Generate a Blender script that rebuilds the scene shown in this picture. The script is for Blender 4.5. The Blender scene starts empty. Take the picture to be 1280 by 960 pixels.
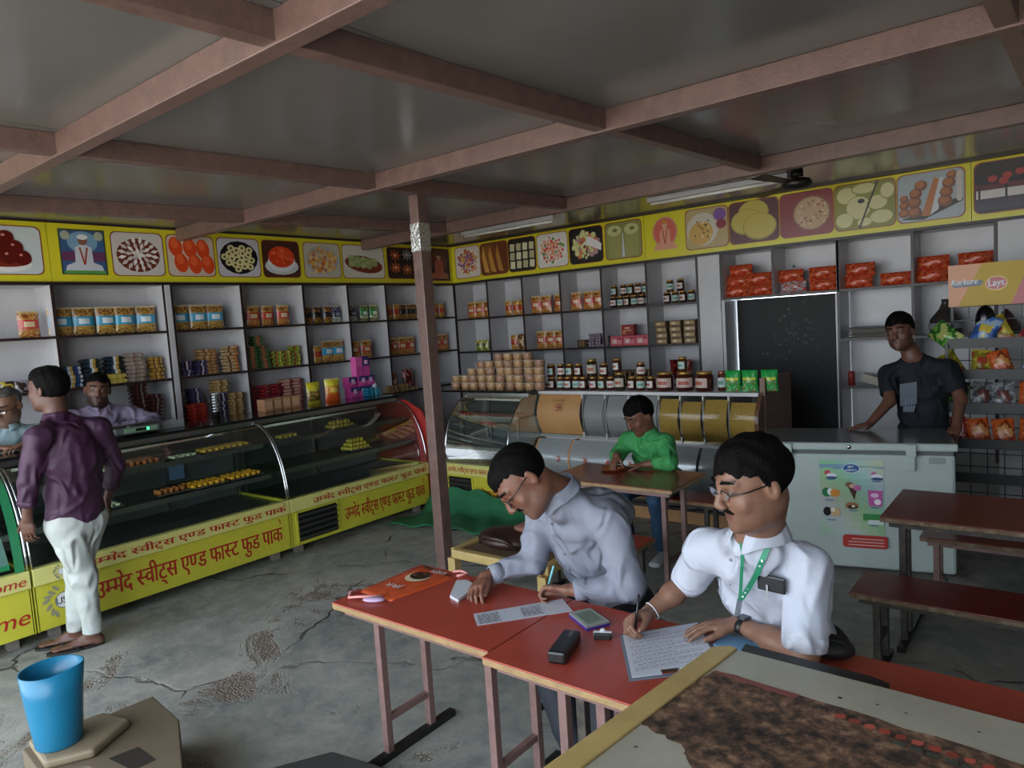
import bpy, bmesh, math, random
import numpy as np
from mathutils import Vector, Matrix
random.seed(7)
PI = math.pi
SC = bpy.context.scene
COL = SC.collection

# ------------------------------------------------------------ camera, light, exposure
CAM = (0.0, 0.0, 1.8)
def _axes(yaw, pit, rol):
    cy, sy = math.cos(yaw), math.sin(yaw)
    F = Vector((-sy*math.cos(pit), cy*math.cos(pit), -math.sin(pit)))
    R = Vector((cy, sy, 0)); U = R.cross(F)
    c, s = math.cos(rol), math.sin(rol)
    return R*c + U*s, U*c - R*s, F
cam = bpy.data.cameras.new('camera'); co = bpy.data.objects.new('camera', cam); COL.objects.link(co)
Rv, Uv, Fv = _axes(math.radians(38.8), math.radians(4.9), math.radians(-3.8))
M = Matrix((Rv, Uv, -Fv)).transposed().to_4x4(); M.translation = CAM
co.matrix_world = M
cam.sensor_fit = 'HORIZONTAL'; cam.sensor_width = 36; cam.lens = 36*880/1280; cam.clip_start = .03
SC.camera = co
w = bpy.data.worlds.new('world'); SC.world = w; w.use_nodes = True
bg = w.node_tree.nodes['Background']; bg.inputs[0].default_value = (.80, .90, 1.0, 1); bg.inputs[1].default_value = 2.1
sun = bpy.data.lights.new('sun', 'SUN'); sun.energy = 6.5; sun.angle = .03; sun.color = (1, .96, .90)
so = bpy.data.objects.new('sun', sun); COL.objects.link(so)
so.rotation_euler = Vector((-.25, .12, 1)).to_track_quat('Z', 'Y').to_euler(); so.location = (0, -4, 8)
def portal(loc, rot, sx, sy):
    l = bpy.data.lights.new('daylight_portal', 'AREA'); l.shape = 'RECTANGLE'; l.size = sx; l.size_y = sy
    l.cycles.is_portal = True; o = bpy.data.objects.new('daylight_portal', l); COL.objects.link(o)
    o.location = loc; o.rotation_euler = rot
portal((-3.15, -1.0, 1.45), (PI/2, 0, 0), 7.3, 2.9)
SC.view_settings.view_transform = 'Standard'; SC.view_settings.look = 'None'
SC.view_settings.gamma = 1; SC.view_settings.use_curve_mapping = False
SC.view_settings.exposure = 1.5

# ------------------------------------------------------------ helpers
def lin(h):
    if not isinstance(h, str): return tuple(h)[:3]
    h = h.lstrip('#'); r = []
    for i in (0, 2, 4):
        c = int(h[i:i+2], 16)/255
        r.append(c/12.92 if c <= .04045 else ((c+.055)/1.055)**2.4)
    return tuple(r)
MATS = {}
def mat(name, col='#808080', rough=.6, metal=0, noise=0, nscale=8, bump=0, bscale=40, attr=False, spec=.5, trans=0, emit=0, col2=None, coat=0):
    if name in MATS: return MATS[name]
    m = bpy.data.materials.new(name); m.use_nodes = True; MATS[name] = m
    nt = m.node_tree; b = nt.nodes['Principled BSDF']; N = nt.nodes.new; L = nt.links.new
    c = lin(col); b.inputs['Base Color'].default_value = (*c, 1)
    b.inputs['Roughness'].default_value = rough; b.inputs['Metallic'].default_value = metal
    b.inputs['Specular IOR Level'].default_value = spec; b.inputs['Coat Weight'].default_value = coat
    if trans: b.inputs['Transmission Weight'].default_value = trans
    if emit: b.inputs['Emission Color'].default_value = (*c, 1); b.inputs['Emission Strength'].default_value = emit
    tc = N('ShaderNodeTexCoord'); src = None
    if attr:
        a = N('ShaderNodeAttribute'); a.attribute_name = 'Col'; src = a.outputs['Color']
    if noise or col2:
        n = N('ShaderNodeTexNoise'); n.inputs['Scale'].default_value = nscale; n.inputs['Detail'].default_value = 6
        n.inputs['Roughness'].default_value = .65
        L(tc.outputs['Object'], n.inputs['Vector'])
        mx = N('ShaderNodeMix'); mx.data_type = 'RGBA'
        if col2:
            mx.inputs[6].default_value = (*c, 1); mx.inputs[7].default_value = (*lin(col2), 1)
            if src: L(src, mx.inputs[6])
            r = N('ShaderNodeMapRange'); r.inputs[1].default_value = .4; r.inputs[2].default_value = .65; r.inputs[4].default_value = noise or 1
            L(n.outputs[0], r.inputs[0]); L(r.outputs[0], mx.inputs[0])
        else:
            mx.blend_type = 'MULTIPLY'; mx.inputs[0].default_value = 1
            mx.inputs[6].default_value = (*c, 1)
            if src: L(src, mx.inputs[6])
            r = N('ShaderNodeMapRange'); r.inputs[1].default_value = .3; r.inputs[2].default_value = .7
            r.inputs[3].default_value = 1-noise; r.inputs[4].default_value = 1+noise*.4
            L(n.outputs[0], r.inputs[0]); L(r.outputs[0], mx.inputs[7])
        src = mx.outputs[2]
    if src: L(src, b.inputs['Base Color'])
    if bump:
        n2 = N('ShaderNodeTexNoise'); n2.inputs['Scale'].default_value = bscale; n2.inputs['Detail'].default_value = 4
        L(tc.outputs['Object'], n2.inputs['Vector'])
        bp = N('ShaderNodeBump'); bp.inputs['Strength'].default_value = bump; bp.inputs['Distance'].default_value = .01
        L(n2.outputs[0], bp.inputs['Height']); L(bp.outputs[0], b.inputs['Normal'])
    return m
def glass(name, tint='#e8f4f0', refl=.9, rough=.02):
    if name in MATS: return MATS[name]
    m = bpy.data.materials.new(name); m.use_nodes = True; MATS[name] = m
    nt = m.node_tree; nt.nodes.clear(); N = nt.nodes.new; L = nt.links.new
    o = N('ShaderNodeOutputMaterial'); t = N('ShaderNodeBsdfTransparent'); t.inputs[0].default_value = (*lin(tint), 1)
    g = N('ShaderNodeBsdfGlossy'); g.inputs['Roughness'].default_value = rough
    f = N('ShaderNodeFresnel'); f.inputs[0].default_value = 1.5
    k = N('ShaderNodeMath'); k.operation = 'MULTIPLY'; k.inputs[1].default_value = refl
    mx = N('ShaderNodeMixShader'); L(f.outputs[0], k.inputs[0]); L(k.outputs[0], mx.inputs[0]); L(t.outputs[0], mx.inputs[1]); L(g.outputs[0], mx.inputs[2]); L(mx.outputs[0], o.inputs[0])
    return m

def thing(name, label=None, cat=None, loc=(0, 0, 0), rz=0, group=None, kind=None):
    o = bpy.data.objects.new(name, None); o.empty_display_size = .05; COL.objects.link(o)
    o.location = loc; o.rotation_euler = (0, 0, rz); return tag(o, label, cat, group, kind)
def tag(o, label=None, cat=None, group=None, kind=None):
    if label: o['label'] = label
    if cat: o['category'] = cat
    if group: o['group'] = group
    if kind: o['kind'] = kind
    return o
class MB:
    def __init__(s): s.v = []; s.f = []; s.c = []; s.cur = (1, 1, 1); s.sm = []; s.smooth = False
    def col(s, c): s.cur = lin(c); return s
    def add(s, vs, fs, cols=None):
        n = len(s.v); s.v += [tuple(q) for q in vs]
        for i, f in enumerate(fs):
            s.f.append(tuple(a+n for a in f)); s.c.append(cols[i] if cols else s.cur); s.sm.append(s.smooth)
        return s
    def box(s, x0, x1, y0, y1, z0, z1, R=None, c=None):
        vs = [(x, y, z) for z in (z0, z1) for y in (y0, y1) for x in (x0, x1)]
        if R is not None:
            c = c or ((x0+x1)/2, (y0+y1)/2, (z0+z1)/2); C = Vector(c)
            vs = [C + R @ (Vector(q)-C) for q in vs]
        return s.add(vs, [(0, 2, 3, 1), (4, 5, 7, 6), (0, 1, 5, 4), (2, 6, 7, 3), (0, 4, 6, 2), (1, 3, 7, 5)])
    def bar(s, a, b, wx, wz, up=(0, 0, 1)):
        a, b = Vector(a), Vector(b); d = (b-a).normalized(); u = Vector(up)
        if abs(d.dot(u)) > .95: u = Vector((0, 1, 0))
        r = d.cross(u).normalized(); u = r.cross(d)
        vs = [p + r*wx/2*i + u*wz/2*j for p in (a, b) for i, j in ((-1, -1), (1, -1), (1, 1), (-1, 1))]
        return s.add(vs, [(3, 2, 1, 0), (4, 5, 6, 7), (0, 1, 5, 4), (1, 2, 6, 5), (2, 3, 7, 6), (3, 0, 4, 7)])
    def tube(s, pts, r, n=8, caps=True, closed=False):
        pts = [Vector(p) for p in pts]; k = len(pts); rs = r if isinstance(r, (list, tuple)) else [r]*k
        vs = []; pn = None
        for i, p in enumerate(pts):
            a = pts[(i-1) % k] if (i or closed) else p; b = pts[(i+1) % k] if (i < k-1 or closed) else p
            d = (b-a).normalized()
            if pn is None: pn = d.orthogonal().normalized()
            pn = (pn - d*pn.dot(d)).normalized(); q = d.cross(pn)
            vs += [p + (pn*math.cos(t*2*PI/n) + q*math.sin(t*2*PI/n))*rs[i] for t in range(n)]
        fs = []; K = k if closed else k-1
        for i in range(K):
            j = (i+1) % k
            for t in range(n): fs.append((i*n+t, i*n+(t+1) % n, j*n+(t+1) % n, j*n+t))
        if caps and not closed: fs += [tuple(range(n-1, -1, -1)), tuple((k-1)*n+t for t in range(n))]
        old = s.smooth; s.smooth = True; s.add(vs, fs); s.smooth = old; return s
    def lathe(s, prof, c=(0, 0, 0), n=16, a0=0, a1=2*PI, sx=1, sy=1):
        full = abs(a1-a0-2*PI) < 1e-6; k = len(prof); m = n if full else n+1; vs = []
        for i in range(m):
            t = a0+(a1-a0)*i/n
            for r, z in prof: vs.append((c[0]+r*math.cos(t)*sx, c[1]+r*math.sin(t)*sy, c[2]+z))
        fs = []
        for i in range(n):
            j = (i+1) % m
            for q in range(k-1): fs.append((i*k+q, j*k+q, j*k+q+1, i*k+q+1))
        old = s.smooth; s.smooth = True; s.add(vs, fs); s.smooth = old; return s
    def prism(s, poly, d):
        n = len(poly); d = Vector(d); a = [Vector(p) for p in poly]; b = [p+d for p in a]
        return s.add(a+b, [tuple(range(n-1, -1, -1)), tuple(range(n, 2*n))] + [(i, (i+1) % n, n+(i+1) % n, n+i) for i in range(n)])
    def ball(s, c, r, n=10, m=6, R=None):
        r = r if isinstance(r, (list, tuple)) else (r, r, r); vs = []
        for j in range(m+1):
            ph = PI*j/m
            for i in range(n):
                t = 2*PI*i/n; q = Vector((r[0]*math.sin(ph)*math.cos(t), r[1]*math.sin(ph)*math.sin(t), r[2]*math.cos(ph)))
                if R is not None: q = R @ q
                vs.append(Vector(c)+q)
        old = s.smooth; s.smooth = True
        s.add(vs, [(j*n+i, (j+1)*n+i, (j+1)*n+(i+1) % n, j*n+(i+1) % n) for j in range(m) for i in range(n)]); s.smooth = old; return s
    def mesh(s, name, off=(0, 0, 0)):
        me = bpy.data.meshes.new(name)
        me.from_pydata([(q[0]-off[0], q[1]-off[1], q[2]-off[2]) for q in s.v], [], s.f); me.update()
        ca = me.color_attributes.new('Col', 'FLOAT_COLOR', 'CORNER')
        arr = np.ones((len(me.loops), 4), dtype=np.float32)
        cnt = np.array([len(f) for f in s.f]); arr[:, :3] = np.repeat(np.array(s.c, dtype=np.float32), cnt, axis=0)
        ca.data.foreach_set('color', arr.ravel())
        me.polygons.foreach_set('use_smooth', s.sm); return me
    def build(s, name, m, parent=None, world=True, bevel=0, label=None, fix=False):
        off = (0, 0, 0)
        if parent is not None and world:
            off = Vector(parent.location)
            if parent.parent: off = off + Vector(parent.parent.location)
        me = s.mesh(name, off); me.materials.append(m)
        if fix:
            bm = bmesh.new(); bm.from_mesh(me); bmesh.ops.recalc_face_normals(bm, faces=bm.faces); bm.to_mesh(me); bm.free()
        o = bpy.data.objects.new(name, me); COL.objects.link(o)
        if parent is not None: o.parent = parent
        if bevel:
            b = o.modifiers.new('bevel', 'BEVEL'); b.width = bevel; b.segments = 2; b.limit_method = 'ANGLE'
        if label: o['label'] = label
        return o
KIDS = {}
def kids(o):
    return [c for c in o.children]
def dup(o, loc, rz=None, label=None, group=None, rot=None, sc=None):
    r = o.copy(); COL.objects.link(r); r.location = loc
    if rz is not None: r.rotation_euler = (0, 0, rz)
    if rot is not None: r.rotation_euler = rot
    if sc: r.scale = sc
    for c in kids(o):
        d = c.copy(); COL.objects.link(d); d.parent = r
        for g in kids(c): e = g.copy(); COL.objects.link(e); e.parent = d
    if label: r['label'] = label
    if group: r['group'] = group
    return r

# flat printed artwork: coloured shapes laid on a plane, one mesh
class Art:
    def __init__(s, O, U, V, lift=.0006):
        s.O, s.U, s.V = Vector(O), Vector(U), Vector(V); s.N = s.U.cross(s.V).normalized(); s.k = 0; s.lift = lift; s.m = MB()
    def p(s, u, v): return s.O + s.U*u + s.V*v + s.N*(s.k*s.lift)
    def poly(s, pts, c, step=1):
        s.k += step; s.m.cur = lin(c); s.m.add([s.p(*q) for q in pts], [tuple(range(len(pts)))]); return s
    def rect(s, x0, x1, y0, y1, c): return s.poly([(x0, y0), (x1, y0), (x1, y1), (x0, y1)], c)
    def ell(s, x, y, rx, ry, c, n=16, a=0, step=1):
        ca, sa = math.cos(a), math.sin(a)
        return s.poly([(x+rx*math.cos(t)*ca-ry*math.sin(t)*sa, y+rx*math.cos(t)*sa+ry*math.sin(t)*ca) for t in [2*PI*i/n for i in range(n)]], c, step)
    def rrect(s, x0, x1, y0, y1, r, c):
        pts = []
        for cx, cy, a0 in ((x1-r, y0+r, -PI/2), (x1-r, y1-r, 0), (x0+r, y1-r, PI/2), (x0+r, y0+r, PI)):
            pts += [(cx+r*math.cos(a0+PI/2*i/4), cy+r*math.sin(a0+PI/2*i/4)) for i in range(5)]
        return s.poly(pts, c)
    def build(s, name, m, parent=None, world=True): return s.m.build(name, m, parent, world)

# lettering: real outline glyphs, Devanagari conjuncts put together by hand
_G = {}
def glyph(ch):
    if ch in _G: return _G[ch]
    c = bpy.data.curves.new('g', 'FONT'); c.body = ch; c.size = 1; c.resolution_u = 3
    o = bpy.data.objects.new('g', c); COL.objects.link(o)
    me = o.to_mesh(); vs = [(q.co.x, q.co.y) for q in me.vertices]; fs = [tuple(f.vertices) for f in me.polygons]
    o.to_mesh_clear(); bpy.data.objects.remove(o)
    _G[ch] = (vs, fs); return _G[ch]
def clipx(vs, fs, x1):
    out = []; of = []
    for f in fs:
        p = [vs[i] for i in f]; r = []
        for i in range(len(p)):
            a, b = p[i], p[(i+1) % len(p)]
            if a[0] <= x1: r.append(a)
            if (a[0] <= x1) != (b[0] <= x1):
                t = (x1-a[0])/(b[0]-a[0]); r.append((x1, a[1]+t*(b[1]-a[1])))
        if len(r) > 2: of.append(tuple(range(len(out), len(out)+len(r)))); out += r
    return out, of
def compose(tokens, bold=.035):
    V = []; Fc = []; x = 0; lay = [0]
    def put(vs, fs, dx, dy=0):
        for b in (0, bold/2, bold):
            lay[0] = (lay[0]+1) % 12; n = len(V); V.extend([(a+dx+b, q+dy, lay[0]) for a, q in vs]); Fc.extend([tuple(i+n for i in f) for f in fs])
    for t in tokens:
        if t == ' ': x += .26; continue
        if t.endswith('~'):                      # half form: right stem cut away
            vs, fs = glyph(t[0]); xm = max(a for a, _ in vs); vs, fs = clipx(vs, fs, xm-.185); put(vs, fs, x); x += xm-.19; continue
        reph = t.endswith('^'); t = t.rstrip('^')
        vs, fs = glyph(t[0]); xm = max(a for a, _ in vs); put(vs, fs, x)
        for mk in t[1:]:
            mv, mf = glyph(mk); mx = max(a for a, _ in mv); mn = min(a for a, _ in mv)
            if mk in '\u093e\u0940': put(mv, mf, x+xm-.02-mn*0); x += mx-.02
            elif mk == '\u0947': put(mv, mf, x+xm-.01-mx+.0)
            elif mk in '\u0941': put(mv, mf, x+xm*.55-(mx+mn)/2)
            else: put(mv, mf, x+xm*.6-(mx+mn)/2)
        if reph:
            pts = [(x+xm*.66+.14*math.cos(a), .86+.15*math.sin(a)) for a in [PI*(-.45+1.3*i/8) for i in range(9)]]
            for i in range(8):
                (a, b), (c, d) = pts[i], pts[i+1]; n = len(V); V.extend([(a, b, 12+i*.5), (a+.07, b+.03, 12+i*.5), (c+.07, d+.03, 12+i*.5), (c, d, 12+i*.5)]); Fc.append((n, n+1, n+2, n+3))
        x += xm-.01
    x0 = min(a[0] for a in V); x1 = max(a[0] for a in V)
    return [(a-x0, b, l) for a, b, l in V], Fc, x1-x0
def latin(txt, bold=.02):
    vs, fs = glyph(txt); V = []; Fc = []
    for b in (0, bold): n = len(V); V += [(a+b, q, 3 if b else 0) for a, q in vs]; Fc += [tuple(i+n for i in f) for f in fs]
    x0 = min(a[0] for a in V); return [(a-x0, b, l) for a, b, l in V], Fc, max(a[0] for a in V)-x0
def lettering(tx, O, U, V, width, height, m, parent, name='lettering', slant=0, world=True):
    vs, fs, W = tx; O, U, V = Vector(O), Vector(U), Vector(V); N = U.cross(V).normalized()
    mb = MB(); kx = width/W; ky = height/.72
    mb.add([O+U*(a*kx+slant*b*ky)+V*(b*ky)+N*(.0012+.00012*l) for a, b, l in vs], fs); return mb.build(name, m, parent, world)
# ------------------------------------------------------------ materials of the place
mat('white_laminate', '#c8c7ca', .35, noise=.12, nscale=3)
mat('edge_brown', '#2a1c1a', .4)
mat('beam_paint', '#735b55', .36, noise=.3, nscale=14, bump=.15, bscale=60)
mat('ceiling_sheet', '#6e6c6a', .2, noise=.10, nscale=1.2, bump=.04, bscale=3, spec=.7)
mat('yellow_flex', '#d8cf2e', .22, noise=.06, nscale=2)
mat('print', '#ffffff', .28, attr=True)
mat('paint', '#ffffff', .5, attr=True)
mat('foil', '#ffffff', .26, attr=True, bump=.25, bscale=60, spec=.7)
mat('food', '#ffffff', .55, attr=True, bump=.2, bscale=120)
mat('steel', '#a8a8a6', .28, metal=1, noise=.12, nscale=10)
mat('chrome', '#c8ccd0', .12, metal=1)
mat('granite_black', '#17181a', .12, noise=.5, nscale=120)
mat('dark_metal', '#1b1a1a', .4, noise=.2)
mat('red_letter', '#a8281c', .4)
mat('counter_yellow', '#c2bd3c', .3, noise=.12, nscale=5)
mat('counter_cream', '#cdc878', .3, noise=.1, nscale=6)
mat('red_sheet', '#a5302c', .35, noise=.15, nscale=4)
mat('table_red', '#a34334', .3, noise=.14, nscale=7, bump=.03)
mat('table_red_dark', '#6d241d', .3, noise=.22, nscale=7)
mat('wood_edge', '#9c8058', .5, noise=.35, nscale=20, bump=.2)
mat('worn_edge', '#5b4630', .6, noise=.3, nscale=25, col2='#b8a88a')
mat('leg_pinkish', '#7c605c', .45, noise=.25, nscale=20)
mat('leg_dark', '#2c2726', .5, noise=.3, nscale=22, col2='#77705f')
mat('plywood', '#b98b5a', .45, noise=.12, nscale=5)
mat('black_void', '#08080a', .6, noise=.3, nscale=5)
glass('case_glass', '#eef6f2', .45); glass('clear_plastic', '#dfe0dc', .8, .12)

def floor_mat():
    m = mat('concrete', '#6a6c69', .62); nt = m.node_tree; b = nt.nodes['Principled BSDF']; N = nt.nodes.new; L = nt.links.new
    tc = N('ShaderNodeTexCoord')
    def noise(s, d=5, r=.6, dist=0):
        n = N('ShaderNodeTexNoise'); n.inputs['Scale'].default_value = s; n.inputs['Detail'].default_value = d; n.inputs['Roughness'].default_value = r
        n.inputs['Distortion'].default_value = dist; L(tc.outputs['Object'], n.inputs['Vector']); return n.outputs[0]
    def ramp(x, a, b_, lo=0, hi=1):
        r = N('ShaderNodeMapRange'); r.inputs[1].default_value = a; r.inputs[2].default_value = b_; r.inputs[3].default_value = lo; r.inputs[4].default_value = hi; L(x, r.inputs[0]); return r.outputs[0]
    def mix(f, a, c, mode='MIX'):
        x = N('ShaderNodeMix'); x.data_type = 'RGBA'; x.blend_type = mode; L(f, x.inputs[0])
        for k, q in ((6, a), (7, c)):
            if isinstance(q, str): x.inputs[k].default_value = (*lin(q), 1)
            else: L(q, x.inputs[k])
        return x.outputs[2]
    def math_(op, a, c):
        x = N('ShaderNodeMath'); x.operation = op
        for k, q in ((0, a), (1, c)):
            if isinstance(q, (int, float)): x.inputs[k].default_value = q
            else: L(q, x.inputs[k])
        return x.outputs[0]
    base = mix(ramp(noise(1.1, 6, .65, .6), .35, .68), '#646b6a', '#a09f99')
    base = mix(ramp(noise(9, 6, .7), .42, .7, 0, .5), base, '#b4afa6')
    # worn patches with exposed pinkish aggregate
    pat = ramp(noise(1.15, 6, .7, .9), .565, .62)
    agg = N('ShaderNodeTexVoronoi'); agg.inputs['Scale'].default_value = 75; L(tc.outputs['Object'], agg.inputs['Vector'])
    aggc = mix(ramp(agg.outputs['Distance'], .1, .6), '#97897f', '#6e645c')
    c1 = mix(pat, base, aggc)
    # cracks
    dn = N('ShaderNodeTexNoise'); dn.inputs['Scale'].default_value = 2.5; dn.inputs['Detail'].default_value = 8; L(tc.outputs['Object'], dn.inputs['Vector'])
    av = N('ShaderNodeVectorMath'); av.operation = 'MULTIPLY_ADD'; av.inputs[1].default_value = (.5, .5, .5); L(dn.outputs[1], av.inputs[0]); L(tc.outputs['Object'], av.inputs[2])
    vo = N('ShaderNodeTexVoronoi'); vo.feature = 'DISTANCE_TO_EDGE'; vo.inputs['Scale'].default_value = .62; L(av.outputs[0], vo.inputs['Vector'])
    cr = ramp(vo.outputs['Distance'], .0, .012, 1, 0)
    crm = math_('MULTIPLY', cr, ramp(noise(1.7, 2), .45, .58))
    c2 = mix(crm, c1, '#262422')
    L(c2, b.inputs['Base Color'])
    h = math_('ADD', math_('MULTIPLY', pat, -1.0), math_('MULTIPLY', crm, -1.5)); h = math_('ADD', h, math_('MULTIPLY', agg.outputs['Distance'], math_('MULTIPLY', pat, .9)))
    h = math_('ADD', h, math_('MULTIPLY', noise(14, 6, .7), .35))
    bp = N('ShaderNodeBump'); bp.inputs['Strength'].default_value = .7; bp.inputs['Distance'].default_value = .012; L(h, bp.inputs['Height']); L(bp.outputs[0], b.inputs['Normal'])
    L(ramp(noise(3, 4), .3, .7, .42, .75), b.inputs['Roughness'])
floor_mat()
mat('outdoor_ground', '#aaa398', .9, noise=.2, nscale=1)

# ------------------------------------------------------------ setting
m = MB(); m.box(-6.95, 2.6, -1.0, 7.4, -.12, 0); tag(m.build('floor', MATS['concrete']), 'worn grey concrete floor with cracks and broken patches', None, None, 'structure')
m = MB(); m.box(-40, 40, -60, -1.0, -.16, -.04); tag(m.build('outdoor_ground', MATS['outdoor_ground']), 'sunlit bare ground in front of the open shop', None, None, 'structure')
mat('plaster', '#a9a8a6', .7, noise=.1)
for n, b in (('wall_left', (-6.95, -6.80, -1.0, 7.4, 0, 2.9)), ('wall_back', (-6.8, -2.76, 7.27, 7.4, 0, 2.9)), ('wall_right', (1.5, 1.62, -1.0, 7.4, 0, 2.9)), ('wall_front_added', (.5, 1.5, -1.1, -1.0, 0, 2.9))):  # front wall stub is unseen, added to keep daylight off the right side
    m = MB(); m.box(*b); tag(m.build(n, MATS['plaster']), kind='structure')
# back wall goes on right of the dark doorway
m = MB(); m.box(-2.76, -1.68, 7.27, 7.4, 1.9, 2.9); m.box(-1.68, 2.5, 7.27, 7.4, 0, 2.9); tag(m.build('wall_back', MATS['plaster']), kind='structure')
# dark doorway
d = thing('door_1', 'dark open doorway with pale frame under the orange packets', None, (-2.2, 7.1, 0), kind='structure')
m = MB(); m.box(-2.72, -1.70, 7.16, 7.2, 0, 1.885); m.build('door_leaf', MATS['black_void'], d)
m = MB(); m.box(-2.765, -2.735, 6.87, 7.2, 0, 1.885); m.box(-1.70, -1.678, 6.87, 7.2, 0, 1.885); m.build('door_frame', MATS['white_laminate'], d)
mat('grime_print', '#6c6f70', .5)
a = Art((-2.30, 7.155, 1.2), (1, 0, 0), (0, 0, 1))
random.seed(3)
for i in range(70):
    x = random.gauss(.12, .12); z = random.gauss(.25, .22); a.ell(x, z, random.uniform(.006, .02), random.uniform(.006, .016), random.choice(('#232526', '#2f3233', '#1b1d1e')), 5, step=0.02)
a.build('peeling_paint', MATS['paint'], d)['kind'] = 'stuff'

# canopy ceiling: sheet panels between welded tube beams
ZB, ZC = 2.75, 2.86
xs0 = [-6.8, -5.45, -3.78, -1.97, -.20, 1.5, 2.5]; ys0 = [-1.0, 1.46, 3.33, 5.12, 7.27]
ceil = thing('ceiling', 'grey sheet ceiling framed by brown steel tubes', None, (0, 0, ZC), kind='structure')
for i in range(6):
    for j in range(4):
        g = .004; m = MB(); m.box(xs0[i]+g, xs0[i+1]-g, ys0[j]+g, ys0[j+1]-g, ZC, ZC+.03); m.build('ceiling_panel', MATS['ceiling_sheet'], ceil)
m = MB(); m.box(-6.95, 2.62, -1.0, 7.4, ZC+.035, ZC+.08); m.build('roof_sheet', MATS['ceiling_sheet'], ceil)
def beam(a, b, w_=.075, h=.11, z=ZB+.055):
    m = MB(); m.bar((a[0], a[1], z), (b[0], b[1], z), w_, h); m.build('beam', MATS['beam_paint'], ceil, bevel=.004)
for a, b in (((-6.75, 1.40), (2.5, 1.50)), ((-6.75, 3.26), (2.5, 3.30)), ((-6.75, 5.42), (2.5, 5.02))): beam(a, b)
for a, b in (((-2.24, -.9), (-1.77, 5.1)), ((-4.10, -.9), (-3.50, 5.2)), ((-5.85, -.9), (-5.02, 5.3)), ((-.35, -.9), (-.13, 5.05)), ((1.4, -.9), (1.55, 5.0))): beam(a, b, h=.10, z=ZB+.06)
m = MB(); m.box(-6.4, 2.5, 6.78, 6.86, 2.845, 2.86); m.build('ceiling_trim', MATS['edge_brown'], ceil)

post = thing('steel_post', 'square brown steel post with a strip of silver tape near its top', 'post', (-3.70, 3.66, 0))
m = MB(); m.box(-3.745, -3.655, 3.61, 3.71, 0, ZB+.01); m.build('tube', MATS['beam_paint'], post, bevel=.006)
mat('silver_tape', '#d9dbdc', .16, metal=.85, bump=.8, bscale=45)
m = MB(); m.box(-3.747, -3.653, 3.608, 3.712, 2.36, 2.56); m.build('silver_tape', MATS['silver_tape'], post)

# tube lamps and fan under the back ceiling
for x0, lab in ((-5.35, 'unlit tube lamp nearest the room corner, above the jar shelves'), (-3.05, 'unlit tube lamp right of the first, above the pale menu pictures')):
    t = thing('tube_lamp', lab, 'lamp', (x0+.6, 5.95, 2.8), group='ceiling tube lamps')
    m = MB(); m.box(x0, x0+1.25, 5.925, 5.985, 2.815, 2.858); m.build('batten', MATS['white_laminate'], t, bevel=.005)
    m = MB(); m.tube([(x0+.03, 5.955, 2.80), (x0+1.22, 5.955, 2.80)], .0135, 10); m.build('tube', mat('lamp_glass', '#e9e9e6', .2), t)
fan = thing('ceiling_fan', 'black ceiling fan almost hidden above the right menu banner', 'fan', (-1.75, 6.0, 2.7))
m = MB(); m.lathe([(0, 2.86), (.05, 2.86), (.05, 2.82), (.012, 2.82), (.012, 2.80), (.1, 2.80), (.12, 2.76), (.09, 2.73), (0, 2.72)], (-1.75, 6.0, 0), 16); m.build('motor', MATS['dark_metal'], fan)
for k in range(3):
    a = .35+k*2*PI/3; R = Matrix.Rotation(a, 3, 'Z') @ Matrix.Rotation(.15, 3, 'X')
    m = MB(); c = Vector((-1.75, 6.0, 2.77)); m.add([c+R @ Vector(q) for q in ((.1, -.035, 0), (.6, -.065, 0), (.62, .055, 0), (.1, .035, 0), (.1, -.035, .004), (.6, -.065, .004), (.62, .055, .004), (.1, .035, .004))], [(3, 2, 1, 0), (4, 5, 6, 7), (0, 1, 5, 4), (1, 2, 6, 5), (2, 3, 7, 6), (3, 0, 4, 7)]); m.build('blade', MATS['dark_metal'], fan)

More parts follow.
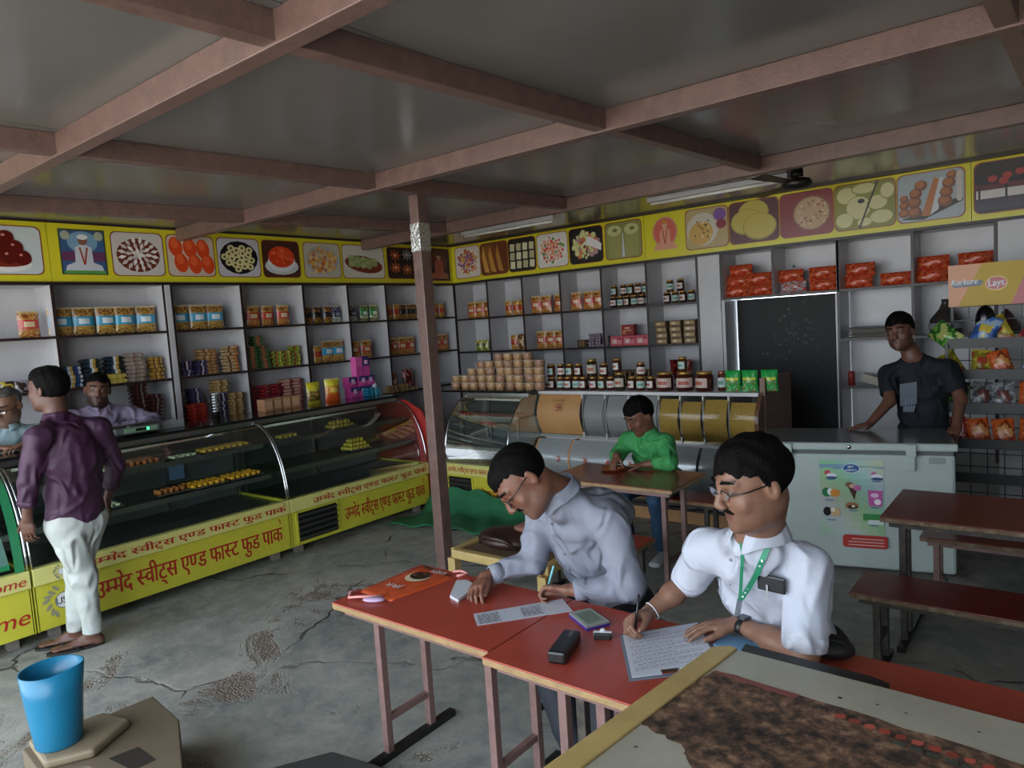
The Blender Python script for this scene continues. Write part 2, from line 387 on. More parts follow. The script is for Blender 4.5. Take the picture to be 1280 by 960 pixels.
# ------------------------------------------------------------ menu banners
def picture(kind, O, U, V, w_, h, par, frame='#d8d4c8'):
    a = Art(O, U, V); r = min(w_, h)*.13; cx, cy = w_/2, h/2; R = random.Random(hash(kind) % 999 if False else sum(map(ord, kind)))
    A = lambda *q: a.ell(*q)
    bgc = dict(gulab='#c9d2d4', kaju='#cfc9c4', orange='#cdbcae', rings='#c6c2cc', bowl='#4b2a22', barfi='#c4bcae', green='#d6d2c4', dark='#2a1b1c', pinkdish='#d8ccc0', cake='#6b3a22', white_bars='#26241f',
        salad='#dcd8d0', mixed='#1d1d1c', lassi='#8c8a50', kulfi='#b6a06e', malpua='#5a2c34', rabri='#8a3c3e', rasgulla='#8a8a3a', ladoo='#a4aeb4', cakeslice='#141012', thick='#5f5030')[kind]
    a.rrect(-.008, w_+.008, -.008, h+.008, r, '#8c3a20'); a.rrect(0, w_, 0, h, r, bgc)
    if kind == 'gulab':
        A(cx*.8, h*.2, w_*.42, h*.16, '#e6e6e4'); A(cx*.8, h*.26, w_*.4, h*.12, '#7a2a1c')
        for x, y in ((.2, .36), (.45, .36), (.68, .34), (.3, .55), (.56, .55), (.42, .75)): A(w_*x, h*y, w_*.14, h*.16, '#5e140f'); A(w_*x-w_*.03, h*y+h*.06, w_*.03, h*.025, '#d88a78')
    elif kind == 'kaju':
        A(cx, cy*.95, w_*.43, h*.40, '#6e3424')
        for ring, n in ((.33, 16), (.2, 10), (.08, 6)):
            for i in range(n):
                t = 2*PI*i/n+ring*9; x = cx+math.cos(t)*w_*ring; y = cy+math.sin(t)*h*ring
                u = (math.cos(t), math.sin(t)); s_ = w_*.085; a.poly([(x-u[0]*s_, y-u[1]*s_), (x+u[1]*s_*.45, y-u[0]*s_*.45), (x+u[0]*s_, y+u[1]*s_), (x-u[1]*s_*.45, y+u[0]*s_*.45)], R.choice(('#dcd6d2', '#cbc2c0', '#e8e4e0')), .05)
    elif kind == 'orange':
        for x, y in ((.18, .72), (.48, .70), (.76, .68), (.27, .33), (.56, .30), (.84, .30)): A(w_*x, h*y, w_*.145, h*.25, '#d9481f', 14, .15); A(w_*x-.01, h*y+.03, w_*.08, h*.13, '#e86436', 10, .15, .2)
    elif kind == 'rings':
        A(cx, cy, w_*.46, h*.44, '#17151c')
        for i in range(19):
            t = i*2.4; rr = .36*math.sqrt((i+.5)/19); x = cx+math.cos(t)*w_*rr; y = cy+math.sin(t)*h*rr*.95; A(x, y, w_*.085, h*.085, '#ddd49a', 10, 0, .1); A(x, y, w_*.035, h*.04, '#6d5a34', 8, 0, .1)
    elif kind == 'bowl':
        A(cx, h*.3, w_*.46, h*.24, '#c9cdd2'); A(cx, h*.42, w_*.38, h*.28, '#e0e2e4'); A(cx, h*.56, w_*.36, h*.3, '#d9431f')
        for i in range(26): A(cx+R.uniform(-.27, .27)*w_, h*.58+R.uniform(-.2, .2)*h, w_*.06, h*.04, R.choice(('#e8562c', '#c93a1a', '#ee6e48')), 7, R.uniform(0, 3), .05)
    elif kind in ('barfi', 'mixed', 'salad', 'pinkdish'):
        A(cx, cy, w_*.45, h*.43, dict(barfi='#a9b0b4', mixed='#2c2c2a', salad='#e4e2dc', pinkdish='#e2dcd0')[kind])
        cs = dict(barfi=('#d98a2c', '#e0a84a', '#c4662a', '#e6c070'), mixed=('#cdd08a', '#d2734a', '#b9949a', '#d8d498'), salad=('#d95a3a', '#e08a54', '#6f8f4a', '#e4a28a'), pinkdish=('#d99a7a', '#b9533c', '#c9a04a', '#8a5a7a'))[kind]
        for i in range(44):
            t = i*2.4; rr = .39*math.sqrt((i+.5)/44); x = cx+math.cos(t)*w_*rr; y = cy+math.sin(t)*h*rr; s_ = w_*R.uniform(.04, .075)
            if kind in ('barfi', 'salad'): q = R.uniform(0, 1.5); a.poly([(x+s_*math.cos(q+k*PI/2), y+s_*math.sin(q+k*PI/2)) for k in range(4)], R.choice(cs), .1)
            else: A(x, y, s_, s_, R.choice(cs), 8, 0, .1)
        if kind == 'mixed': a.poly([(w_*.45, h*.55), (w_*.95, h*.3), (w_*.97, h*.5), (w_*.6, h*.75)], '#e8e6e2')
    elif kind == 'green':
        A(cx, h*.42, w_*.46, h*.26, '#7a2e1e', 20, -.12)
        for i in range(14): A(w_*(.2+.14*(i % 5)), h*(.62-.1*(i//5)-.02*(i % 5)), w_*.075, h*.085, ('#a9b47a', '#94a266')[i % 2], 10, 0, .2)
    elif kind == 'dark':
        for x, y, c in ((.2, .75, '#b0522c'), (.52, .78, '#8f9aa6'), (.85, .72, '#a8482c'), (.2, .35, '#c05e34'), (.5, .3, '#b86038'), (.83, .28, '#a8704a')):
            for i in range(8): t = i*PI/4; A(w_*x+math.cos(t)*w_*.09, h*y+math.sin(t)*h*.11, w_*.05, h*.035, c, 7, t, .1)
            A(w_*x, h*y, w_*.04, h*.05, '#d8b88a', 8, 0, .3)
    elif kind == 'cake':
        for k, (x, c, d) in enumerate(((.1, '#8a5428', '#c9964a'), (.36, '#7a4422', '#c08a40'), (.64, '#6a3a20', '#b07c3c'))):
            a.poly([(w_*x, h*.95), (w_*(x+.2), h*.9), (w_*(x+.34), h*.2), (w_*(x+.2), h*.06)], c); a.poly([(w_*x, h*.95), (w_*(x+.2), h*.06), (w_*(x+.02), h*.1), (w_*(x-.06), h*.6)], d)
    elif kind == 'white_bars':
        for i in range(12): x = .14+.24*(i % 4); y = .74-.27*(i//4); a.poly([(w_*(x-.09), h*(y-.1)), (w_*(x+.08), h*(y-.12)), (w_*(x+.1), h*(y+.1)), (w_*(x-.07), h*(y+.12))], ('#d2caa2', '#bdb489', '#ded8b8')[i % 3], .3)
    elif kind == 'lassi':
        for x in (.26, .74): a.poly([(w_*(x-.2), h*.78), (w_*(x-.17), h*.04), (w_*(x+.17), h*.04), (w_*(x+.2), h*.78)], '#9a9858'); A(w_*x, h*.78, w_*.2, h*.15, '#c2c084'); A(w_*x+.01, h*.79, w_*.07, h*.05, '#6f7440')
        a.poly([(w_*.46, h*.04), (w_*.54, h*.04), (w_*.51, h*.7), (w_*.49, h*.7)], '#c6ccd2')
    elif kind == 'kulfi':
        A(w_*.4, h*.48, w_*.38, h*.42, '#c8c2b0', 18, .5); A(w_*.36, h*.38, w_*.3, h*.3, '#c9a050', 16, .4); A(w_*.82, h*.8, w_*.15, h*.16, '#7a4c96'); A(w_*.85, h*.56, w_*.12, h*.12, '#8c2c44')
        for i in range(16): A(w_*R.uniform(.2, .6), h*R.uniform(.25, .7), w_*.03, h*.018, R.choice(('#3e3220', '#e0dccc')), 6, R.uniform(0, 3), .05)
    elif kind == 'malpua':
        for x, y, r_ in ((.5, .72, .3), (.36, .5, .32), (.62, .36, .33)): A(w_*x, h*y, w_*(r_+.02), h*(r_+.0), '#9a8a34'); A(w_*x, h*y+.006, w_*r_, h*(r_-.03), '#c2b052')
    elif kind == 'rabri':
        A(w_*.6, h*.5, w_*.36, h*.4, '#8a6a50'); A(w_*.6, h*.5, w_*.33, h*.37, '#c0a07c')
        for i in range(40): A(w_*(.6+R.uniform(-.26, .26)), h*(.5+R.uniform(-.27, .27)), w_*.035, h*.02, R.choice(('#a8744c', '#d8c4a4', '#9a5a48')), 6, R.uniform(0, 3), .04)
    elif kind == 'rasgulla':
        for x, y, r1, r2 in ((.2, .75, .18, .2), (.5, .86, .22, .12), (.4, .45, .22, .28), (.16, .2, .16, .18), (.72, .52, .17, .17), (.88, .75, .12, .18), (.78, .2, .2, .16), (.5, .12, .13, .1)): A(w_*x, h*y, w_*r1, h*r2, '#8f8a4a'); A(w_*x, h*y+.005, w_*r1*.92, h*r2*.9, '#cfc892')
        a.poly([(w_*.4, 0), (w_*.43, 0), (w_*.74, h), (w_*.71, h)], '#20221c'); A(w_*.45, h*.6, w_*.06, h*.05, '#1f2a20')
    elif kind == 'ladoo':
        a.poly([(w_*.05, h*.06), (w_*.4, h*.02), (w_*.98, h*.32), (w_*.98, h*.42)], '#2c2620')
        a.poly([(w_*.36, h*.1), (w_*.5, h*.08), (w_*.66, h*.8), (w_*.56, h*.88)], '#b4703a'); a.poly([(w_*.5, h*.1), (w_*.62, h*.2), (w_*.7, h*.86), (w_*.64, h*.86)], '#c8ccd0')
        for x, y, r_ in ((.1, .2, .09), (.1, .36, .08), (.1, .5, .07), (.26, .2, .11), (.26, .4, .11), (.28, .58, .1), (.36, .74, .1), (.72, .36, .11), (.74, .54, .1), (.78, .72, .1), (.82, .88, .08)): A(w_*x, h*y, w_*r_, h*r_*1.15, '#7a4a2a', 12, 0, .2); A(w_*x-.006, h*y+.008, w_*r_*.7, h*r_*.75, '#a8683a', 10, 0, .1)
        for y in (.3, .45, .6, .75): A(w_*.93, h*(y+.1), w_*.05, h*.09, '#c8c0b8', 8)
    elif kind == 'cakeslice':
        a.rect(0, w_, h*.06, h*.26, '#3f3346'); a.rect(w_*.02, w_, h*.28, h*.45, '#cfc9c4'); a.rect(0, w_, h*.45, h*.56, '#5a2420')
        for x in (.05, .42, .85): a.rect(w_*x, w_*(x+.03), h*.26, h*.52, '#1c1214')
        for x, y in ((.25, .66), (.45, .7), (.62, .74), (.78, .82), (.95, .92), (.4, .6)): A(w_*x, h*y, w_*.07, h*.07, '#a3342c', 9)
    a.build('picture', MATS['print'], par)
# seated figures drawn as plain generic devotional pictures
def portrait(O, U, V, w_, h, par, tone):
    a = Art(O, U, V)
    if tone == 'blue':
        a.rect(0, w_, 0, h, '#3b4a36'); a.rect(.012, w_-.012, .012, h-.012, '#3c5c86'); a.ell(w_*.5, h*.72, w_*.33, h*.24, '#7aa0bc'); a.ell(w_*.14, h*.86, w_*.1, h*.1, '#aab098'); a.ell(w_*.86, h*.86, w_*.1, h*.1, '#aab098')
        a.rect(.012, w_-.012, h*.3, h*.5, '#6a3a5c'); body, skin, hd = '#c9ccd6', '#8a5c44', '#dfe0e2'
    elif tone == 'pink':
        a.ell(w_*.5, h*.56, w_*.46, h*.42, '#c98470'); a.ell(w_*.5, h*.56, w_*.4, h*.37, '#d0614e'); body, skin, hd = '#d8987c', '#d4a088', '#c9803c'
    else:
        a.rect(0, w_, 0, h, '#2b1712'); a.ell(w_*.5, h*.6, w_*.36, h*.34, '#5a2c20'); body, skin, hd = '#a8604a', '#b98a74', '#3a2420'
    a.poly([(w_*.08, h*.06), (w_*.92, h*.06), (w_*.88, h*.2), (w_*.62, h*.3), (w_*.38, h*.3), (w_*.12, h*.2)], body)
    a.poly([(w_*.3, h*.22), (w_*.7, h*.22), (w_*.68, h*.6), (w_*.56, h*.66), (w_*.44, h*.66), (w_*.32, h*.6)], body)
    a.ell(w_*.5, h*.75, w_*.1, h*.1, skin); a.ell(w_*.5, h*.83, w_*.12, h*.06, hd)
    a.poly([(w_*.4, h*.6), (w_*.44, h*.6), (w_*.5, h*.3), (w_*.56, h*.6), (w_*.6, h*.6), (w_*.52, h*.22), (w_*.48, h*.22)], '#a8482e')
    if tone == 'blue': a.rect(w_*.05, w_*.95, h*.02, h*.09, '#5c9a4c')
    a.build('picture', MATS['print'], par)
bl = thing('menu_banner', 'yellow banner with sweet pictures above the left wall shelves', 'banner', (-6.4, 4, 2.37))
for y0, y1 in ((-.9, 2.18), (2.184, 6.87)):
    m = MB(); m.box(-6.43, -6.4, y0, y1, 2.375, 2.845); m.build('flex_panel', MATS['yellow_flex'], bl)
m = MB(); m.box(-6.44, -6.385, -.9, 6.87, 2.845, 2.862); m.box(-6.44, -6.385, -.9, 6.87, 2.35, 2.376); m.build('banner_rail', MATS['edge_brown'], bl)
PL = [('gulab', 1.72, 2.13), ('kaju', 2.66, 3.09), ('orange', 3.13, 3.57), ('rings', 3.61, 4.05), ('bowl', 4.09, 4.52), ('barfi', 4.58, 5.05), ('green', 5.09, 5.69), ('dark', 5.75, 6.37)]
for k, y0, y1 in PL: picture(k, (-6.3985, y0, 2.435), (0, 1, 0), (0, 0, 1), y1-y0, .365, bl)
portrait((-6.3985, 2.26, 2.435), (0, 1, 0), (0, 0, 1), .35, .37, bl, 'blue')
portrait((-6.3985, 6.42, 2.41), (0, 1, 0), (0, 0, 1), .40, .41, bl, 'dark')
for i in range(3): picture(('barfi', 'rings', 'orange')[i], (-6.3985, .2+.5*i, 2.435), (0, 1, 0), (0, 0, 1), .43, .365, bl)
br = thing('menu_banner', 'yellow banner with sweet pictures along the back wall', 'banner', (-3, 6.87, 2.35))
for x0, x1 in ((-6.4, -3.585), (-3.581, -.655), (-.651, 2.5)):
    m = MB(); m.box(x0, x1, 6.87, 6.9, 2.375, 2.845); m.build('flex_panel', MATS['yellow_flex'], br)
m = MB(); m.box(-6.4, 2.5, 6.855, 6.91, 2.845, 2.862); m.box(-6.4, 2.5, 6.855, 6.91, 2.35, 2.376); m.build('banner_rail', MATS['edge_brown'], br)
PR = [('pinkdish', -6.33, -5.91), ('cake', -5.89, -5.46), ('white_bars', -5.44, -5.03), ('salad', -5.00, -4.57), ('mixed', -4.54, -4.10), ('lassi', -4.06, -3.62), ('kulfi', -3.11, -2.67), ('malpua', -2.65, -2.18), ('rabri', -2.16, -1.70), ('rasgulla', -1.68, -1.20), ('ladoo', -1.18, -.70), ('cakeslice', -.63, -.15)]
for k, x0, x1 in PR: picture(k, (x0, 6.8685, 2.43), (1, 0, 0), (0, 0, 1), x1-x0, .39, br)
portrait((-3.50, 6.8685, 2.44), (1, 0, 0), (0, 0, 1), .31, .37, br, 'pink')

# ------------------------------------------------------------ wall shelving
WL, EB = MATS['white_laminate'], MATS['edge_brown']
def shelf_unit(name, label, axis, a0, a1, divs, boards, top=2.35, bottom=.35, depth=.36, front=None, wide_edge=()):
    """axis 'y' = left wall (fronts face +x), 'x' = back wall (fronts face -y)"""
    t = thing(name, label, 'shelving', (-6.4, (a0+a1)/2, 0) if axis == 'y' else ((a0+a1)/2, 6.87, 0))
    def B(p0, p1, d0, d1, z0, z1, nm, mt, par=t):
        m = MB()
        if axis == 'y': m.box(-6.4-d1, -6.4-d0, p0, p1, z0, z1)
        else: m.box(p0, p1, 6.87+d0, 6.87+d1, z0, z1)
        return m.build(nm, mt, par)
    B(a0, a1, depth, depth+.018, bottom, top, 'back_panel', WL)
    for d in divs:
        o = B(d-.009, d+.009, .004, depth, bottom, top, 'divider', WL); B(d-.011, d+.011, -.002, .004, bottom, top, 'edge_strip', EB, t)
    for z, p0, p1 in boards:
        B(p0+.009, p1-.009, .004, depth, z-.018, z, 'shelf_board', WL); B(p0+.009, p1-.009, -.001, .005, z-.020, z+.002, 'edge_strip', EB, t)
    B(a0, a1, .0, depth, top, top+.018, 'shelf_board', WL)
    return t
Lb = [2.17, 3.065]
shelf_unit('wall_shelf', 'white cubby shelving at the left end of the left wall', 'y', -.8, 3.065, [-.8, .0, 1.0, 2.17, 3.06], [(z, p, q) for z in (1.94, 1.51) for p, q in ((-.8, 0), (0, 1.0), (1.0, 2.17), (2.17, 3.065))]+[(1.08, 2.17, 3.06)])
Ld = [3.125, 3.815, 4.53, 5.12, 5.68, 6.29, 6.865]
shelf_unit('wall_shelf', 'white cubby shelving running to the corner on the left wall', 'y', 3.12, 6.87, Ld, [(z, Ld[i], Ld[i+1]) for z in (1.94, 1.51, 1.07) for i in range(6)])
m = MB(); m.box(-6.78, -6.39, 3.067, 3.114, .3, 2.35); tag(m.build('wall_pillar', WL), 'narrow white strip between the two left wall shelving units', 'pillar')
Rd = [-6.39, -5.83, -5.27, -4.71, -4.15, -3.59, -3.015]
shelf_unit('wall_shelf', 'white cubby shelving on the back wall between corner and pillar', 'x', -6.4, -3.01, Rd, [(z, Rd[i], Rd[i+1]) for z in (1.90, 1.47, 1.05) for i in range(6)])
m = MB(); m.box(-3.0, -2.77, 6.865, 7.26, .0, 2.35); tag(m.build('wall_pillar', WL, bevel=.003), 'plain white pillar between the jar shelves and the dark doorway', 'pillar')
t = shelf_unit('wall_shelf', 'white cubby shelving over and beside the dark doorway', 'x', -2.76, -.49, [-2.75, -2.25, -1.67], [(1.91, -2.75, -2.25), (1.91, -2.25, -1.67), (1.91, -1.67, -1.08), (1.91, -1.08, -.49), (1.464, -1.67, -1.08), (1.464, -1.08, -.49), (1.03, -1.67, -1.08), (1.03, -1.08, -.49)], bottom=1.895)
for d in (-1.675, -1.08, -.495):
    m = MB(); m.box(d-.009, d+.009, 6.874, 7.23, .4, 1.9 if d > -1.6 or True else 2.3); m.build('divider', WL, t)
    m = MB(); m.box(d-.011, d+.011, 6.868, 6.874, .4, 2.35); m.build('edge_strip', EB, t)
for d in (-1.08, -.495):
    m = MB(); m.box(d-.009, d+.009, 6.874, 7.23, 1.9, 2.35); m.build('divider', WL, t)
m = MB(); m.box(-1.66, -.5, 7.232, 7.25, .4, 1.9); m.build('back_panel', WL, t)
m = MB(); m.box(-.48, 2.5, 6.87, 7.26, 0, 2.35); tag(m.build('trim_1', WL), 'plain pale wall board right of the shelving', kind='structure')
# ------------------------------------------------------------ glass sweet counters
HI = ['\u0909', '\u092e~', '\u092e\u0947', '\u0926', ' ', '\u0938~', '\u0935\u0940', '\u091f\u094d', '\u0938', ' ', '\u090f', '\u0923~', '\u0921', ' ', '\u092b\u093e', '\u0938~', '\u091f', ' ', '\u092b\u0941', '\u0921', ' ', '\u092a\u093e', '\u0915^']
TXT = compose(HI, .05)
def rotp(loc, rz):
    R = Matrix.Rotation(rz, 3, 'Z'); L_ = Vector(loc); return lambda p: L_+R @ Vector(p)
SHZ = ((.70, .0), (.94, .0))
def counter(label, loc, rz, W, band_t, base_t, vent=None, logo=None, ends=(1, 1), shelves=(.69, .94), sf=(.16, .24)):
    t = thing('display_counter', label, 'counter', loc, rz, 'glass sweet counters')
    def part(m, n, mt, **k): return m.build(n, mt, t, world=False, **k)
    D = .78
    m = MB(); m.box(.004, W-.004, .0, .03, .075, .365); m.box(.004, W-.004, .03, D, .075, .10); base = part(m, 'base_panel', MATS['counter_yellow'], bevel=.003)
    m = MB(); m.box(.002, W-.002, -.022, .04, .37, .48); band = part(m, 'name_band', MATS['counter_cream'], bevel=.004)
    for q in (0, W-.012): m = MB(); m.box(q, q+.012, .0, D, .075, .48); part(m, 'side_skirt', MATS['counter_yellow'])
    m = MB(); m.box(.012, W-.012, .04, D, .44, .462); part(m, 'deck', mat('deck_steel', '#6a6e6c', .3, metal=.7))
    for x in (.08, W-.14):
        for y in (.06, D-.1): m = MB(); m.box(x, x+.06, y, y+.06, 0, .075); part(m, 'foot', mat('stone_block', '#7b756c', .8, noise=.2))
    prof = [(.4*(1-math.cos(q)), .48+.62*math.sin(q)) for q in [PI/2*i/10 for i in range(11)]]
    m = MB(); m.smooth = True
    vs = [(x, y, z) for x in (.01, W-.01) for y, z in prof]; m.add(vs, [(i, i+1, 12+i, 11+i) for i in range(10)]); part(m, 'curved_glass', MATS['case_glass'])
    for x in (.006, W-.006):
        m = MB(); m.add([(x, y, z) for y, z in prof]+[(x, D, 1.10), (x, D, .48)], [tuple(range(13))]); part(m, 'end_glass', MATS['case_glass'])
        m = MB(); m.tube([(x, y, z) for y, z in prof], .0075, 6); part(m, 'glass_rim', MATS['chrome'])
    m = MB(); m.box(.0, W, .38, .41, 1.085, 1.125); part(m, 'top_rail', MATS['steel'])
    m = MB(); m.tube([(.08, .42, 1.055), (W*.85, .42, 1.055)], .012, 8); part(m, 'case_lamp', MATS['lamp_glass'])
    for z, f in zip(shelves, sf):
        m = MB(); m.box(.03, W-.03, f, .66, z-.008, z); m.box(.03, W-.03, f-.004, f, z-.035, z+.004); part(m, 'shelf_tray', mat('tray_steel', '#767b76', .3, metal=.8, noise=.2))
    n = max(2, int(W/.55))
    for i in range(n+1):
        x = .03+(W-.06)*i/n; m = MB(); m.box(x-.014, x+.014, .68, .70, .46, 1.09); part(m, 'rear_stile', MATS['steel'])
    for i in range(n):
        x0 = .03+(W-.06)*i/n+.02; x1 = .03+(W-.06)*(i+1)/n-.02
        m = MB(); m.box(x0, x1, .705, .71, .47, 1.08); part(m, 'sliding_door', mat('dark_glass', '#5a605f', .12, spec=.6))
    m = MB(); m.box(0, .006, .35, D, .48, 1.10); m.box(W-.006, W, .35, D, .48, 1.10); 
    # writing
    b0, b1 = band_t; lettering(TXT, (b0, -.0225, .40), (1, 0, 0), (0, 0, 1), b1-b0, .048, MATS['red_letter'], band, world=False)
    c0, c1, ch = base_t; lettering(TXT, (c0, -.0005, .165), (1, 0, 0), (0, 0, 1), c1-c0, ch, MATS['red_letter'], base, world=False)
    if vent:
        v0, v1 = vent; m = MB(); m.box(v0, v1, -.004, .004, .105, .345); part(m, 'vent_opening', MATS['black_void'])
        for k in range(5): z = .125+k*.048; R = Matrix.Rotation(.7, 3, 'X'); m = MB(); m.box(v0, v1, -.014, -.010, z-.014, z+.018, R=R); part(m, 'vent_slat', mat('slat_grey', '#5a5a56', .4, metal=.5))
        for q in (v1, v0-.02): m = MB(); m.box(q, q+.02, -.008, .0, .09, .36); part(m, 'vent_frame', MATS['counter_yellow'])
    if logo is not None:
        for par, z0, s_ in ((base, .235, .085), (band, .425, .038)):
            yy = -.0008 if par is base else -.0228
            a = Art((logo, yy, z0), (1, 0, 0), (0, 0, 1))
            for sg in (-1, 1):
                for k, (dx, dz) in enumerate(((.75, .75), (1.0, .5), (1.15, .2), (1.0, -.3), (.8, -.7), (.55, -.95), (.45, 1.0))): a.ell(sg*dx*s_, dz*s_, s_*.30, s_*.14, '#8d8a72', 9, sg*(.6-.5*k), .1)
            a.ell(0, 0, s_*.62, s_*.62, '#77786e', 22); a.ell(0, 0, s_*.55, s_*.55, '#d9dad6', 22); a.build('crest', MATS['print'], par, world=False)
            if par is base: lettering(latin('USF', .03), (logo-.045, yy-.0012, z0-.022), (1, 0, 0), (0, 0, 1), .09, .045, mat('navy_ink', '#28344e', .5), par, 'crest_lettering', world=False)
    return t
RZ = PI/2
XF = -5.05
c0 = counter('yellow fronted sweet counter at the far left edge, lettered in italics', (XF, -.45, 0), RZ, 1.85, (.1, 1.2), (.1, 1.0, .1))
for o in list(c0.children):
    if o.name.startswith(('name_band', 'base_panel')):
        for q in list(o.children): bpy.data.objects.remove(q)
        if o.name.startswith('name_band'): lettering(latin('Welcome', .01), (1.42, -.0225, .395), (1, 0, 0), (0, 0, 1), .40, .06, MATS['red_letter'], o, slant=.25, world=False)
        else: lettering(latin('Welcome', .01), (1.22, -.0005, .15), (1, 0, 0), (0, 0, 1), .60, .10, MATS['red_letter'], o, slant=.25, world=False)
# green posters stuck inside the end of that counter
m = MB(); prof = [(.4*(1-math.cos(q)), .48+.62*math.sin(q)) for q in [PI/2*i/10 for i in range(11)]]
for i in range(10):
    (a, b), (c, d) = prof[i], prof[i+1]; k = (.006, 0); m.col('#2f8a5c'); m.add([(1.78, a+.004, b), (1.83, a+.004, b), (1.83, c+.004, d), (1.78, c+.004, d)], [(0, 1, 2, 3)])
m.build('green_edge_strip', MATS['paint'], c0, world=False)
a = Art((1.05, .05, .50), (1, 0, 0), (0, .32, .55)); a.rect(0, .72, 0, .62, '#6f8f88'); a.rect(0, .72, 0, .05, '#2c8a5a'); a.ell(.5, .2, .16, .1, '#9fb4c8'); a.ell(.3, .36, .2, .14, '#7c3040'); a.ell(.6, .5, .1, .08, '#c8a850'); a.build('poster', MATS['print'], c0, world=False)
c1 = counter('long yellow fronted sweet counter behind the man in the purple shirt', (XF, 1.41, 0), RZ, 1.835, (.30, 1.80), (.34, 1.76, .125), logo=.16)
c2 = counter('yellow fronted sweet counter with grille, nearest the room corner on the left', (XF, 3.25, 0), RZ, 1.6, (.22, 1.56), (.55, 1.54, .115), vent=(.07, .47), shelves=(.70, .93))
c3 = counter('short yellow fronted sweet counter behind the steel post, facing the tables', (-4.87, 4.92, 0), 0, .80, (.05, .77), (.36, .78, .085), vent=(.04, .34), shelves=(.62, .90), sf=(.14, .22))
a = Art((XF+.0009, 3.25+.10, .425), (0, 1, 0), (0, 0, 1)); a.ell(0, 0, .035, .035, '#9a9a8c', 18); a.ell(0, 0, .026, .026, '#d6d6ce', 18)
o = a.build('crest', MATS['print'], c2); 
o.location.x += .023
# red board closing the corner
m = MB(); m.prism([(-4.90, 4.88, .03), (-5.05+.0, 4.88, .03), (-5.85, 4.88, .03), (-5.85, 4.88, 1.10), (-5.35, 4.88, 1.10), (-5.12, 4.88, 1.0), (-4.98, 4.88, .78), (-4.92, 4.88, .5)], (0, .02, 0))
tag(m.build('corner_board', MATS['red_sheet'], fix=True), 'red painted board closing the corner between the counters', 'board')
m = MB(); m.box(-5.9, -5.42, -.45, 4.87, 1.1255, 1.15); tag(m.build('worktop', MATS['granite_black'], bevel=.004), 'long polished black worktop over the left glass counters', 'worktop')
m = MB(); m.box(-5.40, -4.10, 5.33, 5.75, 1.1255, 1.145); tag(m.build('worktop', MATS['granite_black'], bevel=.004), 'short black worktop behind the steel post, piled with beige tubs', 'worktop')
# green cloth slumped on the floor at the corner
m = MB(); random.seed(5); nx, ny = 26, 12; vs = []
for j in range(ny+1):
    for i in range(nx+1):
        u = i/nx; v = j/ny; x = -5.0+u*1.75; y = 4.2+.18*math.sin(u*3)+v*(.68-.1*u)
        z = .015+.02*abs(math.sin(u*17+v*5))+.012*math.sin(u*33+v*9)
        if v > .7: z += (v-.7)/.3*(.17+.05*math.sin(u*6)); y = min(y, 4.9)
        if u < .03: y = min(y, 4.85)
        vs.append((x, y-.04*(v > .95), max(z, .006)))
m.smooth = True; m.add(vs, [(j*(nx+1)+i, j*(nx+1)+i+1, (j+1)*(nx+1)+i+1, (j+1)*(nx+1)+i) for j in range(ny) for i in range(nx)])
o = m.build('green_cloth', mat('green_cloth', '#226a44', .8, noise=.2, nscale=6, bump=.3, bscale=20)); tag(o, 'dark green cloth heaped on the floor behind the steel post', 'cloth')
s_ = o.modifiers.new('s', 'SOLIDIFY'); s_.thickness = .006

# ------------------------------------------------------------ dry fruit bin with roll-top doors
bn = thing('grain_bin', 'wide snack bin with curved clear doors and numbered compartments', 'bin', (-3, 5.5, 0))
X0, X1 = -4.06, -1.93
m = MB(); m.box(X0-.03, X1-.01, 5.48, 5.98, 1.10, 1.13); m.build('top_slab', MATS['white_laminate'], bn, bevel=.003)
m = MB(); m.prism([(X1-.02, 5.50, 1.10)]+[(X1-.02, 5.50-.10*math.sin(PI*i/8), 1.10-.40*i/8) for i in range(1, 9)]+[(X1-.02, 5.98, .70), (X1-.02, 5.98, 1.10)], (.03, 0, 0)); m.box(X1-.02, X1+.02, 5.55, 6.2, .0, 1.24); m.build('side_panel', mat('brown_laminate', '#6d4a34', .4, noise=.1), bn)
m = MB(); m.box(X0, X1, 5.96, 5.98, 0, 1.10); m.build('back_panel', MATS['white_laminate'], bn)
m = MB(); m.box(X0-.02, X1, 5.47, 5.52, .69, .715); m.build('mid_rail', MATS['steel'], bn)
m = MB(); m.box(X0, X1, 5.5, 5.96, .66, .69); m.build('mid_floor', MATS['white_laminate'], bn)
def bulge(x0, x1, z0, z1, y0, d, name, mt, off=0, z_tilt=0):
    m = MB(); m.smooth = True; n = 10
    vs = [(x, y0-d*math.sin(PI*(i/n*.85+.08))+off, z0+(z1-z0)*i/n) for x in (x0, x1) for i in range(n+1)]
    m.add(vs, [(i, n+1+i, n+2+i, i+1) for i in range(n)]); o = m.build(name, mt, bn); return o
b_ = bulge(X0, -3.565, .72, 1.10, 5.5, .10, 'ply_door', MATS['plywood'])
lettering(latin('SHREE', .01), (-3.86, 5.398, 1.045), (1, 0, 0), (0, .0, 1), .14, .018, mat('ochre_ink', '#8a6a3a', .5), b_, 'door_lettering')
a = Art((-3.80, 5.3975, .985), (1, 0, 0), (0, 0, 1)); q = .034; w2 = .008
for (x0, x1, y0, y1) in ((-w2/2, w2/2, -q, q), (-q, q, -w2/2, w2/2), (0, q, q-w2, q), (q-w2, q, -q, 0), (-q, 0, -q, -q+w2), (-q, -q+w2, 0, q)): a.rect(x0, x1, y0, y1, '#8a2418')
a.build('swastika_mark', MATS['print'], b_)
comp = [-3.565, -3.32, -3.08, -2.786, -2.59, -2.388, -2.171, X1]
mat('sev_mix', '#dcb55c', .7, noise=.4, nscale=90, bump=.6, bscale=90)
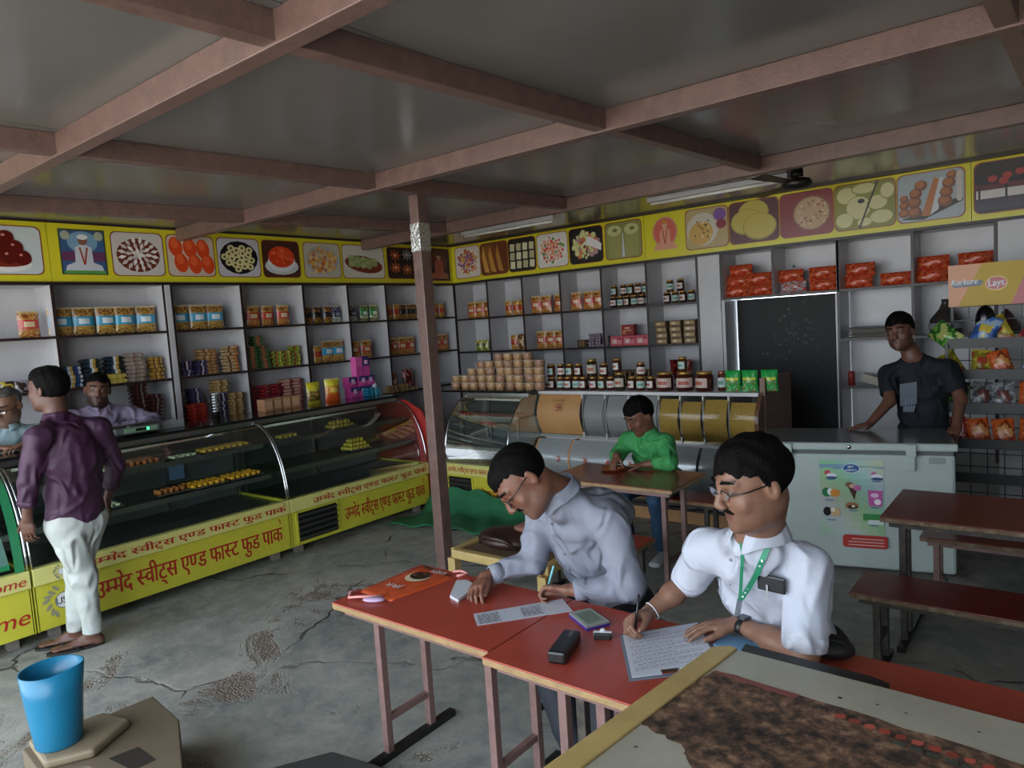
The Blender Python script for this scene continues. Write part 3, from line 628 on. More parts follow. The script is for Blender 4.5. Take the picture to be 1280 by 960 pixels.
for i in range(7):
    m = MB(); m.box(comp[i]-.006, comp[i]+.006, 5.45, 5.96, .70, 1.10); m.build('partition', MATS['white_laminate'], bn)
    m = MB(); m.tube([(comp[i], 5.5-.1*math.sin(PI*(k/10*.85+.08))-.003, .72+.38*k/10) for k in range(11)], .004, 5); m.build('door_seam', MATS['edge_brown'], bn)
    bulge(comp[i]+.006, comp[i+1]-.006, .72, 1.10, 5.5, .10, 'curved_door', MATS['clear_plastic'])
    if i >= 3: bulge(comp[i]+.012, comp[i+1]-.012, .71, 1.05+.02*(i % 2), 5.51, .088, 'snack_heap', MATS['sev_mix'])
    else: bulge(comp[i]+.012, comp[i+1]-.012, .71, 1.09, 5.53, .085, 'brightening_liner', mat('brightening_grey', '#a9adb2', .35))  # pale sheet added behind the empty doors to lighten the dark inside
    if i == 1: m = MB(); m.ball((-3.18, 5.55, .73), (.07, .06, .025)); m.build('snack_heap', MATS['sev_mix'], bn)
# lower, deeper row
for i, (x0, x1) in enumerate([(-4.05, -3.66), (-3.66, -2.9), (-2.9, -2.4), (-2.4, X1)]):
    bulge(x0+.012, x1-.012, .32, .68, 5.44, .13, 'lower_door', mat('grey_door', '#a8afb4', .22, metal=.35, noise=.1, nscale=6))
    if i > 1: continue
    m = MB(); m.prism([(x0-.008, 5.44-.138*math.sin(PI*(k/10*.85+.08)), .30+.38*k/10) for k in range(11)]+[(x0-.008, 5.5, .68), (x0-.008, 5.5, .3)], (.02, 0, 0)); m.build('partition', MATS['plywood'], bn, fix=True)
m = MB(); m.box(X0, X1, 5.66, 5.68, .18, .68); m.build('inner_back', mat('inner_grey', '#8f9296', .3, metal=.3), bn)
for i, (x, c) in enumerate(((-4.0, '#a8281c'), (-3.79, '#a8281c'), (-3.50, '#a8281c'), (-3.26, '#a8281c'), (-3.03, '#a8281c'), (-2.80, '#222'+'222'), (-2.64, '#222222'), (-2.2, '#222222'))):
    lettering(latin(str(i+1), .04), (x, 5.298, .49), (1, 0, 0), (0, 0, 1), .022 if i == 0 else .042, .055, mat('ink'+c, c, .5), bn, 'number')
m = MB(); m.box(X0, X1, 5.30, 5.9, .16, .185); m.build('lower_shelf', MATS['edge_brown'], bn)
m = MB(); m.box(X0, X1, 5.48, 5.50, .0, .16); m.build('kick_panel', MATS['plywood'], bn)
random.seed(9)
for i in range(5):
    o = MB(); o.col(('#b9c2cc', '#5c7ca6', '#d5d8da', '#3f5f92', '#a8b0ba')[i]); o.ball((-2.78+i*.15, 5.34+.02*(i % 2), .22), (.12, .09, .035), 12, 6); tag(o.build('plastic_sack', MATS['foil']), ('crumpled pale sack on the low shelf, left end of the row', 'blue and white sack second from left on the low bin shelf', 'white sack in the middle of the low bin shelf', 'blue sack second from the right on the low bin shelf', 'grey sack at the right end of the low bin shelf')[i], 'sack', group='sacks under the snack bin')

# ------------------------------------------------------------ tables and benches
def slab_table(name, label, cat, x0, x1, y0, y1, z, red, edge, legc, legs, group, bar=True, under=True, th=.022):
    t = thing(name, label, cat, ((x0+x1)/2, (y0+y1)/2, 0), group=group)
    m = MB(); m.box(x0, x1, y0, y1, z-.006, z); m.build('top_sheet', red, t, bevel=.002)
    m = MB(); m.box(x0, x1, y0, y1, z-.006-th, z-.0062); m.build('top_board', edge, t, bevel=.003)
    ze = z-.006-th; i = .035
    for q in (y0+i, y1-i-.03): m = MB(); m.box(x0+i, x1-i, q, q+.03, ze-.03, ze); m.build('under_frame', legc, t)
    for lx, ly in legs:
        m = MB(); m.box(lx-.016, lx+.016, ly-.016, ly+.016, .03, ze-.0); m.build('leg', legc, t, bevel=.002)
    for lx in sorted(set(l[0] for l in legs)):
        m = MB(); m.box(lx-.018, lx+.018, y0+.0, y1-.0, 0, .03); m.build('floor_rail', MATS['dark_metal'], t)
    xs = sorted(set(l[0] for l in legs))
    if bar:
        for lx in xs:
            ys = [l[1] for l in legs if l[0] == lx]
            if len(ys) > 1: m = MB(); m.box(lx-.012, lx+.012, min(ys), max(ys), .16, .185); m.build('cross_bar', legc, t)
    return t
TR, TD, WE, WO = MATS['table_red'], MATS['table_red_dark'], MATS['wood_edge'], MATS['worn_edge']
G = 'red topped canteen tables'
slab_table('canteen_table', 'red canteen table with the orange carry bag, clean wood edge', 'table', -2.405, -1.552, 1.705, 2.22, .70, TR, WE, MATS['leg_pinkish'], [(-2.27, 1.83), (-2.27, 2.08), (-1.66, 1.83), (-1.66, 2.08)], G)
slab_table('canteen_table', 'red canteen table in front of the man in white, worn wood edge', 'table', -1.546, -.72, 1.665, 2.22, .70, TR, WE, MATS['leg_pinkish'], [(-1.30, 1.78), (-1.30, 2.10), (-.84, 1.95), (-.84, 2.10)], G)
slab_table('canteen_table', 'red canteen table running out of frame behind the cream board', 'table', -.715, .50, 1.90, 2.285, .70, TR, WE, MATS['leg_dark'], [(-.55, 2.0), (-.55, 2.2), (.4, 2.0), (.4, 2.2)], G)
slab_table('canteen_table', 'red canteen table where the man in green eats', 'table', -2.93, -1.96, 3.95, 4.49, .70, mat('table_brown_red', '#7c3a2c', .2, noise=.15, nscale=5), WE, MATS['leg_pinkish'], [(-2.80, 4.08), (-2.80, 4.36), (-2.08, 4.08), (-2.08, 4.36)], G)
slab_table('canteen_table', 'dark red worn canteen table in front of the chest freezer', 'table', -.775, .60, 3.87, 4.50, .70, TD, WO, MATS['leg_dark'], [(-.69, 3.98), (-.69, 4.10), (.5, 3.98), (.5, 4.38)], G)
G2 = 'red topped low benches'
slab_table('bench', 'low dark red bench in front of the right canteen table', 'bench', -.84, .60, 3.50, 3.84, .42, TD, WO, MATS['leg_dark'], [(-.735, 3.57), (-.735, 3.75), (.5, 3.57), (.5, 3.75)], G2)
slab_table('bench', 'low dark red bench between the right table and the freezer', 'bench', -.70, .60, 4.53, 4.72, .42, TD, WO, MATS['leg_pinkish'], [(-.62, 4.57), (-.62, 4.68), (.5, 4.57), (.5, 4.68)], G2)
slab_table('bench', 'low red bench end showing behind the man in the grey shirt', 'bench', -2.85, -2.03, 3.56, 3.84, .42, TR, WE, MATS['leg_dark'], [(-2.75, 3.62), (-2.75, 3.78), (-2.10, 3.62), (-2.10, 3.78)], G2)
slab_table('bench', 'bench the man in green sits on, behind his table', 'bench', -2.95, -2.0, 4.72, 5.0, .42, TR, WE, MATS['leg_dark'], [(-2.85, 4.78), (-2.85, 4.94), (-2.10, 4.78), (-2.10, 4.94)], G2)
slab_table('bench', 'bench with pale blue legs under the two writing men', 'bench', -2.05, -.35, 2.46, 2.78, .42, TR, WE, mat('leg_teal', '#6fa0a0', .45, noise=.2, nscale=20), [(-1.95, 2.5), (-1.95, 2.74), (-.45, 2.5), (-.45, 2.74)], G2)
# extra weathered legs standing together under the second table
tb = thing('table_trestle', 'cluster of weathered steel uprights under the front table', 'trestle', (-1.1, 1.75, 0))
for i, (x, y) in enumerate(((-1.225, 1.775), (-1.15, 1.775), (-1.075, 1.775))):
    m = MB(); m.box(x-.016, x+.016, y-.016, y+.016, .0, .64); m.build('upright', MATS['leg_dark'] if i != 1 else MATS['leg_pinkish'], tb, bevel=.002)
m = MB(); m.box(-1.245, -1.055, 1.76, 1.79, .64, .668); m.build('head_rail', MATS['leg_dark'], tb)

# cream topped service board in the foreground
sb = thing('service_counter', 'cream topped counter with a brown worn patch, nearest the camera', 'counter', (-.3, 1.3, 0))
zt = .85
def _p(x, y, z=zt): return (x, y, z)
E0, E1 = (-.775, 1.845), (-.885, .90)
mat('cream_sheet', '#a5a192', .45, noise=.18, nscale=5, bump=.05)
m = MB(); m.prism([_p(-.735, 1.842, zt-.025), _p(-.845, .9, zt-.025), _p(.6, .9, zt-.025), _p(.6, 1.80, zt-.025)], (0, 0, .025)); m.build('top_board', MATS['cream_sheet'], sb, fix=True)
m = MB(); m.prism([_p(-.800, 1.815, zt-.03), _p(-.91, .9, zt-.03), _p(-.847, .9, zt-.03), _p(-.737, 1.844, zt-.03), _p(-.76, 1.846, zt-.03)], (0, 0, .036)); m.build('edge_batten', mat('pale_wood', '#b39a62', .5, noise=.15, nscale=12), sb, fix=True, bevel=.003)
m = MB(); m.prism([_p(-.73, 1.845, zt-.03), _p(-.735, 1.900, zt-.03), _p(-.40, 1.885, zt-.03), _p(-.36, 1.87, zt-.03), _p(-.37, 1.835, zt-.03)], (0, 0, .024)); m.build('back_edge_strip', mat('dark_strip', '#1d1918', .5, noise=.2), sb, fix=True)  # dark strip along the back edge of the board
for x, y in ((-.66, 1.72), (.5, 1.72), (-.74, .98), (.5, .98)):
    m = MB(); m.box(x-.02, x+.02, y-.02, y+.02, 0, zt-.025); m.build('leg', MATS['leg_dark'], sb)
wp = mat('worn_patch', '#4e3a2b', .8); nt = wp.node_tree; N = nt.nodes.new; L = nt.links.new
tc = N('ShaderNodeTexCoord'); n1 = N('ShaderNodeTexNoise'); n1.inputs['Scale'].default_value = 26; n1.inputs['Detail'].default_value = 9; n1.inputs['Roughness'].default_value = .72; L(tc.outputs['Object'], n1.inputs['Vector'])
cr = N('ShaderNodeValToRGB'); L(n1.outputs[0], cr.inputs[0]); e = cr.color_ramp.elements
e[0].position = .36; e[0].color = (*lin('#1d1613'), 1); e[1].position = .66; e[1].color = (*lin('#8c7058'), 1); x = e.new(.47); x.color = (*lin('#463529'), 1); x = e.new(.56); x.color = (*lin('#6b4f3b'), 1)
n2 = N('ShaderNodeTexNoise'); n2.inputs['Scale'].default_value = 5; n2.inputs['Detail'].default_value = 4; L(tc.outputs['Object'], n2.inputs['Vector'])
mx = N('ShaderNodeMix'); mx.data_type = 'RGBA'; mx.blend_type = 'MULTIPLY'; mx.inputs[0].default_value = .8; L(cr.outputs[0], mx.inputs[6])
mr = N('ShaderNodeMapRange'); mr.inputs[1].default_value = .35; mr.inputs[2].default_value = .6; mr.inputs[3].default_value = .55; mr.inputs[4].default_value = 1.35; L(n2.outputs[0], mr.inputs[0]); L(mr.outputs[0], mx.inputs[7]); L(mx.outputs[2], nt.nodes['Principled BSDF'].inputs['Base Color'])
bp = N('ShaderNodeBump'); bp.inputs['Strength'].default_value = .5; bp.inputs['Distance'].default_value = .003; L(n1.outputs[0], bp.inputs['Height']); L(bp.outputs[0], nt.nodes['Principled BSDF'].inputs['Normal'])
random.seed(4)
def ragged(pts, amp=.006, seg=10):
    out = []
    for i in range(len(pts)):
        a, b = pts[i], pts[(i+1) % len(pts)]
        for k in range(seg): t = k/seg; out.append((a[0]+(b[0]-a[0])*t+random.uniform(-amp, amp), a[1]+(b[1]-a[1])*t+random.uniform(-amp, amp)))
    return out
WPp = [(-.741, 1.703), (-.819, 1.388), (-.668, 1.346), (-.61, 1.27), (-.58, .93), (.55, .93), (.55, 1.58), (-.18, 1.665)]
m = MB(); m.add([(x, y, zt+.0008) for x, y in ragged(WPp)], [tuple(range(80))]); m.build('worn_patch', wp, sb)
a = Art((0, 0, zt+.0014), (1, 0, 0), (0, 1, 0))
random.seed(11)
a.poly([(-.741, 1.700), (-.744, 1.688), (-.53, 1.665), (-.52, 1.690)], '#7c4038')
for i in range(14):
    x = -.42+.032*i; y = 1.645-.012*i*.35; s_ = .013
    a.poly([(x+random.uniform(-.002, .002)+q[0]*s_, y+q[1]*s_*.9) for q in ((-.8, -.9), (.2, -1), (.9, -.2), (.6, .9), (-.3, .7), (-.9, .3))], ('#a8483a', '#8e4236', '#b5584a')[i % 3], .1)
    if i > 3: a.poly([(x-.012, y-.034), (x+.012, y-.037), (x+.012, y-.022), (x-.012, y-.02)], '#454a44', .1)
for x, y, r_ in ((-.69, 1.225, .010), (-.755, 1.29, .004), (-.735, 1.19, .008), (-.71, 1.10, .006), (-.66, 1.15, .005), (-.44, 1.722, .005), (-.36, 1.735, .004), (-.30, 1.73, .003), (-.16, 1.73, .004)):
    a.poly([(x+math.cos(t)*r_*random.uniform(.6, 1.6), y+math.sin(t)*r_*random.uniform(.5, 1.2)) for t in [2*PI*i/9 for i in range(9)]], '#2b2622', .1)
a.build('peeling_print', MATS['paint'], sb)['kind'] = 'stuff'

# ------------------------------------------------------------ things on the front tables
ZT = .7005
def sheet(name, label, cat, pts, z, th, c, group=None, lines=None, mt='paint'):
    m = MB(); m.col(c); m.prism([(x, y, z) for x, y in pts], (0, 0, th)); o = m.build(name, MATS[mt], None, fix=True); tag(o, label, cat, group=group)
    return o
def writing_on(par, pts, z, rows, seed=1, boxes=()):
    """printed or handwritten lines: pts = 4 corners, text runs from corner0->1, rows go 0->3"""
    R = random.Random(seed); P0, P1, P3 = Vector((*pts[0], 0)), Vector((*pts[1], 0)), Vector((*pts[3], 0)); m = MB(); m.col('#3a3d4c')
    for v, u0, u1, th in rows:
        u = u0
        while u < u1-.01:
            l = min(R.uniform(.02, .07), u1-u); q = P0+(P1-P0)*u+(P3-P0)*v; r_ = P0+(P1-P0)*(u+l)+(P3-P0)*(v+R.uniform(-.003, .003)); d = (P3-P0)*th
            m.add([(*q.xy, z), (*r_.xy, z), (*(r_+d).xy, z), (*(q+d).xy, z)], [(0, 1, 2, 3), (3, 2, 1, 0)]); u += l+R.uniform(.008, .02)
    return m.build('writing', MATS['paint'], par, world=par.type == 'EMPTY')
# carry bag
bagp = [(-2.455, 1.86), (-2.475, 2.14), (-2.33, 2.245), (-2.13, 2.215), (-2.11, 2.15), (-2.215, 1.85)]
bg_ = thing('carry_bag', 'orange printed carry bag lying flat on the left red table', 'bag', (-2.28, 2.03, .7))
mat('bag_cloth', '#c2512c', .4, noise=.15, nscale=10, bump=.6, bscale=22)
m = MB(); n = 14; m.smooth = True; random.seed(2); vs = []
A0, A1, B0, B1 = Vector((-2.385, 1.80)), Vector((-2.20, 1.865)), Vector((-2.365, 2.215)), Vector((-2.10, 2.15))
A0, A1, B0, B1 = Vector((-2.395, 1.84)), Vector((-2.185, 1.835)), Vector((-2.37, 2.205)), Vector((-2.125, 2.17))
for j in range(n+1):
    for i in range(n+1):
        u, v = i/n, j/n; q = (A0*(1-u)+A1*u)*(1-v)+(B0*(1-u)+B1*u)*v
        e = min(u, 1-u, v, 1-v); z = .703+min(1, e*7)*.007+.003*math.sin(u*13+v*7)*min(1, e*8); vs.append((q.x, q.y, z))
m.add(vs, [(j*(n+1)+i, j*(n+1)+i+1, (j+1)*(n+1)+i+1, (j+1)*(n+1)+i) for j in range(n) for i in range(n)])
o = m.build('bag_body', MATS['bag_cloth'], bg_); q = o.modifiers.new('s', 'SOLIDIFY'); q.thickness = .003
mat('bag_pink', '#d9908c', .4); mat('bag_white', '#d8ccc8', .35)
for pts in ([(-2.39, 1.845, .708), (-2.40, 1.80, .712), (-2.36, 1.76, .71), (-2.32, 1.775, .716), (-2.27, 1.815, .713), (-2.25, 1.85, .709)], [(-2.13, 2.17, .708), (-2.10, 2.21, .71), (-2.14, 2.215, .715), (-2.18, 2.20, .71)]):
    m = MB(); m.tube(pts, .006, 6); m.build('handle', MATS['bag_pink'], bg_)
m = MB(); m.ball((-2.25, 1.80, .709), (.05, .022, .010), 12, 6, Matrix.Rotation(.5, 3, 'Z')); m.build('bag_knot', mat('bag_lilac', '#b9a0c0', .35), bg_)
U = (B0-A0).normalized(); a = Art((-2.30, 2.05, .7135), (U.y, -U.x, 0), (U.x, U.y, 0))
a.ell(.03, .02, .058, .058, '#d9c9a8', 22); a.ell(.03, .035, .050, .044, '#2a1c16', 20)
for i in range(14): a.ell(.03+random.uniform(-.035, .035), .038+random.uniform(-.028, .028), .006, .005, random.choice(('#8a4a34', '#5a3626', '#a86a4c')), 6, 0, .1)
a.build('bag_print', MATS['print'], bg_)
lettering(latin('DES', .02), (-2.18, 2.165, .7140), (-.92, .0, 0), (0, -1, 0), .09, .03, MATS['bag_white'], bg_, 'bag_lettering')
lettering(latin('JRR', .02), (-2.235, 1.955, .7140), (-.95, .0, 0), (0, -1, 0), .10, .034, MATS['bag_white'], bg_, 'bag_lettering')
pg = [(-1.797, 1.907), (-1.725, 1.842), (-1.487, 2.120), (-1.690, 2.206)]
pp = [(-1.797, 1.907), (-1.716, 1.838), (-1.487, 2.124), (-1.60, 2.20)]
pap = sheet('paper_sheet', 'printed white form under the pen of the man in the grey shirt', 'paper', [(-1.80, 1.91), (-1.719, 1.840), (-1.485, 2.122), (-1.585, 2.20)], ZT, .0015, '#b9bcc6', 'papers on the tables')
writing_on(pap, [(-1.80, 1.91), (-1.585, 2.20), (-1.485, 2.122), (-1.719, 1.840)], ZT+.0018, [(v/12, .03, .26, .035) for v in range(2, 12)]+[(v/12, .50, .72, .035) for v in range(2, 12)], 3)
sp = sheet('folded_paper', 'small folded white paper slip by the left hand of the man in grey', 'paper', [(-1.995, 1.985), (-1.93, 1.965), (-1.97, 2.12), (-2.05, 2.15), (-2.085, 2.12)], ZT, .012, '#c6c9d0', 'papers on the tables')
cp = [(-1.226, 2.026), (-1.050, 1.775), (-.835, 1.985), (-1.040, 2.262)]
cb = thing('clipboard', 'clipboard with a handwritten form under the pen of the man in white', 'clipboard', (-1.03, 2.0, .7))
m = MB(); m.col('#6c7480'); m.prism([(x, y, ZT) for x, y in cp], (0, 0, .004)); m.build('board', MATS['paint'], cb, fix=True)
def ins(pts, k):
    c = sum((Vector(p) for p in pts), Vector((0, 0)))/4; return [tuple(c+(Vector(p)-c)*k) for p in pts]
ip = ins(cp, .93); m = MB(); m.col('#c3c6d2'); m.prism([(x, y, ZT+.0045) for x, y in ip], (0, 0, .003)); pgs = m.build('paper', MATS['paint'], cb, fix=True)
writing_on(cb, [ip[0], ip[3], ip[2], ip[1]], ZT+.0080, [(.08+v*.043, .05 if v % 4 else .1, .93 if v % 3 else .6, .006 if v % 2 else .011) for v in range(20)], 8)
m = MB(); c_ = (Vector(ip[1])+Vector(ip[2]))/2; d_ = (Vector(ip[2])-Vector(ip[1])).normalized(); R = Matrix.Rotation(math.atan2(d_.y, d_.x), 3, 'Z'); m.box(c_.x-.05, c_.x+.05, c_.y-.004, c_.y+.012, ZT+.008, ZT+.014, R=R); m.build('clip', MATS['chrome'], cb)
# eyeglass case
ec = thing('glasses_case', 'black hard glasses case on the front red table', 'case', (-1.32, 1.83, .7))
R = Matrix.Rotation(math.radians(106), 3, 'Z')
m = MB(); m.box(-1.41, -1.235, 1.80, 1.862, ZT, ZT+.043, R=R, c=(-1.322, 1.831, .72)); m.build('case_body', mat('case_black', '#0f0f11', .35, bump=.1, bscale=200), ec, bevel=.009)
lettering(latin('LIBERTY', .02), (-1.318, 1.862, ZT+.0435), (-.26, .96, 0), (-.96, -.26, 0), .055, .013, mat('grey_ink', '#74777c', .4), ec, 'case_lettering')
# stamp pad tin, stamp
pd = thing('stamp_pad', 'flat grey tin with a violet edge beside the form', 'stamp pad', (-1.385, 2.08, .7))
q = [(-1.47, 2.075), (-1.345, 2.003), (-1.300, 2.085), (-1.425, 2.152)]
m = MB(); m.prism([(x, y, ZT) for x, y in q], (0, 0, .009)); m.build('tin_base', mat('violet', '#3b2f8c', .35), pd, fix=True)
m = MB(); m.prism([(x, y, ZT+.009) for x, y in ins(q, .98)], (0, 0, .007)); m.build('tin_lid', mat('tin_grey', '#9aa09c', .3, metal=.3), pd, fix=True)
iq = ins(q, .8); m = MB(); m.col('#7f8f80'); m.prism([(x, y, ZT+.0162) for x, y in iq], (0, 0, .0006)); m.build('lid_label', MATS['paint'], pd, fix=True)
writing_on(pd, [iq[0], iq[1], iq[2], iq[3]], ZT+.0172, [(v/7, .1, .9, .05) for v in range(1, 7)], 5)
st = thing('rubber_stamp', 'small black and white rubber stamp lying by the pad', 'stamp', (-1.265, 1.98, .7))
R = Matrix.Rotation(.45, 3, 'Z')
m = MB(); m.box(-1.295, -1.237, 1.97, 1.985, ZT, ZT+.020, R=R); m.build('stamp_block', MATS['case_black'], st, bevel=.002)
m = MB(); m.box(-1.297, -1.235, 1.987, 1.996, ZT, ZT+.022, R=R, c=(-1.266, 1.977, .71)); m.ball((-1.275, 1.997, ZT+.018), .012, 10, 8); m.build('stamp_handle', mat('white_plastic', '#c9cacd', .35), st)
# black shoulder bag behind the board and blue folder edge
kb = thing('black_bag', 'small black bag on the red table beyond the elbow of the man in white', 'bag', (-.60, 2.24, .7))
m = MB(); m.ball((-.605, 2.23, .735), (.085, .055, .036), 14, 8); m.build('bag_body', mat('black_cloth', '#101114', .6, bump=.4, bscale=30), kb)
m = MB(); m.tube([(-.68, 2.22, .72), (-.62, 2.20, .772), (-.55, 2.22, .76), (-.53, 2.25, .72)], .006, 6); m.build('bag_strap', MATS['black_cloth'], kb)
sheet('blue_folder', 'blue edged folder under the left wrist of the man in white', 'folder', [(-.93, 2.12), (-.78, 2.09), (-.77, 2.19), (-.92, 2.215)], ZT, .006, '#6f9cc0')
# salt shakers
sh = thing('salt_shaker', 'pink and white shaker on the table of the man in green', 'shaker', (-2.262, 4.135, .70), group='table shakers')
m = MB(); m.smooth = True; m.col('#c98a94'); m.lathe([(0, 0), (.034, 0), (.035, .03)], n=14); m.col('#d9d4d2'); m.lathe([(.035, .03), (.034, .055), (.026, .075)], n=14); m.build('shaker_body', MATS['paint'], sh)
m = MB(); m.col('#d0c0b8'); m.lathe([(.023, .075), (.023, .078), (.02, .10), (.012, .115), (0, .118)], n=14); m.build('shaker_cap', MATS['paint'], sh)
dup(sh, (-.628, 4.262, .70), label='pink and white shaker on the dark red table by the freezer')
# plate of food
pl = thing('food_plate', 'small orange plate of food in front of the man in green', 'plate', (-2.60, 4.34, .70))
m = MB(); m.lathe([(0, .004), (.07, .004), (.095, .016), (.097, .018), (.07, .0), (0, 0)], (-2.60, 4.34, .70), 20); m.build('plate', mat('orange_plate', '#b5622c', .35), pl)
m = MB()
for i in range(16): m.col(random.choice(('#c8793a', '#8a4424', '#d8a860'))); m.ball((-2.60+random.uniform(-.045, .045), 4.34+random.uniform(-.045, .045), .712), (.016, .014, .01), 7, 5)
m.build('snack', MATS['food'], pl)
# ------------------------------------------------------------ foreground left: carton, jug, tub, dark slab
ct = thing('carton', 'brown cardboard carton under the blue jug', 'box', (-2.95, 1.03, 0))
mat('cardboard', '#6a5d4b', .7, noise=.12, nscale=6)
m = MB(); m.prism([(-3.24, .80, 0), (-3.20, 1.29, 0), (-2.90, 1.26, 0), (-2.48, 1.07, 0), (-2.50, .98, 0), (-2.88, .90, 0), (-2.98, .78, 0)], (0, 0, .26)); m.build('carton_body', MATS['cardboard'], ct, fix=True, bevel=.006)
m = MB(); m.prism([(-3.225, .82, .261), (-3.18, 1.08, .261), (-3.02, 1.12, .261), (-2.91, .94, .261), (-2.99, .80, .261)], (0, 0, .036)); m.build('bag_lump', mat('brown_paper', '#83755f', .55, noise=.15, bump=.3, bscale=12), ct, fix=True, bevel=.012)
m = MB(); m.prism([(-2.86, .97, .2605), (-2.70, .99, .2605), (-2.69, 1.07, .2605), (-2.84, 1.07, .2605)], (0, 0, .001)); m.build('print_block', mat('carton_ink', '#2f2a25', .6), ct, fix=True)
jg = thing('plastic_jug', 'tall sky blue plastic jug with a pouring lip', 'jug', (-3.085, .885, .298))
m = MB(); m.smooth = True; n = 36; rows = [(.076, .0), (.081, .006), (.090, .10), (.100, .21), (.106, .300)]
def jr(t, r_, z):
    k = (z/.315)**3; d = math.cos(t-.75); r2 = r_*(1+.16*k*max(0, d)**10); return (-3.085+r2*math.cos(t), .885+r2*math.sin(t))
vs = []
for r_, z in rows:
    for i in range(n):
        t = 2*PI*i/n; x, y = jr(t, r_, z); vs.append((x, y, .298+z+(.012*max(0, math.cos(t-.75))**3*(z/.315))))
for r_, z in reversed(rows[1:]):
    for i in range(n):
        t = 2*PI*i/n; x, y = jr(t, r_-.005, z); vs.append((x, y, .298+z+(.012*max(0, math.cos(t-.75))**3*(z/.315))))
K = 9; m.add(vs, [(j*n+i, j*n+(i+1) % n, (j+1)*n+(i+1) % n, (j+1)*n+i) for j in range(K-1) for i in range(n)]+[tuple(range(n-1, -1, -1)), tuple((K-1)*n+i for i in range(n))])
m.build('jug_body', mat('blue_plastic', '#156f94', .32, noise=.06, nscale=4), jg)
m = MB(); m.tube([(-3.183, .924, .56), (-3.222, .94, .55), (-3.216, .935, .45), (-3.172, .92, .42)], .009, 8); m.build('jug_handle', MATS['blue_plastic'], jg)
tu = thing('plastic_tub', 'pale blue plastic tub at the bottom edge beside the carton', 'tub', (-2.63, .715, .0))
m = MB(); m.lathe([(0, .0), (.11, .0), (.135, .16), (.148, .30), (.158, .305), (.158, .312), (.142, .312), (.13, .16), (.10, .04), (0, .04)], (-2.63, .715, .0), 28); m.build('tub_body', mat('pale_blue_plastic', '#8fb4c4', .3), tu)
m = MB(); m.prism([(-2.53, 1.42, .05), (-2.40, 1.64, .05), (-2.06, 1.70, .05), (-1.75, 1.30, .05), (-2.2, 1.1, .05)], (0, 0, .04))
sl = thing('low_platform', 'dark grey low slab on the floor under the front table edge', 'platform', (-2.2, 1.4, 0))
m.build('slab', mat('slab_grey', '#393b3a', .6, noise=.2), sl, fix=True, bevel=.01)
m = MB(); m.box(-2.3, -2.0, 1.3, 1.5, 0, .05); m.build('slab_base', MATS['dark_metal'], sl)
# wooden cot with brown bag
kt = thing('wooden_cot', 'low pale wood frame seat behind the steel post', 'cot', (-2.75, 3.4, 0))
X0_, X1_, Y0_, Y1_, Z_ = -3.14, -2.42, 3.19, 3.72, .35
for y in (Y0_, Y1_): m = MB(); m.bar((X0_, y, Z_), (X1_, y, Z_), .06, .06); m.build('side_rail', MATS['pale_wood'], kt, bevel=.012)
for x in (X0_, X1_): m = MB(); m.bar((x, Y0_, Z_), (x, Y1_, Z_), .06, .06); m.build('end_rail', MATS['pale_wood'], kt, bevel=.012)
m = MB(); m.box(X0_+.02, X1_-.02, Y0_+.02, Y1_-.02, Z_-.01, Z_+.01); m.build('woven_seat', mat('woven_rope', '#6a5540', .8, bump=.8, bscale=120), kt)
for x in (X0_, X1_):
    for y in (Y0_, Y1_): m = MB(); m.box(x-.03, x+.03, y-.03, y+.03, 0, Z_-.03); m.build('leg', MATS['pale_wood'], kt)
lb = thing('leather_bag', 'dark brown leather bag slumped on the wooden cot', 'bag', (-2.85, 3.42, Z_+.01))
m = MB(); m.ball((-2.86, 3.42, Z_+.075), (.22, .17, .062), 18, 10); m.build('bag_body', mat('brown_leather', '#33201b', .42, noise=.3, bump=.5, bscale=12), lb)
m = MB(); m.tube([(-3.02, 3.32, Z_+.05), (-2.92, 3.25, Z_+.12), (-2.78, 3.26, Z_+.11), (-2.70, 3.32, Z_+.05)], .014, 8); m.build('bag_strap', MATS['brown_leather'], lb)
m = MB(); m.ball((-2.68, 3.52, Z_+.14), (.17, .10, .035), 14, 8, Matrix.Rotation(.5, 3, 'Z')); m.build('bag_flap', mat('tan_cloth', '#7a5446', .7, bump=.4, bscale=20), lb)

# ------------------------------------------------------------ chest freezer
fa = math.atan2(.26, 1.09); fz = thing('chest_freezer', 'white chest freezer with an ice cream poster on its front', 'freezer', (-1.69, 4.80, 0), fa)
mat('freezer_white', '#aebbb8', .35, noise=.08, nscale=3); W = 1.145
def fp(m, n, mt, par=None, **k): return m.build(n, mt, par or fz, world=False, **k)
m = MB(); m.box(0, W, .0, .56, .03, .80); body = fp(m, 'body', MATS['freezer_white'], bevel=.02)
m = MB(); m.box(-.012, W+.012, -.02, .575, .825, .875); lid = fp(m, 'lid', MATS['freezer_white'], bevel=.012)
m = MB(); m.box(-.005, W+.005, -.012, .568, .8745, .878); fp(m, 'lid_top', mat('lid_grey', '#6e7375', .18, noise=.2, nscale=3))
m = MB(); m.box(.01, W-.01, .004, .55, .80, .825); fp(m, 'seal', mat('rubber_grey', '#5d6463', .6))
for x in (.17, .90):
    m = MB(); m.box(x-.028, x+.028, -.042, -.018, .795, .872); m.box(x-.022, x+.022, -.03, -.0, .70, .80); fp(m, 'hinge_clasp', MATS['freezer_white'], bevel=.005)
m = MB(); m.lathe([(0, -.024), (.014, -.024), (.014, -.02)], n=12); m.v = [(q[0]+.545, q[2], q[1]+.85) for q in m.v]; fp(m, 'lock', MATS['chrome'])
for x in (.06, W-.1):
    for y in (.08, .46): m = MB(); m.box(x, x+.05, y, y+.05, 0, .03); fp(m, 'foot', MATS['dark_metal'])
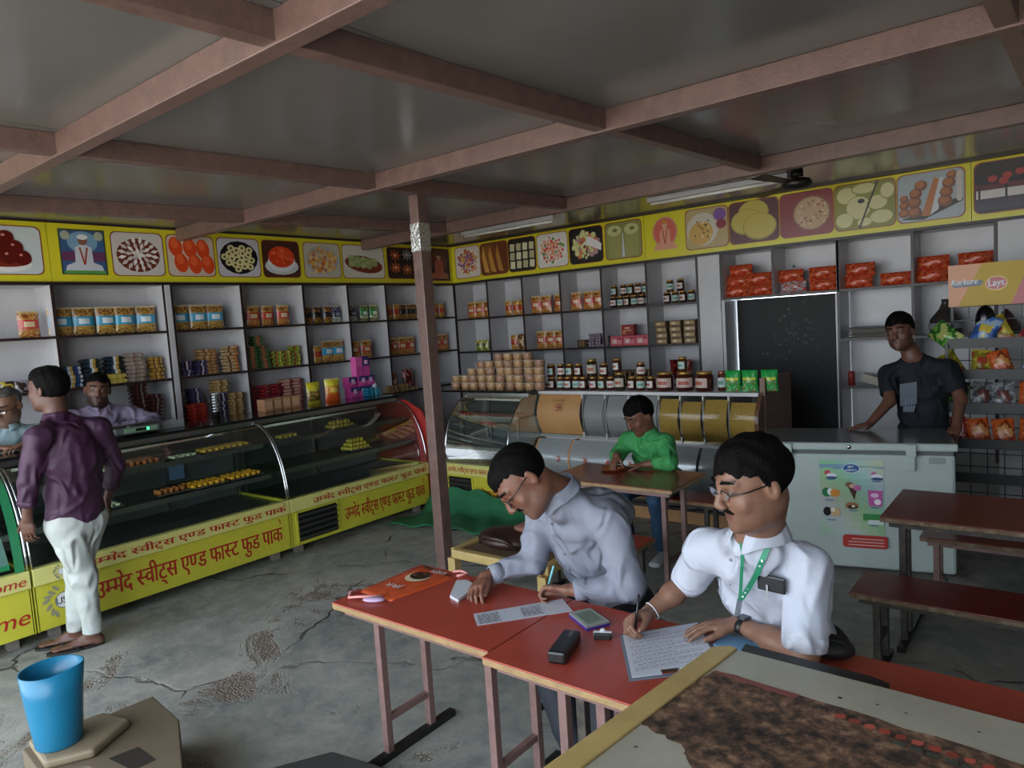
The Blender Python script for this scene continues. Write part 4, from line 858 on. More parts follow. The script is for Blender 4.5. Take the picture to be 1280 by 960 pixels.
m = MB(); m.box(1.0, 1.09, -.003, .0, .745, .785); m.box(.02, .10, -.003, 0, .745, .785); fp(m, 'badge', mat('badge_grey', '#8c9897', .3))
po = thing('freezer_poster', 'ice cream poster with a blue oval logo and a red strip, stuck on the freezer', 'poster', (-1.69, 4.80, 0), fa)
a = Art((.365, -.0025, .26), (1, 0, 0), (0, 0, 1)); PW, PH = .38, .50
N_ = 12
for j in range(N_):
    for i in range(8):
        c = (.66+.08*math.sin(i*.5+j*.4), .76+.03*math.cos(j*.6), .68+.09*math.sin(j*.5+i*.6)); a.k = 1; a.m.cur = lin('#%02x%02x%02x' % tuple(int(255*x*(.98 if j > 8 else .95)) for x in c)); a.m.add([a.p(PW*u, PH*v) for u, v in ((i/8, j/N_), ((i+1)/8, j/N_), ((i+1)/8, (j+1)/N_), (i/8, (j+1)/N_))], [(0, 1, 2, 3)])
a.poly([(0, .44), (.05, .45), (.10, .435), (.15, .445), (.15, .47), (0, .47)], '#7aa0b4'); a.poly([(.2, .44), (.28, .455), (.38, .44), (.38, .46), (.2, .465)], '#8ea8a8')
a.ell(.19, .445, .052, .032, '#e0e6ea', 20); a.ell(.19, .445, .048, .029, '#1f5f9a', 20)
def blob(x, y, cs, w_=.04, h_=.04):
    for c, dx, dy, rx, ry in cs: a.ell(x+dx*w_, y+dy*h_, rx*w_, ry*h_, c, 10, 0, .3)
blob(.06, .40, (('#c8505a', -.3, .3, .5, .45), ('#e0e4ea', .3, -.1, .8, .35), ('#2c4c7c', .3, -.5, .9, .2)))
blob(.33, .395, (('#b87ca0', -.2, .4, .4, .4), ('#dfe3ea', .2, 0, .8, .35), ('#2c4c7c', .3, -.4, .9, .25)))
blob(.06, .28, (('#2f7a50', -.4, 0, .6, .8), ('#dfe8e0', 0, .1, .35, .6), ('#d08a3a', .6, -.1, .6, .7)), .05)
a.poly([(.165, .33), (.225, .32), (.205, .235)], '#4c2c20'); blob(.18, .335, (('#7a5240', 0, 0, .7, .45), ('#c8a090', .5, -.2, .6, .4), ('#b8689a', 1.1, -.5, .6, .5)))
a.poly([(.29, .20), (.365, .195), (.37, .30), (.285, .305)], '#b85a9c'); blob(.325, .27, (('#e0b8d4', 0, 0, .6, .4), ('#e8e0e8', .4, -1.1, .5, .5)))
blob(.19, .195, (('#9a6a4a', 0, 0, 1, .6), ('#3c2418', .1, -.2, .7, .35), ('#d8d0c0', .2, -.1, .3, .2)))
blob(.06, .15, (('#1c1a1c', -.4, 0, .5, .8), ('#c8a878', .6, -.1, .6, .7), ('#e0d8c8', .3, .3, .3, .4)), .05)
a.rect(.255, .37, .10, .145, '#3f8a4c'); a.rect(.285, .375, .075, .105, '#d0d8d8')
for x, y in ((.04, .365), (.31, .36), (.03, .225), (.30, .185), (.04, .09), (.17, .16), (.29, .065)): a.rect(x, x+.05, y, y+.008, '#5a7a98')
a.rrect(.13, .395, -.085, .0, .02, '#b03a34')
for k in range(3): a.rect(.165+.02*(k == 0), .375, -.028-.02*k, -.022-.02*k, '#d8b8b0')
a.build('poster_sheet', MATS['print'], po, world=False)
lettering(latin('SKY', .05), (.365+.170, -.008, .26+.449), (1, 0, 0), (0, 0, 1), .036, .016, mat('ink_white', '#e6eaee', .4), po, 'poster_lettering', world=False)
lettering(latin('AISHCI', .05), (.365+.155, -.008, .26+.427), (1, 0, 0), (0, 0, 1), .066, .014, MATS['ink_white'], po, 'poster_lettering', world=False)
# ------------------------------------------------------------ goods on the shelves
FO, PT = MATS['foil'], MATS['paint']
def packet(name, w_, h, d, paint, seed=0, mt=None, crimp=True):
    """upright pillow packet, front towards -y, standing on z=0"""
    R = random.Random(seed); nx, nz = 12, 15; m = MB(); m.smooth = True; vs = []; cols = []; fs = []
    for sgn in (-1, 1):
        for j in range(nz+1):
            for i in range(nx+1):
                u, v = i/nx, j/nz; b = (max(0, math.sin(PI*u))**.55)*(max(0, math.sin(PI*(.04+v*.92)))**.6)
                y = sgn*d/2*b*(1+.12*math.sin(u*9+seed+v*5)); x = (u-.5)*w_*(1-.05*math.sin(PI*v)); vs.append((x, y, v*h))
    o = (nx+1)*(nz+1)
    for s_ in (0, 1):
        for j in range(nz):
            for i in range(nx):
                q = (s_*o+j*(nx+1)+i, s_*o+j*(nx+1)+i+1, s_*o+(j+1)*(nx+1)+i+1, s_*o+(j+1)*(nx+1)+i)
                fs.append(q if s_ == 0 else q[::-1]); cols.append(lin(paint((i+.5)/nx, (j+.5)/nz, R)))
    m.add(vs, fs, cols); return m.build(name, mt or FO)
def pouch(top, mid, low, dots=None, speck=None):
    def f(u, v, R):
        if v > .93: return '#c8b89a'
        c = top if v > .66 else (mid if v > .3 else low)
        if speck and (v > .66 or v < .3) and R.random() < .45: c = R.choice(speck)
        if dots and .4 < v < .6 and .25 < u < .75: c = dots
        return c
    return f
def mixc(*cs):
    a = sum(int(c[1:3], 16) for c in cs) % 17; b = sum(int(c[3:5], 16) for c in cs) % 13
    def f(u, v, R):
        t = math.sin(u*7+a)+math.sin(v*9+b)+math.sin((u+v)*5+a*b)+math.sin((u-v)*8+b)*.7+R.uniform(-.35, .35)
        if abs(v-.55) < .12 and .22 < u < .78: return cs[-1]
        return cs[min(len(cs)-1, max(0, int((t+3)/6*len(cs))))]
    return f
WALLROT = {'L': PI/2, 'B': 0}
def spot(wall, p, d): return (-6.4-d, p) if wall == 'L' else (p, 6.87+d)
ORD = ['first', 'second', 'third', 'fourth', 'fifth', 'sixth', 'seventh', 'eighth', 'ninth', 'tenth', 'eleventh', 'twelfth']
def ordl(i, n):
    if n == 1: return ''
    if n == 2: return ('left ', 'right ')[i]
    return 'leftmost ' if i == 0 else 'rightmost ' if i == n-1 else ORD[i]+' from left '
def row(proto, wall, ps, z, base, where, cat='packet', d=.10, jit=.0, used=set()):
    R = random.Random(len(base)+len(where)); n = len(ps)
    for i, p in enumerate(ps):
        lab = (ordl(i, n)+base+', '+where)[:140]; x, y = spot(wall, p, d+R.uniform(0, .03)); rz = WALLROT[wall]+R.uniform(-jit, jit)
        if proto.name not in used and 'label' not in proto:
            o = proto; o.location = (x, y, z); o.rotation_euler = (0, 0, rz); o['label'] = lab; used.add(proto.name)
        else: o = dup(proto, (x, y, z), rz, lab)
        o['category'] = cat
        if n > 1: o['group'] = base+' '+where
        elif 'group' in o: del o['group']
blue = packet('namkeen_packet', .176, .235, .06, pouch('#a8803a', '#2f9cc4', '#b08a40', '#d8e8ee', ('#6a4a22', '#c9a860', '#8a5a2c')), 1)
redg = packet('namkeen_packet', .155, .215, .055, pouch('#c08a44', '#c03a2a', '#b8763a', '#e0c8a0', ('#8a4a24', '#d0a860')), 2)
dark = packet('snack_packet', .12, .19, .05, pouch('#5a1f1c', '#1c1214', '#a87a34', None, ('#c49a48', '#3a1a14')), 3)
navy = packet('snack_packet', .12, .19, .05, pouch('#232c5c', '#1c2344', '#c8c4b0', '#8c90a8', ('#2c3a74', '#b8b49a')), 4)
grn = packet('snack_packet', .13, .19, .05, pouch('#1f7a3a', '#2f9a4c', '#cfc8a4', '#dfe8d8', ('#176030', '#c8b870')), 5)
gold = packet('snack_packet', .11, .19, .05, pouch('#c08a30', '#b8442a', '#c89a48', None, ('#8a3a20', '#d8b060')), 6)
T1, T2 = 'on the top left wall shelf', 'on the middle left wall shelf'
row(redg, 'L', [2.02], 1.94, 'red and gold snack pouch alone in the cubby', 'top shelf, far left')
row(blue, 'L', [2.24, 2.42, 2.60, 2.75, 2.93], 1.94, 'blue and gold packet', 'top shelf between portrait picture and pillar', jit=.15)
row(blue, 'L', [3.24, 3.42, 3.59], 1.94, 'blue and gold packet', 'top shelf just right of the pillar', jit=.1)
row(redg, 'L', [3.99, 4.16, 4.33], 1.94, 'red and gold packet', 'top shelf under the orange bowl picture', jit=.1)
row(dark, 'L', [4.64, 4.77, 4.90], 1.94, 'dark brown packet', 'top shelf under the barfi squares picture')
row(navy, 'L', [5.03], 1.94, 'navy packet beside the dark brown ones', T1)
row(navy, 'L', [5.25], 1.94, 'navy packet beside two green ones', T1)
row(grn, 'L', [5.44, 5.58], 1.94, 'green packet', 'top shelf under the green sweets picture')
row(gold, 'L', [5.80, 5.93], 1.94, 'red and gold packet', 'top shelf left of the post, beside dark packets')
row(dark, 'L', [6.05, 6.15, 6.24], 1.94, 'dark packet', 'top shelf directly left of the steel post')
row(gold, 'L', [6.60, 6.72], 1.94, 'orange gold packet', 'top shelf right of the steel post')
row(blue, 'L', [4.86, 5.00], 1.51, 'blue and gold packet', 'middle shelf under the dark packets', jit=.1)
row(gold, 'L', [4.72], 1.51, 'small red packet beside two blue ones', T2)
row(redg, 'L', [5.24, 5.42], 1.51, 'red gold packet', 'middle shelf above the pink boxes', jit=.2)
row(redg, 'L', [5.84, 6.0, 6.14], 1.51, 'red gold packet', 'middle shelf directly left of the steel post', jit=.2)
row(redg, 'L', [6.62, 6.74], 1.51, 'red packet', 'middle shelf right of the steel post')
# back wall pouches
row(redg, 'B', [-6.20, -6.06, -5.93], 1.90, 'pinkish red pouch', 'top back shelf, first cubby from the corner')
row(gold, 'B', [-5.60, -5.48, -5.37], 1.90, 'yellow brown pouch', 'top back shelf, second cubby from the corner')
row(redg, 'B', [-5.14, -4.99, -4.82], 1.90, 'red gold pouch', 'top back shelf, third cubby from the corner')
row(redg, 'B', [-4.57, -4.40, -4.25], 1.90, 'red gold pouch', 'top back shelf, fourth cubby beside the jars')
yel = packet('snack_packet', .11, .14, .05, mixc('#b8a83a', '#6a8a34', '#d0c060', '#4a5a28'), 7)
brn = packet('snack_packet', .11, .19, .05, mixc('#6a3c20', '#a07038', '#4a2a18', '#c09850'), 8)
row(yel, 'B', [-6.13, -6.02], 1.47, 'small green yellow packet', 'middle back shelf, cubby nearest the corner')
row(gold, 'B', [-5.53], 1.47, 'red gold packet beside brown ones', 'middle back shelf, second cubby')
row(brn, 'B', [-5.41, -5.32], 1.47, 'brown mottled packet', 'middle back shelf, second cubby')
row(redg, 'B', [-5.10, -4.96, -4.84], 1.47, 'glossy red packet', 'middle back shelf, third cubby', jit=.2)
# stacks of biscuit bars
def barpack(name, w_, h, d, paint, seed):
    R = random.Random(seed); m = MB(); nx = 7; m.smooth = False
    for i in range(nx):
        x0, x1 = -w_/2+w_*i/nx, -w_/2+w_*(i+1)/nx; s0 = .5 if i in (0,) else 1; s1 = .5 if i == nx-1 else 1
        def sec(x, s_): return [(x, -d/2, h*.5-h*.5*s_*.8), (x, -d/2, h*.5+h*.5*s_*.8), (x, -d/2*.8, h*.5+h*.5*s_), (x, d/2*.8, h*.5+h*.5*s_), (x, d/2, h*.5), (x, d/2*.8, h*.5-h*.5*s_), (x, -d/2*.8, h*.5-h*.5*s_)]
        a, b = sec(x0, s0), sec(x1, s1); c = lin(paint(i/nx, .5, R)); k = 7
        m.add(a+b, [(j, (j+1) % k, k+(j+1) % k, k+j) for j in range(k)]+([tuple(range(k-1, -1, -1))] if i == 0 else [])+([tuple(range(k, 2*k))] if i == nx-1 else []), [lin(paint(i/nx, j/k, R)) for j in range(k)]+[c]*((i == 0)+(i == nx-1)))
    return m.build(name, FO, fix=True)
def stack(proto, wall, p0, cols, rows, z, pitch, hp, base, where, cat='packet', d=.10, drop=(), jx=.004, used=set()):
    R = random.Random(int(abs(p0)*1000)+cols)
    rws = rows if isinstance(rows, (list, tuple)) else [rows]*cols
    for i in range(cols):
        for j in range(rws[i]):
            o_ = ordl(i, cols).strip(); up = 'bottom' if j == 0 else 'top' if j == rws[i]-1 else ORD[j]+' up'
            o_ = o_.replace(' from left', '')
            lab = f"{base}, {up}{' in '+o_+' pile' if o_ else ''}, {where}"
            x, y = spot(wall, p0+i*pitch+R.uniform(-jx, jx)*2, d+R.uniform(-.01, .01)); rz = WALLROT[wall]+R.uniform(-.05, .05)
            if proto.name not in used and 'label' not in proto: o = proto; o.location = (x, y, z+j*hp); o.rotation_euler = (0, 0, rz); o['label'] = lab; used.add(proto.name)
            else: o = dup(proto, (x, y, z+j*hp), rz, lab)
            o['category'] = cat; o['group'] = base+' '+where
def stripes(*cs): return lambda u, v, R: cs[int(u*6.99) % len(cs)]
Bk = {}
Bk['nw'] = barpack('biscuit_pack', .14, .036, .09, stripes('#28406e', '#b8bcc4', '#b89a44', '#1c2c54'), 1)
Bk['by'] = barpack('biscuit_pack', .15, .038, .09, stripes('#18222a', '#20364a', '#c8ccc8', '#b8923a', '#15201a'), 2)
Bk['clear'] = barpack('biscuit_pack', .17, .036, .09, stripes('#94837a', '#a8968a', '#8a6f60'), 3)
Bk['gold'] = barpack('biscuit_pack', .11, .034, .09, stripes('#a07a34', '#6a4a22', '#c09a54'), 4)
Bk['purp'] = barpack('biscuit_pack', .13, .028, .09, stripes('#2c2440', '#4a3c6a', '#1c1828', '#b0a8b8'), 5)
Bk['tan'] = barpack('biscuit_pack', .20, .030, .09, stripes('#b08a5c', '#8a5a38', '#c4a070', '#a06c44'), 6)
Bk['redgold'] = barpack('biscuit_pack', .14, .032, .09, mixc('#8a3c24', '#c07a44', '#b0a078', '#6a2c1c'), 7)
Bk['grbr'] = barpack('biscuit_pack', .12, .026, .08, stripes('#3c5a34', '#8c5434', '#a06a48', '#7c4a30', '#2f6a3c'), 8)
Bk['yg'] = barpack('biscuit_pack', .11, .042, .08, mixc('#a8ac3a', '#7c9a34', '#b03a34', '#d0c858', '#4a6a2c'), 9)
Bk['choc'] = barpack('chocolate_box', .13, .036, .10, stripes('#3a1418', '#5a2428', '#2a1014', '#8a7074'), 10)
Bk['redb'] = barpack('biscuit_pack', .21, .036, .10, stripes('#9a2a22', '#b8382c', '#8a2420'), 11)
Bk['straw'] = barpack('biscuit_pack', .17, .030, .09, stripes('#a88a58', '#c0a474', '#7a5a34'), 12)
Bk['dred'] = barpack('biscuit_pack', .13, .034, .10, mixc('#7a1c24', '#a03038', '#c8a0a0', '#5a141c'), 13)
Bk['pink'] = barpack('biscuit_pack', .13, .034, .10, mixc('#a8726a', '#c89a88', '#8a4a48', '#b08a60'), 14)
Bk['yel'] = barpack('biscuit_pack', .16, .042, .09, stripes('#c0aa48', '#d0bc60'), 15)
stack(Bk['nw'], 'L', 2.27, 1, 5, 1.51, .14, .036, 'navy and silver bar pack', 'middle shelf behind the two men')
stack(Bk['by'], 'L', 2.42, 1, 6, 1.51, .15, .038, 'blue black bar pack', 'middle shelf behind the two men')
stack(Bk['yel'], 'L', 2.60, 1, 2, 1.51, .15, .042, 'yellow bar pack', 'under black packs on the middle shelf')
stack(Bk['by'], 'L', 2.605, 1, 4, 1.595, .15, .038, 'black and gold bar pack', 'on the yellow bars, middle shelf')
stack(Bk['clear'], 'L', 2.77, 1, 7, 1.51, .15, .036, 'pale clear wrapped bar pack', 'middle shelf near the pillar')
stack(Bk['gold'], 'L', 2.96, 1, 6, 1.51, .15, .034, 'gold bar pack', 'middle shelf beside the pillar')
stack(Bk['purp'], 'L', 3.22, 2, 5, 1.51, .14, .028, 'dark purple bar pack', 'middle shelf right of pillar')
stack(Bk['tan'], 'L', 3.46, 1, 8, 1.51, .2, .030, 'tan bar pack', 'middle shelf right of the purple packs', d=.14)
stack(Bk['redgold'], 'L', 3.68, 1, 8, 1.51, .2, .032, 'red gold mottled bar pack', 'middle shelf, right of tan packs')
stack(Bk['grbr'], 'L', 3.91, 2, 9, 1.51, .13, .026, 'brown and green bar pack', 'middle shelf under red pouches')
stack(Bk['grbr'], 'L', 3.98, 1, 4, 1.745, .13, .026, 'brown bar pack', 'crossing the two brown green columns')
stack(Bk['yg'], 'L', 4.20, 3, [4, 4, 5], 1.51, .105, .042, 'yellow green candy bar pack', 'middle shelf, third cubby after pillar')
stack(Bk['choc'], 'L', 2.78, 2, [10, 7], 1.13, .12, .036, 'dark red chocolate box', 'behind the weighing scale')
stack(Bk['redb'], 'L', 3.28, 1, 5, 1.07, .2, .036, 'red bar pack', 'lower shelf behind the steel cup')
stack(Bk['purp'], 'L', 3.28, 1, 5, 1.25, .2, .028, 'dark purple bar pack', 'on the red bars, lower shelf')
stack(Bk['purp'], 'L', 3.50, 1, 9, 1.07, .2, .028, 'dark purple bar pack', 'beside the straw coloured packs, lower shelf', d=.05)
stack(Bk['straw'], 'L', 3.66, 1, 8, 1.07, .2, .030, 'straw coloured bar pack', 'lower shelf, nearest cubby right of pillar', d=.06)
stack(Bk['straw'], 'L', 3.54, 1, 4, 1.325, .2, .030, 'straw coloured bar pack', 'topmost pile of the lower shelf')
stack(Bk['dred'], 'L', 3.90, 3, 8, 1.07, .13, .034, 'dark red wrapped bar pack', 'lower shelf, second cubby after pillar')
stack(Bk['pink'], 'L', 4.27, 2, [9, 9], 1.07, .125, .034, 'pinkish mottled bar pack', 'lower shelf beside the dark red packs')
# cartons and small boxes
def boxproto(name, w_, h, d, faces):
    m = MB(); m.col(faces[0]); m.box(-w_/2, w_/2, -d/2, d/2, 0, h); a = Art((-w_/2, -d/2-.0004, 0), (1, 0, 0), (0, 0, 1)); o = m.build(name, PT, bevel=.002)
    for q in faces[1:]: a.rect(*q)
    if len(faces) > 1: a.build('label', MATS['print'], o)
    return o
pinkb = boxproto('pink_box', .105, .105, .10, ['#b8408a', (.0, .105, .06, .105, '#2c2f6c'), (.03, .075, .035, .085, '#cfa8c8'), (.01, .04, .015, .05, '#d85aa0')])
stack(pinkb, 'L', 4.42+.18, 3, 2, 1.15, .112, .1055, 'pink and navy box', 'right end of black worktop', 'box', d=-.58)
for o_, (y, h, c, lab) in enumerate(((4.69, .2, '#d860a8', 'tall plain pink box standing on the pink boxes'), (4.78, .2, '#3a2c6c', 'tall pink and navy box standing on the pink boxes'))):
    b = boxproto('pink_box', .085, h, .085, [c, (.0, .085, .0, h*.5, '#c84a98'), (.02, .065, h*.6, h*.8, '#e0b0d0' if o_ else '#d860a8')]); b.location = (-5.82, y, 1.362); b.rotation_euler = (0, 0, PI/2); tag(b, lab, 'box')
blup = barpack('wipes_packet', .16, .028, .11, stripes('#1f7c9c', '#2f9cbc', '#16607c', '#7cc0d0'), 21)
stack(blup, 'L', 4.62+.35-.19, 1, 3, 1.15, .1, .028, 'bright blue flat packet', 'beside the pink boxes', d=-.66)
beig = boxproto('rusk_box', .085, .11, .12, ['#a87c5a', (.01, .075, .02, .09, '#c09878')])
stack(beig, 'L', 3.58, 4, 1, 1.15, .10, .11, 'beige rusk block', 'right of the steel tumblers', 'packet', d=-.60)
yp = packet('yellow_pouch', .17, .21, .08, lambda u, v, R: '#d8cc30' if v > .72 else (R.choice(('#5a3c1c', '#8a6430', '#c0a050', '#6a7a2c')) if .1 < v < .6 else '#c8c040'), 31)
yp.location = (-5.80, 4.12, 1.15); yp.rotation_euler = (0, 0, PI/2+.1); tag(yp, 'yellow pouch with a window of mixed nuts on the worktop', 'packet')
yo = packet('yellow_pouch', .17, .23, .08, pouch('#e0d034', '#d8902c', '#d05a24', '#e8c860'), 32)
yo.location = (-5.78, 4.33, 1.15); yo.rotation_euler = (0, 0, PI/2-.1); tag(yo, 'yellow and orange pouch left of the pink boxes', 'packet')
clr = packet('clear_bag', .16, .2, .06, mixc('#8c8a88', '#a09c98', '#787674'), 33); row(clr, 'L', [4.56], 1.07, 'crumpled clear bag beside the pinkish packs', 'lower shelf')
rn = packet('net_bag', .13, .22, .09, mixc('#a83424', '#c85a34', '#7a1c1c', '#d8b0a0'), 34); row(rn, 'L', [5.80], 1.07, 'red orange net bag left of the post', 'lower shelf')
rn2 = packet('net_bag', .18, .25, .10, mixc('#8a1c20', '#c8a8a4', '#a83030', '#5a1418'), 35); row(rn2, 'L', [6.02], 1.07, 'red and white net bag left of the post', 'lower shelf')
roll = barpack('rusk_pack', .15, .045, .08, stripes('#a88458', '#c8a878', '#8c6844'), 36)
stack(roll, 'L', 5.62, 3, [2, 2, 1], 1.07, .16, .045, 'beige rusk pack', 'lower shelf at the foot of the net bags', d=-.05)
btl = MB(); btl.smooth = True; btl.col('#b8c4c8'); btl.lathe([(0, 0), (.028, 0), (.028, .10), (.012, .13), (.012, .145)], n=12); btl.col('#24345c'); btl.lathe([(.014, .145), (.014, .165), (0, .166)], n=12)
b = btl.build('small_bottle', PT); b.location = (-5.78, 4.93-.06, 1.15); tag(b, 'small clear bottle with dark blue cap behind the pink boxes', 'bottle')
dk = boxproto('tea_box', .12, .085, .08, ['#4a3424', (.03, .045, .01, .075, '#a08050'), (.07, .085, .01, .075, '#a08050')]); row(dk, 'B', [-4.50], 1.47, 'small dark brown box beside a grey pink pile', 'middle back shelf', 'box')
gp = barpack('soap_pack', .085, .030, .07, stripes('#7c6c7c', '#9a8a94', '#6a5a6c'), 41); stack(gp, 'B', -4.36, 3, 5, 1.47, .09, .030, 'grey pink soap pack', 'middle back shelf')
rb = boxproto('gift_box', .16, .12, .08, ['#8a2018', (.03, .13, .05, .06, '#c8a070'), (.05, .11, .075, .09, '#d8c0a0'), (.02, .06, .01, .05, '#c07050')]); row(rb, 'B', [-3.90], 1.583, 'dark red box standing on top of the pink boxes', 'middle back shelf', 'box', d=.12)
pk = boxproto('cake_box', .155, .11, .10, ['#c8505a', (.01, .145, .02, .085, '#d88088'), (.03, .08, .03, .07, '#e8d0cc'), (.09, .14, .07, .09, '#8a2c38')]); row(pk, 'B', [-4.03, -3.87, -3.71], 1.47, 'pink cake box', 'middle back shelf under the jar shelf', 'box')
gb = boxproto('date_box', .13, .062, .10, ['#6a5234', (.01, .12, .015, .05, '#a08458'), (.03, .07, .02, .045, '#c8b890')])
stack(gb, 'B', -3.47, 3, [4, 4, 4], 1.47, .165, .0625, 'brown gold carton', 'middle back shelf beside the pillar', 'box')
bs = barpack('incense_pack', .05, .15, .05, mixc('#4a2c1c', '#8a5a34', '#c0a070', '#3a3020'), 43); stack(bs, 'B', -4.08, 8, 1, 1.05, .062, .15, 'brown incense pack', 'lower back shelf behind jars')
rm = packet('net_bag', .26, .22, .12, mixc('#6a1a18', '#8a2c24', '#4a1414'), 44); row(rm, 'B', [-3.28], 1.08, 'dark red mesh bag behind the jars', 'lower back shelf')
sw = boxproto('switch_box', .14, .16, .05, ['#b8b8b4', (.05, .09, .03, .06, '#8a8a86')]); row(sw, 'B', [-6.05], 1.17, 'white electrical box with wires near the room corner', 'above the beige tubs', 'switch box', d=.02)
# jars
def jar(r_, h, liq, lidc, labc, seed=0):
    t = thing('pickle_jar'); m = MB(); m.col(liq); m.lathe([(0, 0), (r_*.9, 0), (r_, .008), (r_, h*.78), (r_*.8, h*.86), (r_*.78, h*.88)], n=16); m.build('jar_glass', mat('jar_glass', '#ffffff', .12, attr=True, coat=.6), t, world=False)
    m = MB(); m.col(lidc); m.lathe([(r_*.82, h*.86), (r_*.86, h*.87), (r_*.86, h*.99), (r_*.8, h), (0, h)], n=16); m.build('lid', mat('lid_metal', '#ffffff', .3, metal=.6, attr=True), t, world=False)
    m = MB(); m.col(labc); m.lathe([(r_+.0008, h*.2), (r_+.0008, h*.68)], n=10, a0=-PI/2-1.15, a1=-PI/2+1.15); m.col('#5c8a7c' if seed % 2 else '#a85a4a'); m.lathe([(r_+.0014, h*.34), (r_+.0014, h*.52)], n=8, a0=-PI/2-.6, a1=-PI/2+.6); m.build('label', PT, t, world=False); return t
J = [jar(.040, .125, '#3c1710', '#b08a4a', '#c8c8c4', 0), jar(.040, .125, '#4c2c10', '#b8924c', '#a8c0bc', 1), jar(.075, .165, '#40180f', '#b08848', '#c4aca4', 2), jar(.036, .165, '#4a2014', '#9a5a4a', '#b8c4c4', 1), jar(.050, .165, '#2c2214', '#a8884c', '#b8b4a4', 2)]
JU = set()
def putjar(k, x, y, z, lab, grp):
    if k not in JU: JU.add(k); o = J[k]; o.location = (x, y, z); o['label'] = lab; o['group'] = grp
    else: o = dup(J[k], (x, y, z), random.uniform(-.5, .5), lab, grp)
    o['category'] = 'jar'
for i in range(6): putjar(i % 2, -4.06+i*.088, 6.97, 1.90, ordl(i, 6)+'jar of the bottom row, fifth cubby of the top back shelf', 'jars in the fifth cubby')
for i in range(5): putjar((i+1) % 2, (-4.05, -3.93, -3.84, -3.75, -3.66)[i], 6.985, 2.026, ordl(i, 5)+'jar of the upper row, fifth cubby of the top back shelf', 'jars in the fifth cubby')
for i in range(4): putjar(i % 2, -3.40+i*.092, 6.97, 1.90, ordl(i, 4)+'jar of the bottom row, cubby beside the pillar', 'jars beside the pillar')
for i in range(2): putjar((i+1) % 2, -3.37+i*.12, 6.985, 2.026, ordl(i, 2)+'jar of the upper pair, cubby beside the pillar', 'jars beside the pillar')
LJ = [(-4.0, 0), (-3.90, 1), (-3.81, 0), (-3.72, 1), (-3.63, 0), (-3.53, 0), (-3.43, 1), (-3.34, 0), (-3.24, 4), (-3.12, 0), (-3.03, 1), (-2.93, 0), (-2.79, 2), (-2.61, 2), (-2.43, 2), (-2.28, 3)]
for i, (x, k) in enumerate(LJ):
    putjar(k, x, 5.60+.01*(i % 2), 1.13, ((ORD+['thirteenth', 'fourteenth', 'fifteenth', 'sixteenth'])[i]+' from left in the front row of jars on the snack bin'), 'jars on the snack bin')
UJ = [(-4.0, 1, 1.256), (-3.88, 0, 1.256), (-3.78, 1, 1.256), (-3.68, 0, 1.256), (-3.53, 4, 1.256), (-3.40, 0, 1.256), (-3.26, 0, 1.296), (-3.02, 0, 1.256), (-2.62, 1, 1.296)]
for i, (x, k, z) in enumerate(UJ):
    putjar(k, x, 5.60, z, ORD[i]+' from left of the jars stacked on the front row, snack bin', 'jars stacked on the snack bin')
for i in range(5): putjar(i % 2, -3.95+i*.1, 5.76, 1.13, ordl(i, 5)+'jar of the row behind, left part of the snack bin top', 'jars at the back of the snack bin')
gpk = packet('green_pouch', .13, .17, .075, lambda u, v, R: '#1c9c44' if v > .66 or u < .1 or u > .9 else ('#c8d048' if v > .52 else R.choice(('#3fae54', '#8ac89a', '#a06a4a', '#2c9a48'))), 51)
for i, x in enumerate((-2.185, -2.05, -1.915+.02)):
    lab = ordl(i, 3)+'bright green pouch at the right end of the snack bin'
    if i == 0: gpk.location = (x, 5.60, 1.13); tag(gpk, lab, 'packet', 'green pouches on the snack bin')
    else: dup(gpk, (x, 5.60+.01*i, 1.13), .05*i, lab)
# beige clear tubs on the short worktop
tubp = MB(); tubp.smooth = True; tubp.col('#b08c66'); tubp.lathe([(0, 0), (.046, 0), (.055, .05), (.050, .062)], n=10); tubp.col('#c8b49c'); tubp.lathe([(.056, .062), (.058, .067), (.05, .072), (0, .073)], n=10)
tub = tubp.build('snack_tub', mat('tub_plastic', '#ffffff', .22, attr=True, bump=.3, bscale=70)); first = True
tub2p = MB(); tub2p.smooth = True; tub2p.col('#a07a62'); tub2p.lathe([(0, 0), (.046, 0), (.055, .05), (.050, .062)], n=10); tub2p.col('#b89c90'); tub2p.lathe([(.056, .062), (.058, .067), (.05, .072), (0, .073)], n=10); tub2 = tub2p.build('snack_tub', MATS['tub_plastic']); f2 = True
for i in range(10):
    for j in range((2, 2, 3, 4, 4, 5, 5, 5, 5, 4)[i]):
        x = -5.13+i*.122+random.uniform(-.006, .006); y = 5.45+random.uniform(-.01, .01); z = 1.145+j*.0735
        lab = f"{'tub of beige snacks' if (i+j) % 3 else 'tub of pinkish snacks'}, {ORD[j]} from below, {ORD[i]} stack from left behind the post"
        if (i+j) % 3:
            if first: tub.location = (x, y, z); tag(tub, lab, 'tub', 'tubs piled on the short worktop'); first = False
            else: dup(tub, (x, y, z), 0, lab)
        else:
            if f2: tub2.location = (x, y, z); tag(tub2, lab, 'tub', 'tubs piled on the short worktop'); f2 = False
            else: dup(tub2, (x, y, z), 0, lab)
